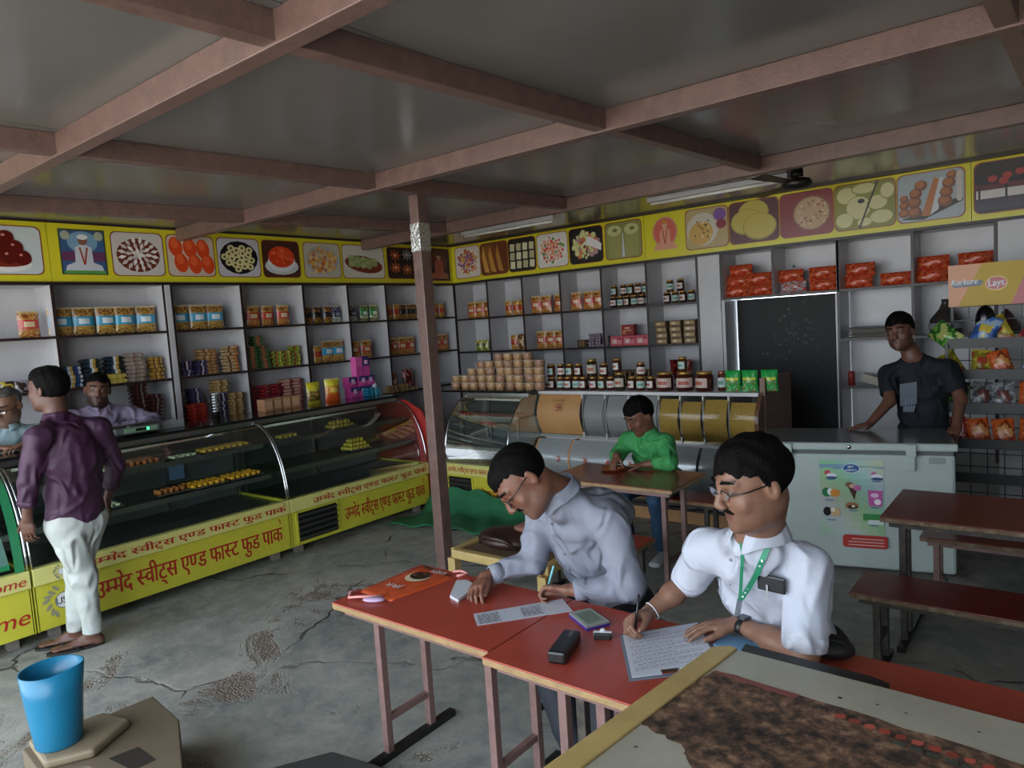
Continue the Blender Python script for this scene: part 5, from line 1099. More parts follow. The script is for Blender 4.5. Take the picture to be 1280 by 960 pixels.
# orange family packs above the doorway
fam = packet('noodle_pack', .25, .115, .10, lambda u, v, R: '#c8492a' if .3 < u < .7 and .3 < v < .8 and R.random() < .5 else R.choice(('#b83a22', '#c8502c', '#a8301c', '#c86a3a')), 61)
fam2 = packet('noodle_pack', .25, .115, .10, lambda u, v, R: R.choice(('#b4b4b4', '#8c8c8c', '#c83a2a', '#a8a8a8')), 62)
FP = [('first', -2.65, 1.91, 0), ('first', -2.45+.04, 1.91, 0), ('first', -2.64, 2.01, 0), ('first', -2.42, 2.02, 0), ('first', -2.60, 2.115, 0),
      ('second', -2.10, 1.91, 1), ('second', -1.83, 1.91, 0), ('second', -2.12, 2.02, 0), ('second', -1.83, 2.02, 0),
      ('third', -1.53, 1.91, 0), ('third', -1.26+.03, 1.91, 0), ('third', -1.51, 2.02, 0),
      ('fourth', -.95, 1.91, 0), ('fourth', -.65, 1.91, 1), ('fourth', -.94, 2.02, 0), ('fourth', -.64, 2.02, 0)]
cnt = {}
for c, x, z, s_ in FP:
    k = (c, z > 1.95, z > 2.05); n = cnt[k] = cnt.get(k, 0)+1
    lab = f"{'silver and red' if s_ else 'orange red'} family pack, {'top' if z > 2.05 else 'upper' if z > 1.95 else 'lower'} {'left' if n == 1 else 'right'}, {c} cubby over the doorway"
    o = dup(fam2 if s_ else fam, (x, 6.97+random.uniform(0, .02), z), random.uniform(-.1, .1), lab, 'family packs over the doorway'); o['category'] = 'packet'
bpy.data.objects.remove(fam); bpy.data.objects.remove(fam2)
# odd things on the cubbies behind the man in the dark t-shirt
m = MB(); random.seed(21)
pb = thing('paper_pile', 'untidy pile of dark flat papers behind the man in dark t-shirt', 'papers', (-1.4, 7.0, 1.464))
for i in range(9):
    m = MB(); m.col(random.choice(('#3c3834', '#5a5048', '#2c2c30', '#6a6052', '#8a8478'))); m.box(-1.63+random.uniform(0, .05), -1.16+random.uniform(-.08, .02), 6.9, 7.15, 1.464+i*.011, 1.471+i*.011, R=Matrix.Rotation(random.uniform(-.08, .08), 3, 'Z')); m.build('sheet', PT, pb)
m = MB(); m.col('#8a2c28'); m.lathe([(0, 0), (.03, 0), (.03, .12), (.02, .13), (0, .13)], (-1.60, 6.96, 1.03), 12); tag(m.build('red_can', PT), 'thin red can on the low cubby left of the dark t-shirt', 'can')
m = MB(); m.col('#a8a090'); m.box(-1.52, -1.25, 6.95, 7.1, 1.03, 1.10, R=Matrix.Rotation(.3, 3, 'Y')); m.col('#6c8aa8'); m.box(-1.3, -1.12, 6.95, 7.05, 1.031, 1.10); tag(m.build('folded_papers', PT), 'folded papers and a blue card beside the red can', 'papers')
m = MB(); m.smooth = True; m.col('#3a3230'); m.lathe([(0, 0), (.11, .0), (.13, .06), (.12, .13), (.05, .22), (.03, .27), (.035, .30), (0, .30)], (-.86, 7.03, 1.464), 14); m.col('#8a8a8c'); m.lathe([(.133, .05), (.128, .10)], (-.86, 7.03, 1.464), 14); tag(m.build('tied_bag', MATS['black_cloth'] if False else FO), 'dark tied carrier bag in the cubby above the man’s shoulder'.replace('’', ''), 'bag')
m = MB(); m.smooth = True; m.col('#4a2e30'); m.lathe([(0, 0), (.10, .0), (.11, .05), (.03, .17), (.0, .20)], (-.42, 6.74, 1.464), 12); tag(m.build('tied_bag', FO), 'small maroon tied bag seen through the wire rack', 'bag')

# wire snack rack with header board
rk = thing('snack_rack', 'black wire snack rack with trays, right edge', 'rack', (-.3, 6.0, 0))
DM = MATS['dark_metal']; RX0, RX1, RYb, RYf = -.72, .45, 6.22, 5.9
def wire(a, b, r_=.0035, nm='wire'): m = MB(); m.bar(a, b, r_*2, r_*2); m.build(nm, DM, rk)
for i in range(12): x = RX0+i*(RX1-RX0)/11; wire((x, RYb, .02), (x, RYb, 1.71))
for j in range(17): wire((RX0, RYb+.004, .10+j*.1), (RX1, RYb+.004, .10+j*.1))
for x in (RX0, RX1):
    for y in (RYb, RYf): wire((x, y, 0), (x, y, 1.71 if y == RYb else 1.45), .010, 'upright')
for z in (.45, .70, .96, 1.20, 1.42):
    m = MB(); m.box(RX0, RX1, RYf+.03, RYb, z-.004, z); m.box(RX0, RX1, RYf+.02, RYf+.028, z-.01, z+.06); m.build('tray', DM, rk)
hb = thing('header_board', 'orange and yellow snack sign board on top of the wire rack', 'sign', (-.3, 6.17, 1.7))
m = MB(); m.col('#c9a83a'); m.box(-.735, .47, 6.16, 6.18, 1.705, 2.01); m.build('board', PT, hb)
a = Art((-.735, 6.1595, 1.705), (1, 0, 0), (0, 0, 1)); a.poly([(0, 0), (.06, 0), (.21, .305), (0, .305)], '#c87a34'); a.poly([(.38, 0), (.62, 0), (.72, .305), (.50, .305)], '#b02c34')
a.poly([(.03, .14), (.20, .145), (.22, .17), (.20, .185), (.02, .175)], '#2c3c5c'); a.ell(.295, .155, .068, .052, '#e0c078', 20); a.ell(.295, .155, .06, .044, '#b02430', 20)
a.build('board_print', MATS['print'], hb)
lettering(latin('Kurkure', .05), (-.718, 6.155, 1.862), (1, 0, .02), (0, 0, 1), .165, .045, MATS['ink_white'], hb, 'board_lettering', slant=.2)
lettering(latin('Lays', .05), (-.487, 6.154, 1.838), (1, 0, .06), (0, 0, 1), .095, .052, MATS['ink_white'], hb, 'board_lettering')
lettering(latin('CHEETOS', .04), (-.27, 6.155, 1.85), (1, 0, 0), (0, 0, 1), .22, .045, MATS['ink_white'], hb, 'board_lettering')
hm = MB(); hm.ball((-.50, 6.06, 1.60), (.062, .05, .11), 14, 10); tag(hm.build('black_bag', mat('shiny_black', '#0c0d10', .2)), 'shiny black bag hanging on the rack under the sign', 'bag')
ch = [packet('chips_packet', .14, .20, .07, mixc(*c), 70+i) for i, c in enumerate((('#3f8a34', '#7ab048', '#2f6a2c', '#b8c070'), ('#2c4c8a', '#3c6ab0', '#9ab0c8', '#c8b040'), ('#b0a034', '#c8b848', '#8a7a24', '#b0442c'), ('#a83a3c', '#c85a50', '#8a2428', '#d8a090'), ('#a8441c', '#c8602c', '#8a3418', '#c88a50'), ('#5a3a7a', '#7a5a9a', '#3c2c5c', '#a89ab8'), ('#7a8084', '#a0a4a8', '#5c6064', '#6a3a34')))]
CN = ['green', 'blue', 'yellow', 'red', 'orange', 'purple', 'grey']
random.seed(31)
rows_ = [(1.42, [0, 1, 2, 3, 2, 5, 5, 1], 1.1, 'top tray'), (1.20, [2, 2, 4, 1, 1, 2, 4, 0], .95, 'second tray'), (.96, [0, 6, 6, 4, 4, 3, 0, 2], 1, 'third tray'), (.70, [3, 4, 4, 4, 3, 4, 3], 1, 'fourth tray')]
for z, ks, hs, wh in rows_:
    for i, k in enumerate(ks):
        x = RX0-.02+.07+i*.142; tl = random.uniform(-.9, .9) if z > 1.1 else random.uniform(-.15, .15)
        o = dup(ch[k], (x, 6.02+random.uniform(-.03, .03), z+.02), None, f"{CN[k]} chips packet, {ORD[i]} from left on the {wh} of the rack", 'chips on the wire rack', rot=(-.25, tl, random.uniform(-.2, .2))); o['category'] = 'packet'; o.scale = (hs, 1, hs*.9)
for c in ch: bpy.data.objects.remove(c)
# things on the long worktop
ws = thing('weighing_scale', 'steel topped electronic weighing scale with green display', 'scale', (-5.62, 2.32, 1.15), PI/2)
m = MB(); m.box(-.17, .17, -.14, .14, .015, .07); m.build('scale_body', mat('scale_grey', '#6a6f70', .3, metal=.4), ws, world=False, bevel=.012)
m = MB(); m.box(-.18, .16, -.10, .15, .078, .092); m.lathe([(.03, .065), (.03, .08)], n=10); m.build('pan', MATS['chrome'], ws, world=False, bevel=.006)
m = MB(); m.box(-.10, .14, -.150, -.140, .028, .062); m.build('display_panel', mat('lcd_green', '#7a9a7c', .3), ws, world=False)
m = MB(); m.box(-.02, .055, -.1515, -.1505, .036, .056); m.build('screen', mat('lcd_dark', '#101614', .2), ws, world=False)
m = MB(); m.box(.06, .075, -.1515, -.1505, .038, .054); m.build('indicator', mat('led_green', '#30ff80', .4, emit=2.5), ws, world=False)
cup = thing('steel_tumblers', 'tall stack of shiny steel tumblers on the black worktop', 'cups', (-5.55, 2.98, 1.15))
for k in range(7): m = MB(); m.lathe([(.028, 0), (.030, .002), (.038, .09), (.040, .093), (.037, .093)], (-5.55, 2.98, 1.15+.024*k), 16); m.build('tumbler', MATS['chrome'], cup)
m = MB(); m.col('#5a9a3c'); m.ball((0, 0, .03), (.05, .03, .03)); m.col('#9ac070'); m.ball((.04, .01, .03), (.03, .03, .025)); o = m.build('green_packet', FO); o.location = (-5.85, 2.62, 1.15); tag(o, 'small green packet lying behind the weighing scale', 'packet')
cj = thing('clear_box', 'clear plastic box right of the weighing scale', 'box', (-5.66, 2.62, 1.15))
m = MB(); m.box(-5.74, -5.58, 2.54, 2.72, 1.151, 1.21); m.build('box_walls', mat('frosted', '#8a9090', .2), cj, bevel=.005)
random.seed(8)
for i in range(7):
    k = ('red', 'green', 'orange', 'purple', 'yellow', 'silver', 'red')[i]; m = packet('sweet_pouch', .11, .10, .04, mixc({'red': '#a8342c', 'green': '#7ab03c', 'orange': '#c8642c', 'purple': '#7a6a9a', 'yellow': '#c8b048', 'silver': '#8c8c94'}[k], '#3a2c28'), 80+i)
    m.location = (-6.52, 1.42+i*.1, 1.51); m.rotation_euler = (0, 0, PI/2); tag(m, f'{k} small pouch, {ORD[i]} from left, middle shelf above the men', 'packet', 'small pouches above the men')

# ------------------------------------------------------------ sweets inside the counters
def sweetproto(shape, c):
    m = MB(); m.col(c)
    if shape == 'ball': m.ball((0, 0, .018), (.022, .022, .018), 9, 6)
    elif shape == 'cyl': m.lathe([(0, 0), (.017, 0), (.019, .03), (.017, .042), (0, .042)], n=10)
    elif shape == 'cube': m.box(-.02, .02, -.016, .016, 0, .024)
    o = m.build('sweet', MATS['food'], bevel=.003 if shape == 'cube' else 0); return o
SW = {'yel': sweetproto('ball', '#c8a02c'), 'deep': sweetproto('ball', '#d0951c'), 'brown': sweetproto('cyl', '#9a5a24'), 'pale': sweetproto('cube', '#b8c0a0'), 'pink': sweetproto('cube', '#b0706a'), 'heap': sweetproto('ball', '#b8a43a')}
ORDX = ORD+['thirteenth', 'fourteenth', 'fifteenth', 'sixteenth']
def sweets(kind, origin, rz, nu, nv, pu, pv, base, layers=1, inset=0, cat='sweet', skew=0):
    R = Matrix.Rotation(rz, 3, 'Z'); r0 = random.Random(nu*7+nv)
    rw = lambda j, n: 'front' if j == 0 else 'back' if j == n-1 else ORD[j]
    for l in range(layers):
        for j in range(nv-l*inset):
            for i in range(nu-l*inset):
                lb_ = f"{base}, {ORDX[i]} from left, {rw(j, nv-l*inset)} row" + (f", layer {('bottom', 'middle', 'top')[l] if layers > 2 else ('lower', 'upper')[l]}" if layers > 1 else '')
                p = Vector(origin)+R @ Vector(((i+.5*l*inset)*pu+r0.uniform(-.003, .003)+skew*j, (j+.5*l*inset)*pv+r0.uniform(-.003, .003), l*.034))
                o = dup(SW[kind], p, r0.uniform(0, 6), lb_, base); o['category'] = cat
S1, S2 = .701, .941
# counter c1: local u = world y, v = world -x
def c1p(u, v, z): return (-5.05-v, 1.41+u, z)
def tray(name_label, p, rz, w_, d_): 
    m = MB(); m.box(0, w_, 0, d_, 0, .003); m.box(0, w_, 0, .003, 0, .016); m.box(0, w_, d_-.003, d_, 0, .016); m.box(0, .003, 0, d_, 0, .016); m.box(w_-.003, w_, 0, d_, 0, .016)
    o = m.build('sweet_tray', MATS['steel']); o.location = p; o.rotation_euler = (0, 0, rz); tag(o, name_label, 'tray')
def place_sweets(kind, c, u, v, z, nu, nv, pu, pv, label, tl, **k):
    if c == 'c3': o = (-4.87+u, 4.92+v, z+.005); rz = 0; tp = (-4.87+u-.03, 4.92+v-.028, z)
    else:
        y0 = 1.41 if c == 'c1' else 3.25; o = (-5.05-v, y0+u, z+.005); rz = PI/2; tp = (-5.05-v+.028, y0+u-.03, z)
    tray(tl, tp, rz, nu*pu+.02, nv*pv+.02); sweets(kind, o, rz, nu, nv, pu, pv, label, **k)
place_sweets('brown', 'c1', .64, .27, S2, 8, 4, .044, .05, 'brown cup sweet, upper shelf of long counter', 'steel tray under the brown cup shaped sweets')
place_sweets('pale', 'c1', .50, .28, S2, 3, 3, .046, .045, 'pale green cube, upper shelf of long counter', 'steel tray under the upper pale cubes')
place_sweets('yel', 'c1', 1.32, .27, S2, 8, 3, .050, .052, 'yellow sweet, upper shelf of long counter', 'steel tray under the yellow sweets, upper shelf')
place_sweets('pale', 'c1', 1.08, .27, S2, 4, 2, .05, .05, 'flat pale sweet, middle of upper shelf', 'steel tray under the flat pale sweets')
place_sweets('pale', 'c1', .48, .20, S1, 4, 3, .046, .045, 'pale green cube, lower shelf of long counter', 'steel tray under the lower pale cubes')
place_sweets('brown', 'c1', .92, .22, S1, 5, 2, .044, .045, 'dark brown sweet, lower shelf of long counter', 'steel tray under the few brown sweets')
place_sweets('deep', 'c1', 1.16, .19, S1, 6, 4, .048, .05, 'deep yellow sweet, left lower tray', 'steel tray under the left deep yellow sweets')
place_sweets('deep', 'c1', 1.48, .19, S1, 6, 4, .046, .05, 'deep yellow sweet, right lower tray', 'steel tray under the right deep yellow sweets')
place_sweets('heap', 'c2', .85, .22, S1+.01, 6, 4, .040, .042, 'small yellow sweet, heap in corner counter', 'steel tray under the yellow heap', layers=3, inset=1)
place_sweets('heap', 'c2', .74, .30, S2-.01, 6, 3, .042, .05, 'yellow sweet, upper shelf pile of corner counter', 'steel tray under the scattered yellow sweets', layers=2, inset=1)
place_sweets('heap', 'c2', .18, .30, S2-.01, 4, 2, .048, .05, 'yellow sweet, upper left of corner counter', 'steel tray left in the corner counter')
place_sweets('pink', 'c3', .06, .24, .901, 15, 3, .050, .045, 'pinkish cube, counter behind the post', 'steel tray under the pinkish sweets')
for o in SW.values(): bpy.data.objects.remove(o)
m = MB(); m.box(-5.72, -5.705, 2.62, 2.74, .72, .95); tag(m.build('blue_card', mat('card_blue', '#6c8cae', .5)), 'pale blue card standing inside the long sweet counter', 'card')
# ------------------------------------------------------------ people: distance-field bodies turned into one continuous surface each
V3 = Vector
def unit(v): v = V3(v); return v.normalized()
class Sdf:
    def __init__(s, lo, hi, h):
        s.h = h; s.lo = np.array(lo, dtype=np.float32); s.n = [int(math.ceil((hi[i]-lo[i])/h))+1 for i in range(3)]
        s.d = np.full(s.n, 1.0, dtype=np.float32); s.ax = [s.lo[i]+h*np.arange(s.n[i], dtype=np.float32) for i in range(3)]
    def _sub(s, lo, hi, mg):
        sl = []
        for i in range(3):
            a = int(max(0, math.floor((lo[i]-mg-s.lo[i])/s.h))); b = int(min(s.n[i], math.ceil((hi[i]+mg-s.lo[i])/s.h)+1))
            if b <= a: return None
            sl.append(slice(a, b))
        X, Y, Z = np.meshgrid(s.ax[0][sl[0]], s.ax[1][sl[1]], s.ax[2][sl[2]], indexing='ij', sparse=True)
        return tuple(sl), X, Y, Z
    def _mix(s, sl, d, k, op):
        D = s.d[sl]
        if op == 'add':
            if k > 0: hh = np.clip(.5+.5*(D-d)/k, 0, 1); r = D*(1-hh)+d*hh-k*hh*(1-hh)
            else: r = np.minimum(D, d)
        else:
            if k > 0: hh = np.clip(.5-.5*(D+d)/k, 0, 1); r = D*(1-hh)-d*hh+k*hh*(1-hh)
            else: r = np.maximum(D, -d)
        s.d[sl] = r
    def cap(s, a, b, ra, rb, k=.01, op='add'):
        a, b = V3(a), V3(b); R = max(ra, rb); q = s._sub([min(a[i], b[i])-R for i in range(3)], [max(a[i], b[i])+R for i in range(3)], k*1.5+2*s.h+.01)
        if q is None: return s
        sl, X, Y, Z = q; ab = b-a; L2 = max(ab.length_squared, 1e-9)
        t = np.clip(((X-a.x)*ab.x+(Y-a.y)*ab.y+(Z-a.z)*ab.z)/L2, 0, 1)
        d = np.sqrt((X-a.x-t*ab.x)**2+(Y-a.y-t*ab.y)**2+(Z-a.z-t*ab.z)**2)-(ra+(rb-ra)*t)
        s._mix(sl, d, k, op); return s
    def ell(s, c, r, R=None, k=.01, op='add'):
        c = V3(c); M_ = max(r); q = s._sub([c[i]-M_ for i in range(3)], [c[i]+M_ for i in range(3)], k*1.5+2*s.h+.01)
        if q is None: return s
        sl, X, Y, Z = q; X = X-c.x; Y = Y-c.y; Z = Z-c.z
        if R is not None:
            A = R.transposed(); U = [A[i][0]*X+A[i][1]*Y+A[i][2]*Z for i in range(3)]
        else: U = [X, Y, Z]
        k0 = np.sqrt((U[0]/r[0])**2+(U[1]/r[1])**2+(U[2]/r[2])**2); k1 = np.sqrt((U[0]/r[0]**2)**2+(U[1]/r[1]**2)**2+(U[2]/r[2]**2)**2)
        d = k0*(k0-1)/np.maximum(k1, 1e-6); s._mix(sl, d, k, op); return s
    def ecap(s, a, b, side, wa, ta, wb, tb, k=.03, op='add'):
        """tapered limb with an elliptical section: half widths w along `side`, t across it"""
        a, b = V3(a), V3(b); R = max(wa, wb, ta, tb); q = s._sub([min(a[i], b[i])-R for i in range(3)], [max(a[i], b[i])+R for i in range(3)], k*1.5+2*s.h+.01)
        if q is None: return s
        sl, X, Y, Z = q; ab = b-a; L2 = max(ab.length_squared, 1e-9); ax = ab.normalized(); sd = V3(side); sd = (sd-ax*sd.dot(ax)).normalized(); ot = ax.cross(sd)
        X = X-a.x; Y = Y-a.y; Z = Z-a.z; t = np.clip((X*ab.x+Y*ab.y+Z*ab.z)/L2, 0, 1); X = X-t*ab.x; Y = Y-t*ab.y; Z = Z-t*ab.z
        w_ = wa+(wb-wa)*t; th = ta+(tb-ta)*t; ps = X*sd.x+Y*sd.y+Z*sd.z; po = X*ot.x+Y*ot.y+Z*ot.z; pa = X*ax.x+Y*ax.y+Z*ax.z; mn = np.minimum(w_, th)
        d = (np.sqrt((ps/w_)**2+(po/th)**2+(pa/mn)**2)-1)*mn; s._mix(sl, d, k, op); return s
    def cut(s, p, n):
        """remove everything on the +n side of the plane"""
        X, Y, Z = np.meshgrid(*s.ax, indexing='ij', sparse=True); p = V3(p); n = unit(n)
        s.d = np.maximum(s.d, (X-p.x)*n.x+(Y-p.y)*n.y+(Z-p.z)*n.z).astype(np.float32); return s
    def folds(s, amp, f=38, seed=0, dirn=(0, 0, 1)):
        X, Y, Z = np.meshgrid(*s.ax, indexing='ij', sparse=True); dv = unit(dirn)
        w1 = .35*np.sin(X*13+seed)+.35*np.sin(Y*15+seed*2)+.3*np.sin(Z*11+1.3*seed)
        u = (X*dv.x+Y*dv.y+Z*dv.z)
        def ridge(a): return (1-np.abs(np.sin(a)))**1.6-.35
        g = ridge(u*f*.5+3.0*w1+seed)*np.clip(.15+np.sin(X*17+Y*12-Z*14+seed*3), 0, 1)
        g = g+.8*ridge((X*.8-Y*.5+Z*.6)*f*.7+3.5*w1+2*seed)*np.clip(np.sin(X*-19+Y*21+Z*9+seed), 0, 1)
        g = g+.7*ridge((X*.2+Y*.9-Z*.5)*f*.6+3*w1+5*seed)*np.clip(np.sin(X*14+Y*-11+Z*16+seed*2), 0, 1)
        m = s.d < .04; s.d = np.where(m, s.d-amp*g, s.d).astype(np.float32); return s
    def mesh(s):
        d = s.d; inside = d < 0; n = d.shape
        c = [(i, j, k) for i in (0, 1) for j in (0, 1) for k in (0, 1)]
        def corner(i, j, k, A): return A[i:n[0]-1+i, j:n[1]-1+j, k:n[2]-1+k]
        cnt = sum(corner(*q, inside).astype(np.int8) for q in c); act = np.argwhere((cnt > 0) & (cnt < 8))
        idx = -np.ones((n[0]-1, n[1]-1, n[2]-1), dtype=np.int32); idx[act[:, 0], act[:, 1], act[:, 2]] = np.arange(len(act))
        P = np.zeros((len(act), 3)); W = np.zeros(len(act)); vals = {q: d[act[:, 0]+q[0], act[:, 1]+q[1], act[:, 2]+q[2]] for q in c}
        for a in c:
            for ax in range(3):
                if a[ax] == 0:
                    b = list(a); b[ax] = 1; b = tuple(b); va, vb = vals[a], vals[b]; m = (va < 0) != (vb < 0); t = np.where(m, va/np.where(m, va-vb, 1), 0)
                    for k in range(3): P[:, k] += m*(a[k]+(t if k == ax else 0))
                    W += m
        P = P/W[:, None]; V = s.lo+(act+P)*s.h; F = []
        for ax in range(3):
            o1, o2 = [(1, 2), (2, 0), (0, 1)][ax]
            sl0 = [slice(1, n[i]-1) for i in range(3)]; sl0[ax] = slice(0, n[ax]-1); sl1 = list(sl0); sl1[ax] = slice(1, n[ax])
            A = inside[tuple(sl0)]; B = inside[tuple(sl1)]; e = np.argwhere(A != B); off = np.array([1, 1, 1]); off[ax] = 0; e2 = e+off
            fl = A[e[:, 0], e[:, 1], e[:, 2]]; q = []
            for du, dv in ((0, 0), (1, 0), (1, 1), (0, 1)):
                g = e2.copy(); g[:, o1] -= 1-du; g[:, o2] -= 1-dv; q.append(idx[g[:, 0], g[:, 1], g[:, 2]])
            q = np.stack(q, 1); F.append(np.where(fl[:, None], q, q[:, ::-1]))
        return V.astype(np.float32), np.concatenate(F).astype(np.int32)
    def build(s, name, m, parent, colf=None, smooth=None):
        if smooth is None: smooth = 2 if colf is not None else 1
        V, F = s.mesh()
        for _ in range(smooth):              # light relaxation
            acc = np.zeros_like(V); c = np.zeros(len(V)); 
            for i in range(4):
                a, b = F[:, i], F[:, (i+1) % 4]
                for k in range(3): acc[:, k] += np.bincount(a, V[b, k], len(V))+np.bincount(b, V[a, k], len(V))
                c += np.bincount(a, minlength=len(V))+np.bincount(b, minlength=len(V))
            V = V*.5+.5*acc/np.maximum(c, 1)[:, None]
        off = np.array(parent.location, dtype=np.float32); me = bpy.data.meshes.new(name)
        me.vertices.add(len(V)); me.vertices.foreach_set('co', (V-off).astype(np.float32).ravel())
        me.loops.add(F.size); me.loops.foreach_set('vertex_index', F.ravel()); me.polygons.add(len(F))
        me.polygons.foreach_set('loop_start', np.arange(0, F.size, 4, dtype=np.int32)); me.polygons.foreach_set('loop_total', np.full(len(F), 4, dtype=np.int32))
        me.polygons.foreach_set('use_smooth', np.ones(len(F), dtype=bool)); me.update(calc_edges=True); me.validate()
        if colf is not None:
            ca = me.color_attributes.new('Col', 'FLOAT_COLOR', 'POINT'); a = np.ones((len(V), 4), dtype=np.float32); a[:, :3] = colf(V); ca.data.foreach_set('color', a.ravel())
        me.materials.append(m); o = bpy.data.objects.new(name, me); COL.objects.link(o); o.parent = parent; return o

sk = mat('skin', '#ffffff', .48, attr=True, noise=.10, nscale=45, bump=.10, bscale=260); sk.node_tree.nodes['Principled BSDF'].inputs['Subsurface Weight'].default_value = .0
mat('hair', '#060505', .7, noise=.4, nscale=90, bump=.5, bscale=140, spec=.12)
def frame(f, u):
    f = unit(f); r = f.cross(V3(u)).normalized(); u2 = r.cross(f).normalized(); return Matrix((r, f, u2)).transposed()   # columns: right, forward, up
class Head:
    """c: centre between the ears, R: columns right/forward/up, s: scale"""
    def __init__(s, c, f, u, sc=1.0): s.c = V3(c); s.R = frame(f, u); s.s = sc
    def w(s, x, y, z): return s.c+s.R @ V3((x*s.s, y*s.s, z*s.s))
    def loc(s, V): return (np.asarray(V)-np.array(s.c)) @ np.array(s.R)/s.s
    def add(s, g, full=1.0):
        S = s.s; E = lambda c, r, k=.012, op='add', R=None: g.ell(s.w(*c), [q*S for q in r], s.R if R is None else s.R @ R, k*S, op)
        C = lambda a, b, ra, rb, k=.008, op='add': g.cap(s.w(*a), s.w(*b), ra*S, rb*S, k*S, op)
        E((0, -.012, .040), (.076, .098, .086)); E((0, .030, -.020), (.064, .062, .088), .03)
        E((0, .045, -.072), (.046, .045, .038*full), .03); E((0, .078, -.092), (.022, .018, .018), .02)
        for x in (-1, 1):
            E((x*.045, .010, -.062), (.022, .040, .030*full), .03); E((x*.040, .062, -.022), (.022, .018, .020), .02)
            C((x*.012, .084, .040), (x*.046, .070, .040), .010, .008, .014)
            E((x*.032, .098, .018), (.018, .014, .012), .008, 'sub'); E((x*.032, .077, .018), (.0150, .0125, .0125), .003)
            E((x*.0805, -.012, .002), (.010, .020, .034), .006, R=Matrix.Rotation(x*.35, 3, 'Z')); E((x*.089, -.004, .004), (.006, .010, .018), .004, 'sub')
            E((x*.012, .104, -.022), (.0095, .011, .008), .006)
        C((0, .088, .032), (0, .112, -.014), .0085, .012, .012)
        C((-.018, .088, -.047), (.018, .088, -.047), .006, .006, .006); C((-.015, .087, -.058), (.015, .087, -.058), .0075, .0075, .006)
        C((0, .092, -.047), (0, .092, -.047), .006, .006, .005)
        g.cap(s.w(-.024, .093, -.0525), s.w(.024, .093, -.0525), .0022*S, .0022*S, .004*S, 'sub')
        return s
    def neck(s, g, base, r=.056, rb=.062): g.cap(s.w(0, -.028, -.045), base, r*s.s, rb*s.s, .03)
    def colors(s, skin, stubble=0, must=0, lips='#633a30', brow='#1a1210', gray=0):
        sk_, br, li = np.array(lin(skin)), np.array(lin(brow)), np.array(lin(lips)); mc = np.array(lin('#1c1613' if not gray else '#6a635e'))
        def f(V):
            q = s.loc(V); x, y, z = np.abs(q[:, 0]), q[:, 1], q[:, 2]; c = np.tile(sk_, (len(V), 1)); near = (np.abs(q) < .16).all(1)
            def put(m, col, a): m = (m & near)[:, None]*a; c[:] = c*(1-m)+col*m
            put((z < -.02) & (y > -.03) & (z > -.13) & (y > .02-z*.0), mc, stubble*.5); put((z < -.035) & (y > -.01) & (z > -.125), mc, stubble*.7)
            put((z < -.034) & (z > -.047) & (x < .033) & (y > .06), mc, must)
            put((z < -.042) & (z > -.064) & (x < .021) & (y > .082), li, .75)
            put((z > .0405+.06*(x-.03)*0) & (z < .0515) & (x > .012) & (x < .052) & (y > .06), br, .85)
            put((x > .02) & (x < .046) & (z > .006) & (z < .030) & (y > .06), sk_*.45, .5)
            return c
        return f
    def eyes(s, par, open_=.5, look=(0, 0)):
        for x in (-1, 1):
            e = MB(); S = s.s; c = s.w(x*.032, .0815, .017); R = s.R; n = 14; m_ = 10; e.smooth = True
            for k, (r0, r1, colr) in enumerate(((0, .0042, '#120c0a'), (.0042, .0125, '#6e645c'))):
                vs = []
                for j in range(6):
                    rr = r0+(r1-r0)*j/5
                    for i in range(n):
                        t = 2*PI*i/n; px = rr*math.cos(t); pz = max(-.0045, min(.0052*open_*2, rr*math.sin(t))) ; yy = math.sqrt(max(0, .0125**2-px*px-pz*pz)); vs.append(c+R @ V3((px*S, (yy-.0035)*S, (pz-.001)*S)))
                e.cur = lin(colr); e.add(vs, [(j*n+i, j*n+(i+1) % n, (j+1)*n+(i+1) % n, (j+1)*n+i) for j in range(5) for i in range(n)])
            e.build('eye', mat('eye_gloss', '#ffffff', .2, attr=True), par)
            q = MB(); q.tube([s.w(x*.013, .0945, .043), s.w(x*.024, .0955, .048), s.w(x*.038, .0900, .0495), s.w(x*.053, .0755, .044)], [.0022*S, .0040*S, .0036*S, .0012*S], 6); q.build('eyebrow', MATS['hair'], par)
    def hair(s, par, h=.004, top=.012, back=.010, line=.062, nape=-.045, m='hair', side=.02, wave=.003, sideburn=-.005, seed=1):
        S = s.s; cc = s.w(0, -.015, .045); g = Sdf([q-.15*S for q in cc], [q+.15*S for q in cc], h)
        g.ell(s.w(0, -.014, .042), [(.077+back)*S, (.099+back)*S, (.087+top)*S], s.R, 0); g.ell(s.w(0, .02, .095), [.055*S, .06*S, (.018+top)*S], s.R, .02)
        X, Y, Z = np.meshgrid(*g.ax, indexing='ij', sparse=True); A = s.R.transposed(); x0, y0, z0 = s.c
        q = [(A[i][0]*(X-x0)+A[i][1]*(Y-y0)+A[i][2]*(Z-z0))/S for i in range(3)]; ax_ = np.abs(q[0])
        zh = np.where(q[1] > side, line+.0*q[0], np.where(q[1] > -.012, sideburn+(line-sideburn)*np.clip((q[1]-side+.032)/.032, 0, 1), nape))
        zh = np.where(q[1] > side, line-.012*np.clip((.05-q[1])/.05, 0, 1)+.006*np.sin(q[0]*60+seed), zh); zh = zh+.003*np.sin(q[0]*190+q[1]*160)
        d = np.maximum(g.d, (zh-q[2])*S*.8); d = d-wave*np.sin(q[0]*90+2*np.sin(q[1]*40+seed)+q[2]*30)*np.sin(q[1]*70+seed)
        g.d = d.astype(np.float32); return g.build('hair', MATS[m], par, smooth=1)
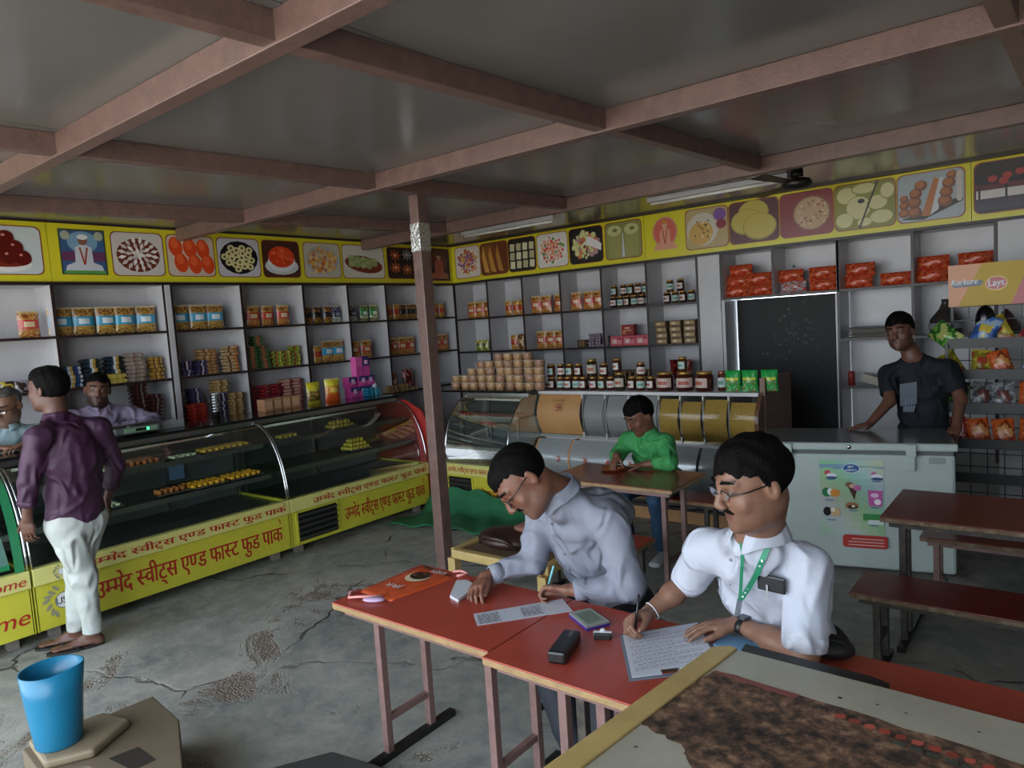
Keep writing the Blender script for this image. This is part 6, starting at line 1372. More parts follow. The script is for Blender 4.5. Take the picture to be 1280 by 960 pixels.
    def moustache(s, par, m='hair', thick=.0055, wid=.030):
        b = MB(); b.smooth = True
        for x in (-1, 1): b.tube([s.w(x*.001, .0965, -.036), s.w(x*.012, .0955, -.038), s.w(x*.024, .0885, -.043), s.w(x*wid, .081, -.050)], [thick*s.s, thick*s.s, thick*.8*s.s, thick*.3*s.s], 7)
        b.build('moustache', MATS[m], par)
    def glasses(s, par, rimless=False, col='#141214'):
        m = mat('frame_black', col, .25); g = thing('glasses', loc=par.location); g.parent = None; bpy.data.objects.remove(g)
        b = MB()
        for x in (-1, 1):
            pts = [s.w(x*.033+.024*math.cos(t)*(1 if abs(math.cos(t)) < .8 else .95), .105-.006*abs(math.cos(t)) , .014+.0165*math.sin(t)*(1 if math.sin(t) > 0 else 1)) for t in [2*PI*i/20 for i in range(20)]]
            if rimless: b.tube(pts[0:11], .0016*s.s, 5)
            else: b.tube(pts, .0018*s.s, 5, closed=True)
            b.tube([s.w(x*.058, .098, .020), s.w(x*.079, .06, .019), s.w(x*.083, .0, .018), s.w(x*.083, -.02, .008)], .0022*s.s, 5)
        b.tube([s.w(-.010, .107, .018), s.w(0, .112, .020), s.w(.010, .107, .018)], .0016*s.s, 5)
        fr = b.build('glasses_frame', m, par)
        for x in (-1, 1):
            l = MB(); l.add([s.w(x*.033+.023*math.cos(t), .1045-.006*abs(math.cos(t)), .014+.016*math.sin(t)) for t in [2*PI*i/16 for i in range(16)]], [tuple(range(16))]); l.build('lens', glass('lens_glass', '#eef2f4', .7), fr, world=True)
def hand(g, wr, d, nrm, side, curl=(.5, .5, .5, .5), base=(.3, .3, .3, .3), thumb=.5, s=1.0, tdir=None, spread=.06, k=.005):
    """wrist, finger direction, back-of-hand normal, side=+1 when thumb lies on d x n side; returns finger tips"""
    wr = V3(wr); d = unit(d); n = V3(nrm); n = (n-d*n.dot(d)).normalized(); lat = d.cross(n)*side; tips = []
    kn = [wr+d*.085*s+lat*(q*s)+n*zz*s for q, zz in ((.030, 0), (.010, .004), (-.011, .003), (-.030, -.002))]
    g.ecap(wr-d*.005*s, wr+d*.05*s, lat, .027*s, .018*s, .038*s, .015*s, .012); g.ecap(wr+d*.045*s, wr+d*.078*s, lat, .039*s, .014*s, .038*s, .012*s, .008)
    Ls = ((.042, .025, .020), (.046, .029, .021), (.042, .027, .021), (.033, .020, .018)); rs = (.0088, .0090, .0086, .0076)
    for i in range(4):
        p = kn[i]; a = base[i]; dirv = (d*math.cos(a)-n*math.sin(a)+lat*spread*(1.5-i)*.6).normalized(); r = rs[i]*s
        g.cap(p-d*.03*s, p, .011*s, r*1.08, k)
        for j, L_ in enumerate(Ls[i]):
            q = p+dirv*L_*s; g.cap(p, q, r*(1.04-.10*j), r*(.96-.10*j), k*.8); p = q
            a += curl[i]*(1 if j == 0 else .7); dirv = (d*math.cos(a)-n*math.sin(a)+lat*spread*(1.5-i)*.4).normalized()
        tips.append(p)
    tb = wr+d*.018*s+lat*.024*s-n*.004*s; td = V3(tdir).normalized() if tdir is not None else (d*.75+lat*.65-n*thumb).normalized(); td2 = (td*.8+d*.45-n*thumb*.4).normalized()
    p1 = tb+td*.045*s; p2 = p1+td2*.032*s; p3 = p2+(td2*.9+d*.3).normalized()*.024*s
    g.cap(tb, p1, .015*s, .012*s, .010); g.cap(p1, p2, .0115*s, .0102*s, k); g.cap(p2, p3, .0100*s, .0082*s, k); tips.append(p3); return tips
def collar(par, c, up, fwd, r, m, h=.032, drop=.055, open_=.35, name='collar', tilt=0):
    R = frame(fwd, up); b = MB(); b.smooth = True; n = 30; vs = []; c = V3(c)
    for i in range(n+1):
        t = open_*.5+(2*PI-open_)*i/n; fr = math.cos(t); front = max(0, math.cos(t))**6
        sx, sy = math.sin(t), math.cos(t); rr = r
        for (dr, z) in ((.0, -.035), (.0, h), (.006, h+.004), (.020+.012*front, -.006-drop*front*.35), (.026+.018*front, -.010-drop*front)):
            vs.append(c+R @ V3(((rr+dr)*sx, (rr+dr)*sy, z-.012*(1+fr)*.5+tilt*fr)))
    b.add(vs, [(i*5+j, (i+1)*5+j, (i+1)*5+j+1, i*5+j+1) for i in range(n) for j in range(4)]); o = b.build(name, m, par)
    q = o.modifiers.new('s', 'SOLIDIFY'); q.thickness = .004; q = o.modifiers.new('b', 'SUBSURF'); q.levels = 1; q.render_levels = 1; return o
def wrinkle(m, strength=.9, scale=9, dist=.05):
    nt = m.node_tree; N = nt.nodes.new; L = nt.links.new; b = nt.nodes['Principled BSDF']; tc = N('ShaderNodeTexCoord')
    mp = N('ShaderNodeMapping'); mp.inputs['Scale'].default_value = (1, 1, .55); mp.inputs['Rotation'].default_value = (.3, .5, .2); L(tc.outputs['Object'], mp.inputs[0])
    n = N('ShaderNodeTexNoise'); n.noise_type = 'RIDGED_MULTIFRACTAL'; n.inputs['Scale'].default_value = scale; n.inputs['Detail'].default_value = 2.5; n.inputs['Distortion'].default_value = .9; n.inputs['Roughness'].default_value = .45; L(mp.outputs[0], n.inputs['Vector'])
    bp = N('ShaderNodeBump'); bp.inputs['Strength'].default_value = strength; bp.inputs['Distance'].default_value = dist; L(n.outputs[0], bp.inputs['Height'])
    if b.inputs['Normal'].links: L(b.inputs['Normal'].links[0].from_socket, bp.inputs['Normal'])
    L(bp.outputs[0], b.inputs['Normal']); return m
def cloth(name, c, rough=.75, bump=.25, bs=300, noise=.05): return wrinkle(mat(name, c, rough, bump=bump, bscale=bs, noise=noise, nscale=12))
def bounds(pts, mg): return [min(p[i] for p in pts)-mg for i in range(3)], [max(p[i] for p in pts)+mg for i in range(3)]
def torso(g, sL, sR, pel, neckb, fwd, w_=1.0, belly=.0, fat=0, k=.05):
    if w_ < .9: fat = -.024; w_ += .05; neckb = V3(neckb); 
    """shirt/torso volume from pelvis to shoulders"""
    sL, sR, pel, neckb = V3(sL), V3(sR), V3(pel), V3(neckb); lat = (sL-sR).normalized(); mid = (sL+sR)/2; chest = mid*.62+pel*.38; waist = mid*.25+pel*.75; f = V3(fwd)
    g.ecap(chest-f*.005, mid-V3((0, 0, .03)), lat, .165*w_+fat, .105+fat, .135*w_+fat, .085+fat, k); g.ecap(waist, chest, lat, .150*w_+fat, .105+fat+belly*.4, .165*w_+fat, .110+fat, k)
    g.ecap(pel, waist, lat, .160*w_+fat, .115+fat, .152*w_+fat, .112+fat+belly*.4, k)
    if belly: g.ell(waist+f*.05, (.135*w_, .10+belly, .14), None, .05)
    g.cap(sL-lat*.015, neckb-V3((0, 0, .012)), .052+fat, .052+fat*.3, k*.7); g.cap(sR+lat*.015, neckb-V3((0, 0, .012)), .052+fat, .052+fat*.3, k*.7)
    if fat == 0: g.cap(neckb-V3((0, 0, .05))-f*.012, neckb-V3((0, 0, .018))-f*.012, .082, .068, .03)
    g.cap(sL-lat*.02, sL+lat*.0, .062+fat, .058+fat, .04); g.cap(sR+lat*.02, sR-lat*.0, .062+fat, .058+fat, .04)
def sleeve(g, sh, el, end, r0=.062, r1=.052, r2=.045, k=.025, full=True):
    g.cap(sh, el, r0, r1, k)
    if end is not None: g.cap(el, end, r1, r2, k)
def cuff_ring(par, c, ax, r, wd, m, name='cuff'):
    c = V3(c); ax = unit(ax); o = ax.orthogonal().normalized(); q = ax.cross(o); b = MB(); b.smooth = True; n = 20; vs = []
    for i in range(n):
        t = 2*PI*i/n; e = o*math.cos(t)+q*math.sin(t); 
        for dr, z in ((-.004, wd/2), (.002, wd/2), (.003, 0), (.001, -wd/2), (-.006, -wd/2)): vs.append(c+e*(r+dr)+ax*z)
    b.add(vs, [(i*5+j, ((i+1) % n)*5+j, ((i+1) % n)*5+j+1, i*5+j+1) for i in range(n) for j in range(4)]); return b.build(name, m, par, fix=True)
def pen(name, label, tip, back, c, r=.0042, group=None):
    tip, back = V3(tip), V3(back); t = thing(name, label, 'pen', tip, group=group); d = (back-tip).normalized()
    m = MB(); m.tube([tip+d*.010, back], r, 8); m.build('barrel', mat('pen_'+c, c, .3), t); m = MB(); m.tube([tip, tip+d*.011], [.0008, r*.8], 8); m.build('nib', MATS['chrome'], t)
def solid(c): 
    c = lin(c); return lambda V: np.tile(np.array(c), (len(V), 1))
def person(label, loc): return thing('person', label, 'person', loc)
def part_hand(): pass
# ---- man in white shirt writing on a clipboard (right foreground)
W = person('man in white shirt with green lanyard and glasses writing on the clipboard', (-.80, 2.60, .42))
hd = Head((-.740, 2.018, 1.280), (-.62, -.74, -.26), (-.05, -.05, 1), 1.08)
shL, shR, pel, nb = V3((-.63, 2.15, 1.005)), V3((-.97, 2.20, 1.0)), V3((-.80, 2.56, .52)), V3((-.760, 2.10, 1.112))
elL, wrL, elR, wrR = V3((-.635, 2.105, .752)), V3((-.885, 2.215, .752)), V3((-1.085, 2.28, .835)), V3((-1.168, 2.130, .758))
g = Sdf((-1.35, 1.80, .46), (-.50, 2.75, 1.48), .0045)
hd.add(g, 1.25); hd.neck(g, nb, .060, .066); torso(g, shL-V3((.01, 0, 0)), shR, pel, nb, (-.2, -1, 0), .86)
g.cap(shL, elL, .048, .042, .03); g.cap(elL, elL+(wrL-elL)*.45, .043, .041, .02); g.ecap(elL+(wrL-elL)*.4, wrL, (0, 0, 1), .037, .041, .022, .028, .02)
g.cap(shR, elR, .048, .042, .03); g.cap(elR, elR+(wrR-elR)*.4, .042, .040, .02); g.ecap(elR+(wrR-elR)*.4, wrR, (0, 0, 1), .038, .036, .027, .023, .02)
hand(g, wrL, (-.86, -.48, -.10), (-.1, .1, 1), -1, (.22, .25, .22, .3), (.30, .26, .22, .25), .15, 1.06, tdir=(-.45, -.85, -.25), spread=.22)
hand(g, wrR, (-.30, -.88, .02), (-.62, .10, .75), -1, (1.0, 1.15, 1.2, 1.3), (.75, .85, .95, 1.05), .45, 1.04, tdir=(.25, -.80, -.15), spread=.03)
g.build('body', sk, W, hd.colors('#7f5c4a', stubble=.16, must=.0))
hd.hair(W, top=.014, back=.012, line=.064, nape=-.035, side=.022, wave=.0035, sideburn=-.012, seed=3); hd.moustache(W); hd.eyes(W, .35); hd.glasses(W, rimless=True)
ws_ = cloth('white_shirt', '#b9bfce', .7)
g = Sdf((-1.30, 1.85, .60), (-.42, 2.80, 1.20), .005)
torso(g, shL, shR, pel, nb, (-.2, -1, 0), 1.0, belly=.045); hemL = elL+(shL-elL)*.16; hemR = elR+(shR-elR)*.12
g.cap(shL, hemL+V3((.0, 0, 0)), .070, .066, .03); g.cap(shR, hemR, .070, .064, .03)
g.folds(.011, 40, 3, (.3, .2, 1))
g.cap(hd.w(0, .0, -.06), nb+V3((0, 0, .006)), .062, .058, .01, 'sub')
g.cap(hemL, elL, .050, .050, .006, 'sub'); g.cap(hemR, elR, .050, .050, .006, 'sub')
g.cap(elL-(shL-elL)*.25, elL-(shL-elL)*.0, .1, .075, .0, 'sub'); g.cap(elR-(shR-elR)*.3, elR-(shR-elR)*.02, .1, .072, .0, 'sub')
g.cap(nb+V3((-.035, -.070, .03)), nb+V3((-.022, -.075, -.050)), .034, .008, .006, 'sub'); g.cut((0, 0, .63), (0, 0, -1)); g.build('shirt', ws_, W)
cuff_ring(W, hemL, shL-elL, .064, .045, ws_, 'rolled_cuff'); cuff_ring(W, hemR, shR-elR, .063, .045, ws_, 'rolled_cuff')
collar(W, nb+V3((.004, .005, .010)), (-.02, -.28, 1), (-.45, -.9, 0), .071, ws_, h=.030, drop=.045, open_=.55)
# lanyard, pocket, phone
mat('lanyard_green', '#2f8f6c', .5)
def ribbon(par, name, pts, wd, m, side):
    b = MB(); s_ = V3(side).normalized(); n = len(pts); vs = []
    for p in pts: vs += [V3(p)-s_*wd/2, V3(p)+s_*wd/2]
    b.add(vs, [(2*i, 2*i+1, 2*i+3, 2*i+2) for i in range(n-1)]); o = b.build(name, m, par); q = o.modifiers.new('s', 'SOLIDIFY'); q.thickness = .0015; q.offset = 0; return o
LR = [(-.712, 2.041, 1.086), (-.725, 2.030, 1.050), (-.748, 2.044, 1.00), (-.785, 2.072, .94), (-.822, 2.098, .885)]
LL = [(-.791, 2.039, 1.095), (-.783, 2.028, 1.066), (-.789, 2.036, 1.02), (-.806, 2.068, .955), (-.824, 2.098, .885)]
LAN = (LR, LL)
# ---- man in grey shirt bending over his form
Gm = person('man in grey blue shirt and glasses bending low over a form with a pen', (-1.62, 2.62, .42))
hd = Head((-1.673, 2.119, 1.185), (-.26, -.58, -.74), (-.50, -.40, .60), 1.10)
shL, shR, pel, nb = V3((-1.41, 2.30, 1.005)), V3((-1.79, 2.37, .975)), V3((-1.60, 2.62, .52)), V3((-1.605, 2.255, 1.115))
elL, wrL, elR, wrR = V3((-1.325, 2.285, .775)), V3((-1.545, 2.180, .752)), V3((-1.80, 2.30, .79)), V3((-1.925, 2.130, .750))
g = Sdf((-2.10, 1.88, .46), (-1.2, 2.80, 1.42), .0045)
hd.add(g, 1.1); hd.neck(g, nb+V3((0, .02, -.01)), .056, .062); torso(g, shL, shR, pel, nb, (-.3, -1, 0), .84)
g.cap(elL, elL+(wrL-elL)*.8, .036, .030, .02); g.ecap(elL+(wrL-elL)*.7, wrL, (0, 0, 1), .028, .034, .022, .028, .02)
g.cap(elR, wrR, .036, .028, .02)
hand(g, wrL, (-.86, -.10, -.05), (.05, .45, .85), 1, (1.05, 1.15, 1.2, 1.3), (.55, .8, .95, 1.05), .4, 1.02, tdir=(-.80, -.42, -.1), spread=.03)
hand(g, wrR, (.25, -.92, -.12), (-.35, .1, .9), -1, (.55, .6, .65, .8), (.45, .45, .5, .55), .25, 1.04, tdir=(.55, -.75, -.25), spread=.12)
g.build('body', sk, Gm, hd.colors('#784f3e', stubble=.25, must=.45, gray=1))
hd.hair(Gm, top=.010, back=.009, line=.072, nape=-.040, side=.018, wave=.0015, sideburn=-.010, seed=5); hd.eyes(Gm, .2); hd.glasses(Gm); hd.moustache(Gm, 'hair', .0045)
gs = wrinkle(mat('grey_shirt', '#7f8493', .7, noise=.06, nscale=12, bump=.25, bscale=300))
g = Sdf((-2.06, 1.98, .56), (-1.16, 2.85, 1.22), .005)
torso(g, shL, shR, pel, nb, (-.3, -1, 0), 1.0, belly=.0)
g.ell((-1.53, 2.40, 1.01), (.16, .13, .10), None, .06); g.cap(shL, elL, .074, .062, .03); g.cap(elL, wrL+(elL-wrL)*.16, .063, .040, .02); g.cap(shR, elR, .070, .060, .03); g.cap(elR, wrR+(elR-wrR)*.18, .060, .040, .02)
g.folds(0.0128, 40, 8, (.5, .3, .8))
g.cap(hd.w(0, -.02, -.07), nb, .066, .062, .01, 'sub')
for a_, b_ in ((wrL, elL), (wrR, elR)): g.cap(a_-(b_-a_)*.1, a_+(b_-a_)*.17, .032, .032, .004, 'sub')
g.cut((0, 0, .57), (0, 0, -1)); g.build('shirt', gs, Gm)
for a_, b_ in ((wrL, elL), (wrR, elR)): cuff_ring(Gm, a_+(b_-a_)*.24, b_-a_, .041, .050, gs, 'cuff')
collar(Gm, nb+V3((-.008, -.012, .012)), (-.22, -.52, .82), (-.3, -.9, -.4), .076, gs, h=.034, drop=.050, open_=.6)
def trousers_seated(par, pel, kL, kR, aL, aR, m, r=.085, lo=None, hi=None, name='trousers', h=.008):
    P_ = [pel, kL, kR, aL, aR]; l, u = bounds(P_, .16); g = Sdf(l, u, h); lat = (V3(kL)-V3(kR)).normalized(); pel = V3(pel)
    g.ecap(pel-lat*.05, pel+lat*.05, (0, 0, 1), .115, .13, .115, .13, .05)
    for s_, k_, a_ in ((1, V3(kL), V3(aL)), (-1, V3(kR), V3(aR))):
        g.cap(pel+lat*.09*s_, k_, r*1.05, r*.80, .03); g.cap(k_, a_, r*.78, r*.62, .03)
    g.folds(0.0096, 26, 4); g.cut((0, 0, min(aL[2], aR[2])+.01), (0, 0, -1)); return g.build(name, m, par)
def shoe(par, heel, toe, m, name='shoe', w_=.045, hgt=.05):
    heel, toe = V3(heel), V3(toe); l, u = bounds([heel, toe], .10); g = Sdf(l, u, .006); d = (toe-heel).normalized(); lat = d.cross(V3((0, 0, 1)))
    g.ecap(heel+V3((0, 0, hgt*.6)), toe+V3((0, 0, hgt*.35))-d*.04, lat, w_*.8, hgt*.8, w_, hgt*.5, .02); g.cut((0, 0, heel.z+.002), (0, 0, -1)); return g.build(name, m, par)
navyt = mat('navy_trousers', '#1d222c', .7, noise=.1, bump=.3, bscale=200)
trousers_seated(Gm, (-1.60, 2.62, .54), (-1.36, 2.16, .50), (-1.66, 2.14, .50), (-1.38, 2.00, .06), (-1.46, 2.10, .06), navyt, .09)
shoe(Gm, (-1.40, 2.03, .0), (-1.34, 1.80, 0), mat('black_shoe', '#0e0e10', .3)); shoe(Gm, (-1.48, 2.14, .0), (-1.50, 1.90, 0), MATS['black_shoe'])
trousers_seated(W, (-.80, 2.58, .54), (-.62, 2.14, .50), (-.98, 2.14, .50), (-.64, 2.10, .06), (-.98, 2.08, .06), mat('charcoal_trousers', '#1f2024', .7, noise=.1), .09)
shoe(W, (-.64, 2.13, 0), (-.64, 1.90, 0), MATS['black_shoe']); shoe(W, (-.98, 2.12, 0), (-1.0, 1.88, 0), MATS['black_shoe'])
LRr, LLr = LAN
ribbon(W, 'lanyard', LRr, .019, MATS['lanyard_green'], (.95, .28, .12)); ribbon(W, 'lanyard', LLr, .010, MATS['lanyard_green'], (.9, .4, 0))
for i in range(9):
    t = i/9; q = V3(LRr[1]).lerp(V3(LRr[4]), t); b = MB(); b.ball(q+V3((.001, -.003, 0)), (.004, .0012, .005), 6, 4); b.build('lanyard_print', MATS['ink_white'], W)
b = MB(); b.bar((-.824, 2.099, .887), (-.846, 2.125, .815), .016, .006, up=(0, 1, 0)); b.build('lanyard_clip', MATS['chrome'], W)
ph = thing('phone', 'dark phone sticking out of the white shirt pocket', 'phone', (-.71, 2.07, .95))
b = MB(); b.box(-.758, -.670, 2.066, 2.076, .942, .992, R=Matrix.Rotation(-.12, 3, 'Z')); b.build('phone_body', mat('phone_black', '#14161c', .25), ph, bevel=.005)
b = MB(); b.box(-.728, -.722, 2.062, 2.066, .925, .965); b.build('pen_clip', MATS['chrome'], ph)
# watch on left wrist, thread on right wrist, rings
d_ = (elL-wrL)
wl = V3((-.885, 2.215, .752)); el = V3((-.635, 2.105, .752)); dd = (el-wl).normalized(); wc = wl+dd*.035
def band(par, c, ax, ra, rb, wd, m, name, up=(0, 0, 1)):
    ax = unit(ax); u = V3(up); u = (u-ax*u.dot(ax)).normalized(); v = ax.cross(u); b = MB(); b.smooth = True; n = 24; vs = []
    for i in range(n):
        t = 2*PI*i/n; e = u*math.cos(t)*rb+v*math.sin(t)*ra; 
        for k, z in ((1, -.5), (1.04, -.45), (1.04, .45), (1, .5)): vs.append(V3(c)+e*k+ax*wd*z)
    b.add(vs, [(i*4+j, ((i+1) % n)*4+j, ((i+1) % n)*4+j+1, i*4+j+1) for i in range(n) for j in range(3)]); return b.build(name, m, par, fix=True)
wt = thing('wrist_watch', 'black smart watch on the left wrist of the man in white', 'watch', wc)
band(wt, wc, dd, .036, .0285, .022, mat('watch_strap', '#101113', .4), 'strap')
b = MB(); R = frame(dd, (0, 0, 1)); b.box(-.019, .019, -.017, .017, 0, .010); b.v = [wc+V3((0, 0, .027))+R @ V3(q) for q in b.v]; b.build('watch_case', mat('watch_glass', '#3a4048', .1), wt, bevel=.004)
band(W, V3((-1.160, 2.145, .762)), (elR_w := V3((-1.085, 2.28, .835))-V3((-1.168, 2.130, .758))), .031, .033, .004, MATS['ink_white'], 'wrist_thread')
pen('ball_pen', 'black ball pen in the right hand of the man in white', (-1.171, 2.029, .7095), (-1.148, 2.035, .862), '#141518')
pen('ball_pen', 'pale blue pen in the hand of the man in grey shirt', (-1.655, 2.185, .7095), (-1.585, 2.155, .850), '#6fb4c4')

for q, par, c_ in (((-1.661, 2.262, .978), Gm, '#5c6070'), ((-1.632, 2.268, .925), Gm, '#5c6070'), ((-1.641, 2.311, .842), Gm, '#5c6070'), ((-1.640, 2.336, .766), Gm, '#5c6070'), ((-.848, 2.094, 1.012), W, '#8c909c'), ((-.873, 2.139, .913), W, '#8c909c')):
    b = MB(); b.ball(q, (.0055, .003, .0055), 8, 6); b.build('button', mat('button'+c_, c_, .4), par)

# ---- man in green shirt eating
N = person('young man in bright green shirt eating at the far canteen table', (-2.50, 4.85, .42))
hd = Head((-2.500, 4.585, 1.055), (-.38, -.76, -.48), (-.25, -.45, .95), 1.08)
shL, shR, pel, nb = V3((-2.31, 4.60, .865)), V3((-2.63, 4.62, .865)), V3((-2.46, 4.85, .50)), V3((-2.475, 4.64, .945))
elL, wrL, elR, wrR = V3((-2.225, 4.47, .755)), V3((-2.40, 4.44, .735)), V3((-2.66, 4.50, .765)), V3((-2.610, 4.40, .790))
g = Sdf((-2.85, 4.25, .44), (-2.1, 5.05, 1.28), .007)
hd.add(g); hd.neck(g, nb, .050, .056); torso(g, shL, shR, pel, nb, (0, -1, 0), .80)
g.cap(elL, wrL, .036, .027, .02); g.cap(elR, wrR, .036, .028, .02)
hand(g, wrL, (-.98, -.1, -.1), (0, .1, 1), -1, (.5, .5, .5, .5), (.3, .3, .3, .3), .3, .98)
hand(g, wrR, (.05, -.72, -.65), (-.3, -.4, .5), -1, (.7, .7, .8, .9), (.35, .4, .5, .6), .5, 1.0)
g.build('body', sk, N, hd.colors('#6f4838', stubble=.1, must=.35))
hd.hair(N, .006, top=.020, back=.012, line=.066, nape=-.03, sideburn=-.005, seed=7); hd.eyes(N, .2)
grs = wrinkle(mat('green_shirt', '#3a9250', .7, noise=.12, nscale=18, bump=.4, bscale=120))
g = Sdf((-2.85, 4.30, .46), (-2.08, 5.05, 1.05), .007)
torso(g, shL, shR, pel, nb, (0, -1, 0), .92); g.cap(shL, elL, .066, .060, .03); g.cap(elL, elL+(wrL-elL)*.45, .060, .050, .02); g.cap(shR, elR, .064, .056, .03); g.cap(elR, elR+(wrR-elR)*.3, .056, .046, .02)
g.folds(0.0112, 44, 2); g.cap(hd.w(0, 0, -.07), nb, .058, .056, .01, 'sub'); g.build('shirt', grs, N)
collar(N, nb+V3((0, -.005, .012)), (0, -.3, 1), (-.1, -1, 0), .058, grs, h=.022, drop=.04, open_=.7)
band(N, wrR+V3((-.0, .01, .005)), elR-wrR, .032, .030, .01, mat('red_thread', '#7a2420', .6), 'wrist_thread')
jm = mat('blue_jeans', '#21405c', .75, noise=.3, nscale=10, bump=.3, bscale=150)
trousers_seated(N, (-2.46, 4.86, .52), (-2.32, 4.42, .50), (-2.60, 4.44, .50), (-2.36, 4.55, .07), (-2.66, 4.60, .07), jm, .078)
shoe(N, (-2.36, 4.58, 0), (-2.34, 4.36, 0), mat('white_shoe', '#b8bcc0', .5)); shoe(N, (-2.66, 4.62, 0), (-2.68, 4.40, 0), MATS['white_shoe'])

# ---- man in dark t-shirt behind the freezer
T = person('man in dark navy t-shirt leaning on the chest freezer', (-.87, 5.85, 0))
hd = Head((-.985, 5.725, 1.548), (-.16, -1, -.12), (-.10, 0, 1), 1.06)
shL, shR, pel, nb = V3((-.695, 5.79, 1.275)), V3((-1.075, 5.77, 1.245)), V3((-.86, 5.84, .86)), V3((-.915, 5.775, 1.372))
elL, wrL, elR, wrR = V3((-.615, 5.70, 1.075)), V3((-.625, 5.555, .915)), V3((-1.045, 5.64, 1.06)), V3((-1.145, 5.475, .918))
g = Sdf((-1.32, 5.30, .78), (-.45, 6.0, 1.78), .007)
hd.add(g); hd.neck(g, nb, .052, .058); torso(g, shL, shR, pel, nb, (0, -1, 0), .84)
for a_, b_, c_ in ((shL, elL, wrL), (shR, elR, wrR)): g.cap(a_, b_, .046, .040, .03); g.cap(b_, c_, .041, .028, .02)
hand(g, wrL, (-.1, -.6, -.35), (0, -.5, .8), -1, (.5, .5, .5, .5), (.2, .2, .2, .2), .2, 1.0, tdir=(-.7, -.5, -.1))
hand(g, wrR, (-.75, -.60, -.18), (0, 0, 1), -1, (.2, .2, .2, .2), (.1, .1, .1, .1), .1, 1.0, tdir=(.2, -.9, -.1), spread=.12)
g.build('body', sk, T, hd.colors('#694638', stubble=.25, must=.75))
hd.hair(T, .006, top=.020, back=.012, line=.066, nape=-.03, sideburn=-.01, seed=9); hd.eyes(T, .6)
ts = wrinkle(mat('dark_tshirt', '#0b121c', .8, noise=.1, nscale=10, bump=.2, bscale=200))
g = Sdf((-1.25, 5.55, .70), (-.48, 6.02, 1.46), .007)
torso(g, shL, shR, pel, nb, (0, -1, 0), .96); hL = shL+(elL-shL)*.78; hR = shR+(elR-shR)*.80
g.cap(shL, hL, .068, .066, .03); g.cap(shR, hR, .068, .064, .03); g.folds(0.0080, 26, 6)
g.cap(hd.w(0, 0, -.07), nb+V3((0, -.01, 0)), .066, .066, .01, 'sub'); g.cap(hL, elL, .05, .05, .004, 'sub'); g.cap(hR, elR, .05, .05, .004, 'sub'); g.cap(elL, elL+(elL-shL)*.2, .08, .09, 0, 'sub'); g.cap(elR, elR+(elR-shR)*.2, .08, .09, 0, 'sub')
g.cut((0, 0, .76), (0, 0, -1)); g.build('t_shirt', ts, T)
b = Art((-.985, 5.672, .98), (.985, .02, 0), (0, 0, 1)); b.poly([(0, .04), (.11, .06), (.11, .22), (.0, .20)], '#22364a'); b.poly([(.02, .0), (.09, .0), (.10, .05), (.02, .04)], '#1c2e40'); 
for k in range(4): b.poly([(.03+.018*k, .02), (.036+.018*k, .02), (.046+.018*k, .10), (.038+.018*k, .10)], '#3a526a')
b.build('shirt_print', MATS['print'], T)
g = Sdf((-1.15, 5.68, 0), (-.58, 6.02, .95), .01)
for x in (-.95, -.78): g.cap((x, 5.86, .82), (x, 5.87, .08), .09, .06, .03)
g.ecap((-.90, 5.85, .84), (-.82, 5.85, .84), (0, 0, 1), .09, .10, .09, .10, .03); g.build('trousers', navyt, T)
for x in (-.95, -.78): shoe(T, (x, 5.92, 0), (x, 5.72, 0), MATS['black_shoe'])

# ---- man in purple shirt and white trousers, back to the camera
Pp = person('man in purple shirt and white trousers standing with his back to the camera', (-4.66, 1.56, 0))
hd = Head((-4.755, 1.530, 1.585), (-.80, -.55, -.05), (0, 0, 1), 1.05)
shL, shR, pel, nb = V3((-4.58, 1.395, 1.335)), V3((-4.66, 1.745, 1.335)), V3((-4.655, 1.565, .86)), V3((-4.715, 1.545, 1.42))
elL, wrL, elR, wrR = V3((-4.600, 1.325, 1.09)), V3((-4.635, 1.310, .885)), V3((-4.72, 1.84, 1.07)), V3((-4.80, 1.80, .86))
g = Sdf((-5.05, 1.15, 0), (-4.40, 2.0, 1.80), .007)
hd.add(g); hd.neck(g, nb, .052, .060); torso(g, shL, shR, pel, nb, (-1, -.2, 0), .80)
for b_, c_ in ((elL, wrL), (elR, wrR)): g.cap(b_, c_, .036, .026, .02)
hand(g, wrL, (-.15, .0, -1), (.6, -.8, 0), 1, (.4, .5, .5, .55), (.2, .25, .3, .35), .2, 1.0); hand(g, wrR, (-.1, 0, -1), (.5, .8, 0), -1, (.4, .5, .5, .55), (.2, .25, .3, .35), .2, 1.0)
aN, aF = V3((-4.705, 1.595, .085)), V3((-4.845, 1.555, .085))
g.cap(pel, (-4.64, 1.52, .78), .06, .05, .03); g.cap((-4.64, 1.50, .80), (-4.655, 1.57, .46), .05, .045, .02); g.cap((-4.655, 1.57, .46), aN, .045, .034, .02); g.cap(pel, (-4.67, 1.62, .78), .06, .05, .03); g.cap((-4.67, 1.64, .80), (-4.755, 1.565, .46), .05, .045, .02); g.cap((-4.755, 1.565, .46), aF, .045, .034, .02)
for an, toe in ((aN, V3((-4.785, 1.415, .020))), (aF, V3((-4.945, 1.40, .020)))):
    g.cap(an+V3((0, 0, .12)), an, .035, .032, .02); d = (toe-an); d.z = 0; lat = d.normalized().cross(V3((0, 0, 1)))
    hl = an+V3((0, 0, -.05))-d.normalized()*.03; g.cap(an, hl, .032, .028, .02); g.ecap(hl, V3((toe.x, toe.y, .032)), lat, .030, .022, .042, .013, .02); g.cap(an, an+d*.5+V3((0, 0, -.04)), .028, .018, .02)
    for k in range(5): q = V3((toe.x, toe.y, .030))+lat*(.032-.016*k)*1.0; g.cap(q-d.normalized()*.01, q+d.normalized()*(.028-.005*abs(k-1)), .0095, .008, .004)
g.build('body', sk, Pp, hd.colors('#604034'))
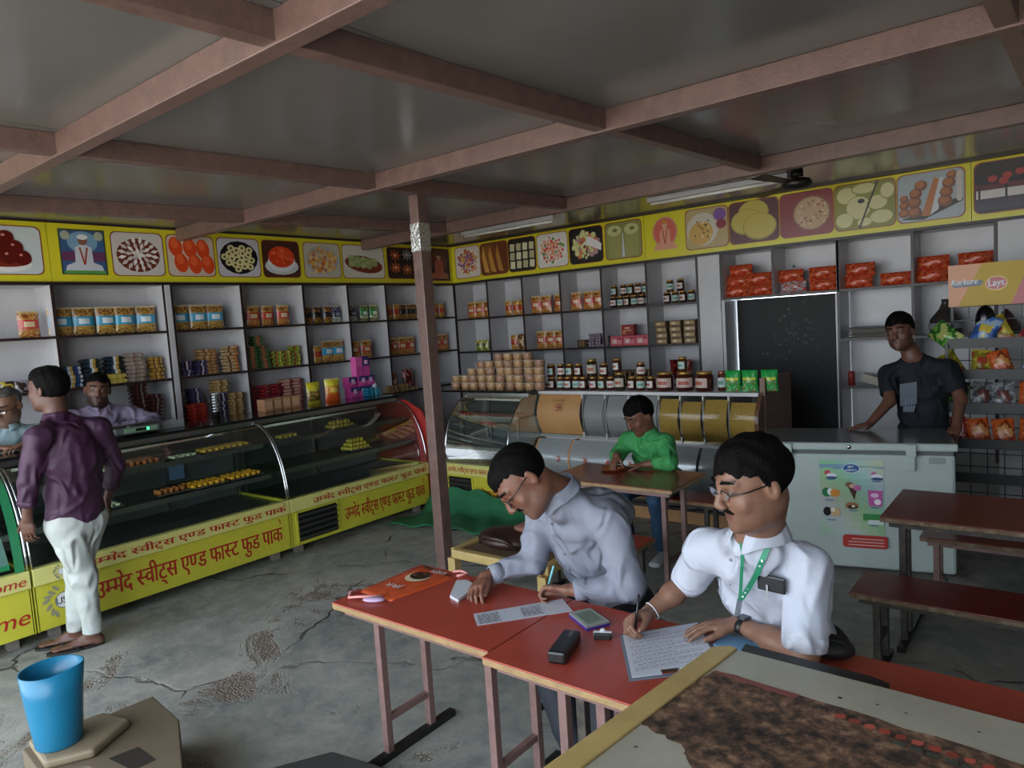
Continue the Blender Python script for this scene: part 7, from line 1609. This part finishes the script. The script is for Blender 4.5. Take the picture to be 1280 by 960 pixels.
hd.hair(Pp, .006, top=.016, back=.012, line=.070, nape=-.055, sideburn=-.02, seed=11)
ps = wrinkle(mat('purple_shirt', '#3f1f3c', .55, noise=.15, nscale=10, bump=.2, bscale=200))
g = Sdf((-4.95, 1.18, .72), (-4.40, 1.98, 1.50), .0065)
torso(g, shL, shR, pel, nb, (-1, -.2, 0), .96); lat = (shL-shR).normalized(); g.ecap(pel, V3((-4.65, 1.56, .80)), lat, .158, .115, .165, .12, .03)
eL, eR = elL+(wrL-elL)*.55, elR+(wrR-elR)*.6
g.cap(shL, elL, .066, .056, .03); g.cap(elL, eL, .056, .048, .02); g.cap(shR, elR, .066, .056, .03); g.cap(elR, eR, .056, .048, .02); g.folds(0.0112, 30, 12, (.2, .3, 1))
g.cap(hd.w(0, 0, -.07), nb, .062, .060, .01, 'sub'); g.cap(eL, wrL, .036, .036, .004, 'sub'); g.cap(eR, wrR, .036, .036, .004, 'sub'); g.cut((0, 0, .755), (0, 0, -1)); g.build('shirt', ps, Pp)
cuff_ring(Pp, eL, elL-wrL, .050, .035, ps, 'rolled_cuff'); collar(Pp, nb+V3((0, 0, .012)), (-.1, 0, 1), (-1, -.3, 0), .062, ps, h=.028, drop=.03, open_=.5)
wtm = wrinkle(mat('white_trousers', '#b6bcb9', .7, noise=.06, bump=.2, bscale=200))
g = Sdf((-5.05, 1.30, .05), (-4.42, 1.85, .95), .0065)
g.ecap((-4.655, 1.565, .86), (-4.655, 1.565, .80), lat, .150, .11, .160, .125, .04)
kN, kF = V3((-4.655, 1.585, .46)), V3((-4.755, 1.565, .46))
g.cap((-4.635, 1.49, .80), kN-V3((0, .02, 0)), .100, .072, .04); g.cap(kN-V3((0, .02, 0)), aN+V3((0, 0, .02)), .070, .055, .03); g.cap((-4.67, 1.64, .80), kF, .098, .070, .04); g.cap(kF, aF+V3((0, 0, .02)), .068, .055, .03)
g.folds(0.0096, 24, 5, (.3, .3, 1)); g.cap(aN, aN+V3((0, 0, .04)), .042, .042, .004, 'sub'); g.cut((0, 0, .085), (0, 0, -1)); g.build('trousers', wtm, Pp)
for an, toe in ((aN, V3((-4.80, 1.385, .0))), (aF, V3((-4.96, 1.375, .0)))):
    d = (toe-V3((an.x, an.y, 0))).normalized(); lat = d.cross(V3((0, 0, 1))); a0 = V3((an.x, an.y, 0))-d*.055; L_ = (toe-a0).length+.02; pts = []
    for i in range(20):
        t = 2*PI*i/20; u = (1-math.cos(t))/2; w_ = .034+.016*u; pts.append(a0+d*(u*L_)+lat*(math.sin(t)*w_))
    b = MB(); b.prism([(p.x, p.y, .002) for p in pts], (0, 0, .016)); b.build('sandal_sole', mat('sandal_black', '#15130f', .6), Pp, fix=True)
    f0 = a0+d*(L_*.80); b = MB(); b.tube([f0+V3((0, 0, .018)), f0-d*.03+V3((0, 0, .045)), f0-d*.09+lat*.036+V3((0, 0, .032)), f0-d*.13+lat*.040+V3((0, 0, .012))], .006, 6); b.tube([f0-d*.03+V3((0, 0, .045)), f0-d*.09-lat*.036+V3((0, 0, .032)), f0-d*.13-lat*.040+V3((0, 0, .012))], .006, 6); b.build('sandal_strap', MATS['sandal_black'], Pp)

# ---- man in lavender shirt behind the counter
Lm = person('bearded man in lavender shirt leaning behind the left counter', (-6.12, 2.32, 0))
hd = Head((-6.045, 2.285, 1.485), (.93, -.34, -.10), (0, .16, 1), 1.06)
shL, shR, pel, nb = V3((-6.03, 2.52, 1.27)), V3((-6.10, 2.10, 1.29)), V3((-6.16, 2.33, .90)), V3((-6.07, 2.31, 1.36))
elL, wrL, elR, wrR = V3((-5.90, 2.64, 1.20)), V3((-5.76, 2.46, 1.185)), V3((-5.94, 1.98, 1.20)), V3((-5.80, 2.10, 1.185))
g = Sdf((-6.36, 1.80, .84), (-5.58, 2.80, 1.72), .007)
hd.add(g, 1.1); hd.neck(g, nb, .054, .060); torso(g, shL, shR, pel, nb, (1, 0, 0), .80)
for b_, c_ in ((elL, wrL), (elR, wrR)): g.cap(b_, c_, .036, .027, .02)
hand(g, wrL, (.4, -.9, 0), (0, 0, 1), 1, (.3,)*4, (.1,)*4, .2, 1.0); hand(g, wrR, (.4, .9, 0), (0, 0, 1), -1, (.3,)*4, (.1,)*4, .2, 1.0)
g.build('body', sk, Lm, hd.colors('#6c4a3b', stubble=.85, must=.9))
hd.hair(Lm, .006, top=.012, back=.010, line=.078, nape=-.03, sideburn=-.01, seed=13); hd.eyes(Lm, .5)
ls = wrinkle(mat('lavender_shirt', '#7c7189', .7, noise=.06, bump=.2, bscale=200))
g = Sdf((-6.38, 1.80, .84), (-5.68, 2.82, 1.45), .007)
torso(g, shL, shR, pel, nb, (1, 0, 0), .94); g.cap(shL, elL, .066, .056, .03); g.cap(elL, elL+(wrL-elL)*.5, .056, .048, .02); g.cap(shR, elR, .066, .056, .03); g.cap(elR, elR+(wrR-elR)*.5, .056, .048, .02); g.folds(0.0112, 36, 9)
g.cap(hd.w(0, 0, -.07), nb, .060, .060, .01, 'sub'); g.build('shirt', ls, Lm); collar(Lm, nb+V3((.01, 0, .0)), (.25, 0, 1), (1, -.2, 0), .064, ls, h=.026, drop=.04, open_=.9)
g = Sdf((-6.32, 2.1, 0), (-5.98, 2.56, 1.0), .012)
for y in (2.22, 2.43): g.cap((-6.15, y, .92), (-6.15, y, .06), .085, .06, .03)
g.build('trousers', navyt, Lm)
for y in (2.22, 2.43): shoe(Lm, (-6.22, y, 0), (-6.02, y, 0), MATS['black_shoe'])

# ---- balding man at the far left edge
Bm = person('balding grey haired man with glasses at the far left edge, pale blue shirt', (-6.12, 1.66, 0))
hd = Head((-6.02, 1.665, 1.445), (.60, -.72, -.42), (.25, -.2, .95), 1.06)
shL, shR, pel, nb = V3((-6.02, 1.84, 1.225)), V3((-6.08, 1.46, 1.225)), V3((-6.17, 1.66, .90)), V3((-6.06, 1.67, 1.305))
elL, wrL, elR, wrR = V3((-5.90, 1.84, 1.20)), V3((-5.72, 1.66, 1.185)), V3((-5.92, 1.36, 1.20)), V3((-5.74, 1.50, 1.185))
g = Sdf((-6.36, 1.16, .84), (-5.50, 2.02, 1.66), .007)
hd.add(g, 1.2); hd.neck(g, nb, .054, .062); torso(g, shL, shR, pel, nb, (1, 0, 0), .80)
for a_, b_, c_ in ((shL, elL, wrL), (shR, elR, wrR)): g.cap(a_, b_, .044, .038, .02); g.cap(b_, c_, .037, .027, .02)
hand(g, wrL, (.5, -.8, 0), (0, 0, 1), 1, (.4,)*4, (.2,)*4, .2, 1.0); hand(g, wrR, (.5, .8, 0), (0, 0, 1), -1, (.4,)*4, (.2,)*4, .2, 1.0)
g.build('body', sk, Bm, hd.colors('#7a5744', stubble=.3, must=.6, gray=1))
mat('grey_hair', '#4a4744', .6, noise=.3, nscale=80, bump=.6, bscale=110)
o = hd.hair(Bm, .006, top=.001, back=.007, line=.100, nape=-.03, sideburn=.0, m='grey_hair', side=.0, seed=15); hd.eyes(Bm, .3); hd.glasses(Bm)
bs_ = wrinkle(mat('pale_blue_shirt', '#8aa0a6', .7, noise=.06, bump=.2, bscale=200))
g = Sdf((-6.38, 1.2, .84), (-5.76, 2.0, 1.40), .007)
torso(g, shL, shR, pel, nb, (1, 0, 0), .95); hL = shL+(elL-shL)*.75; hR = shR+(elR-shR)*.75; g.cap(shL, hL, .068, .062, .03); g.cap(shR, hR, .068, .062, .03); g.folds(0.0096, 30, 14)
g.cap(hd.w(0, 0, -.07), nb, .060, .060, .01, 'sub'); g.build('shirt', bs_, Bm); collar(Bm, nb+V3((.01, -.01, .004)), (.2, -.2, 1), (.8, -.5, 0), .062, bs_, h=.024, drop=.04, open_=.8)
g = Sdf((-6.34, 1.42, 0), (-5.98, 1.90, 1.0), .012)
for y in (1.56, 1.77): g.cap((-6.16, y, .92), (-6.16, y, .06), .085, .06, .03)
g.build('trousers', navyt, Bm)
for y in (1.56, 1.77): shoe(Bm, (-6.22, y, 0), (-6.02, y, 0), MATS['black_shoe'])
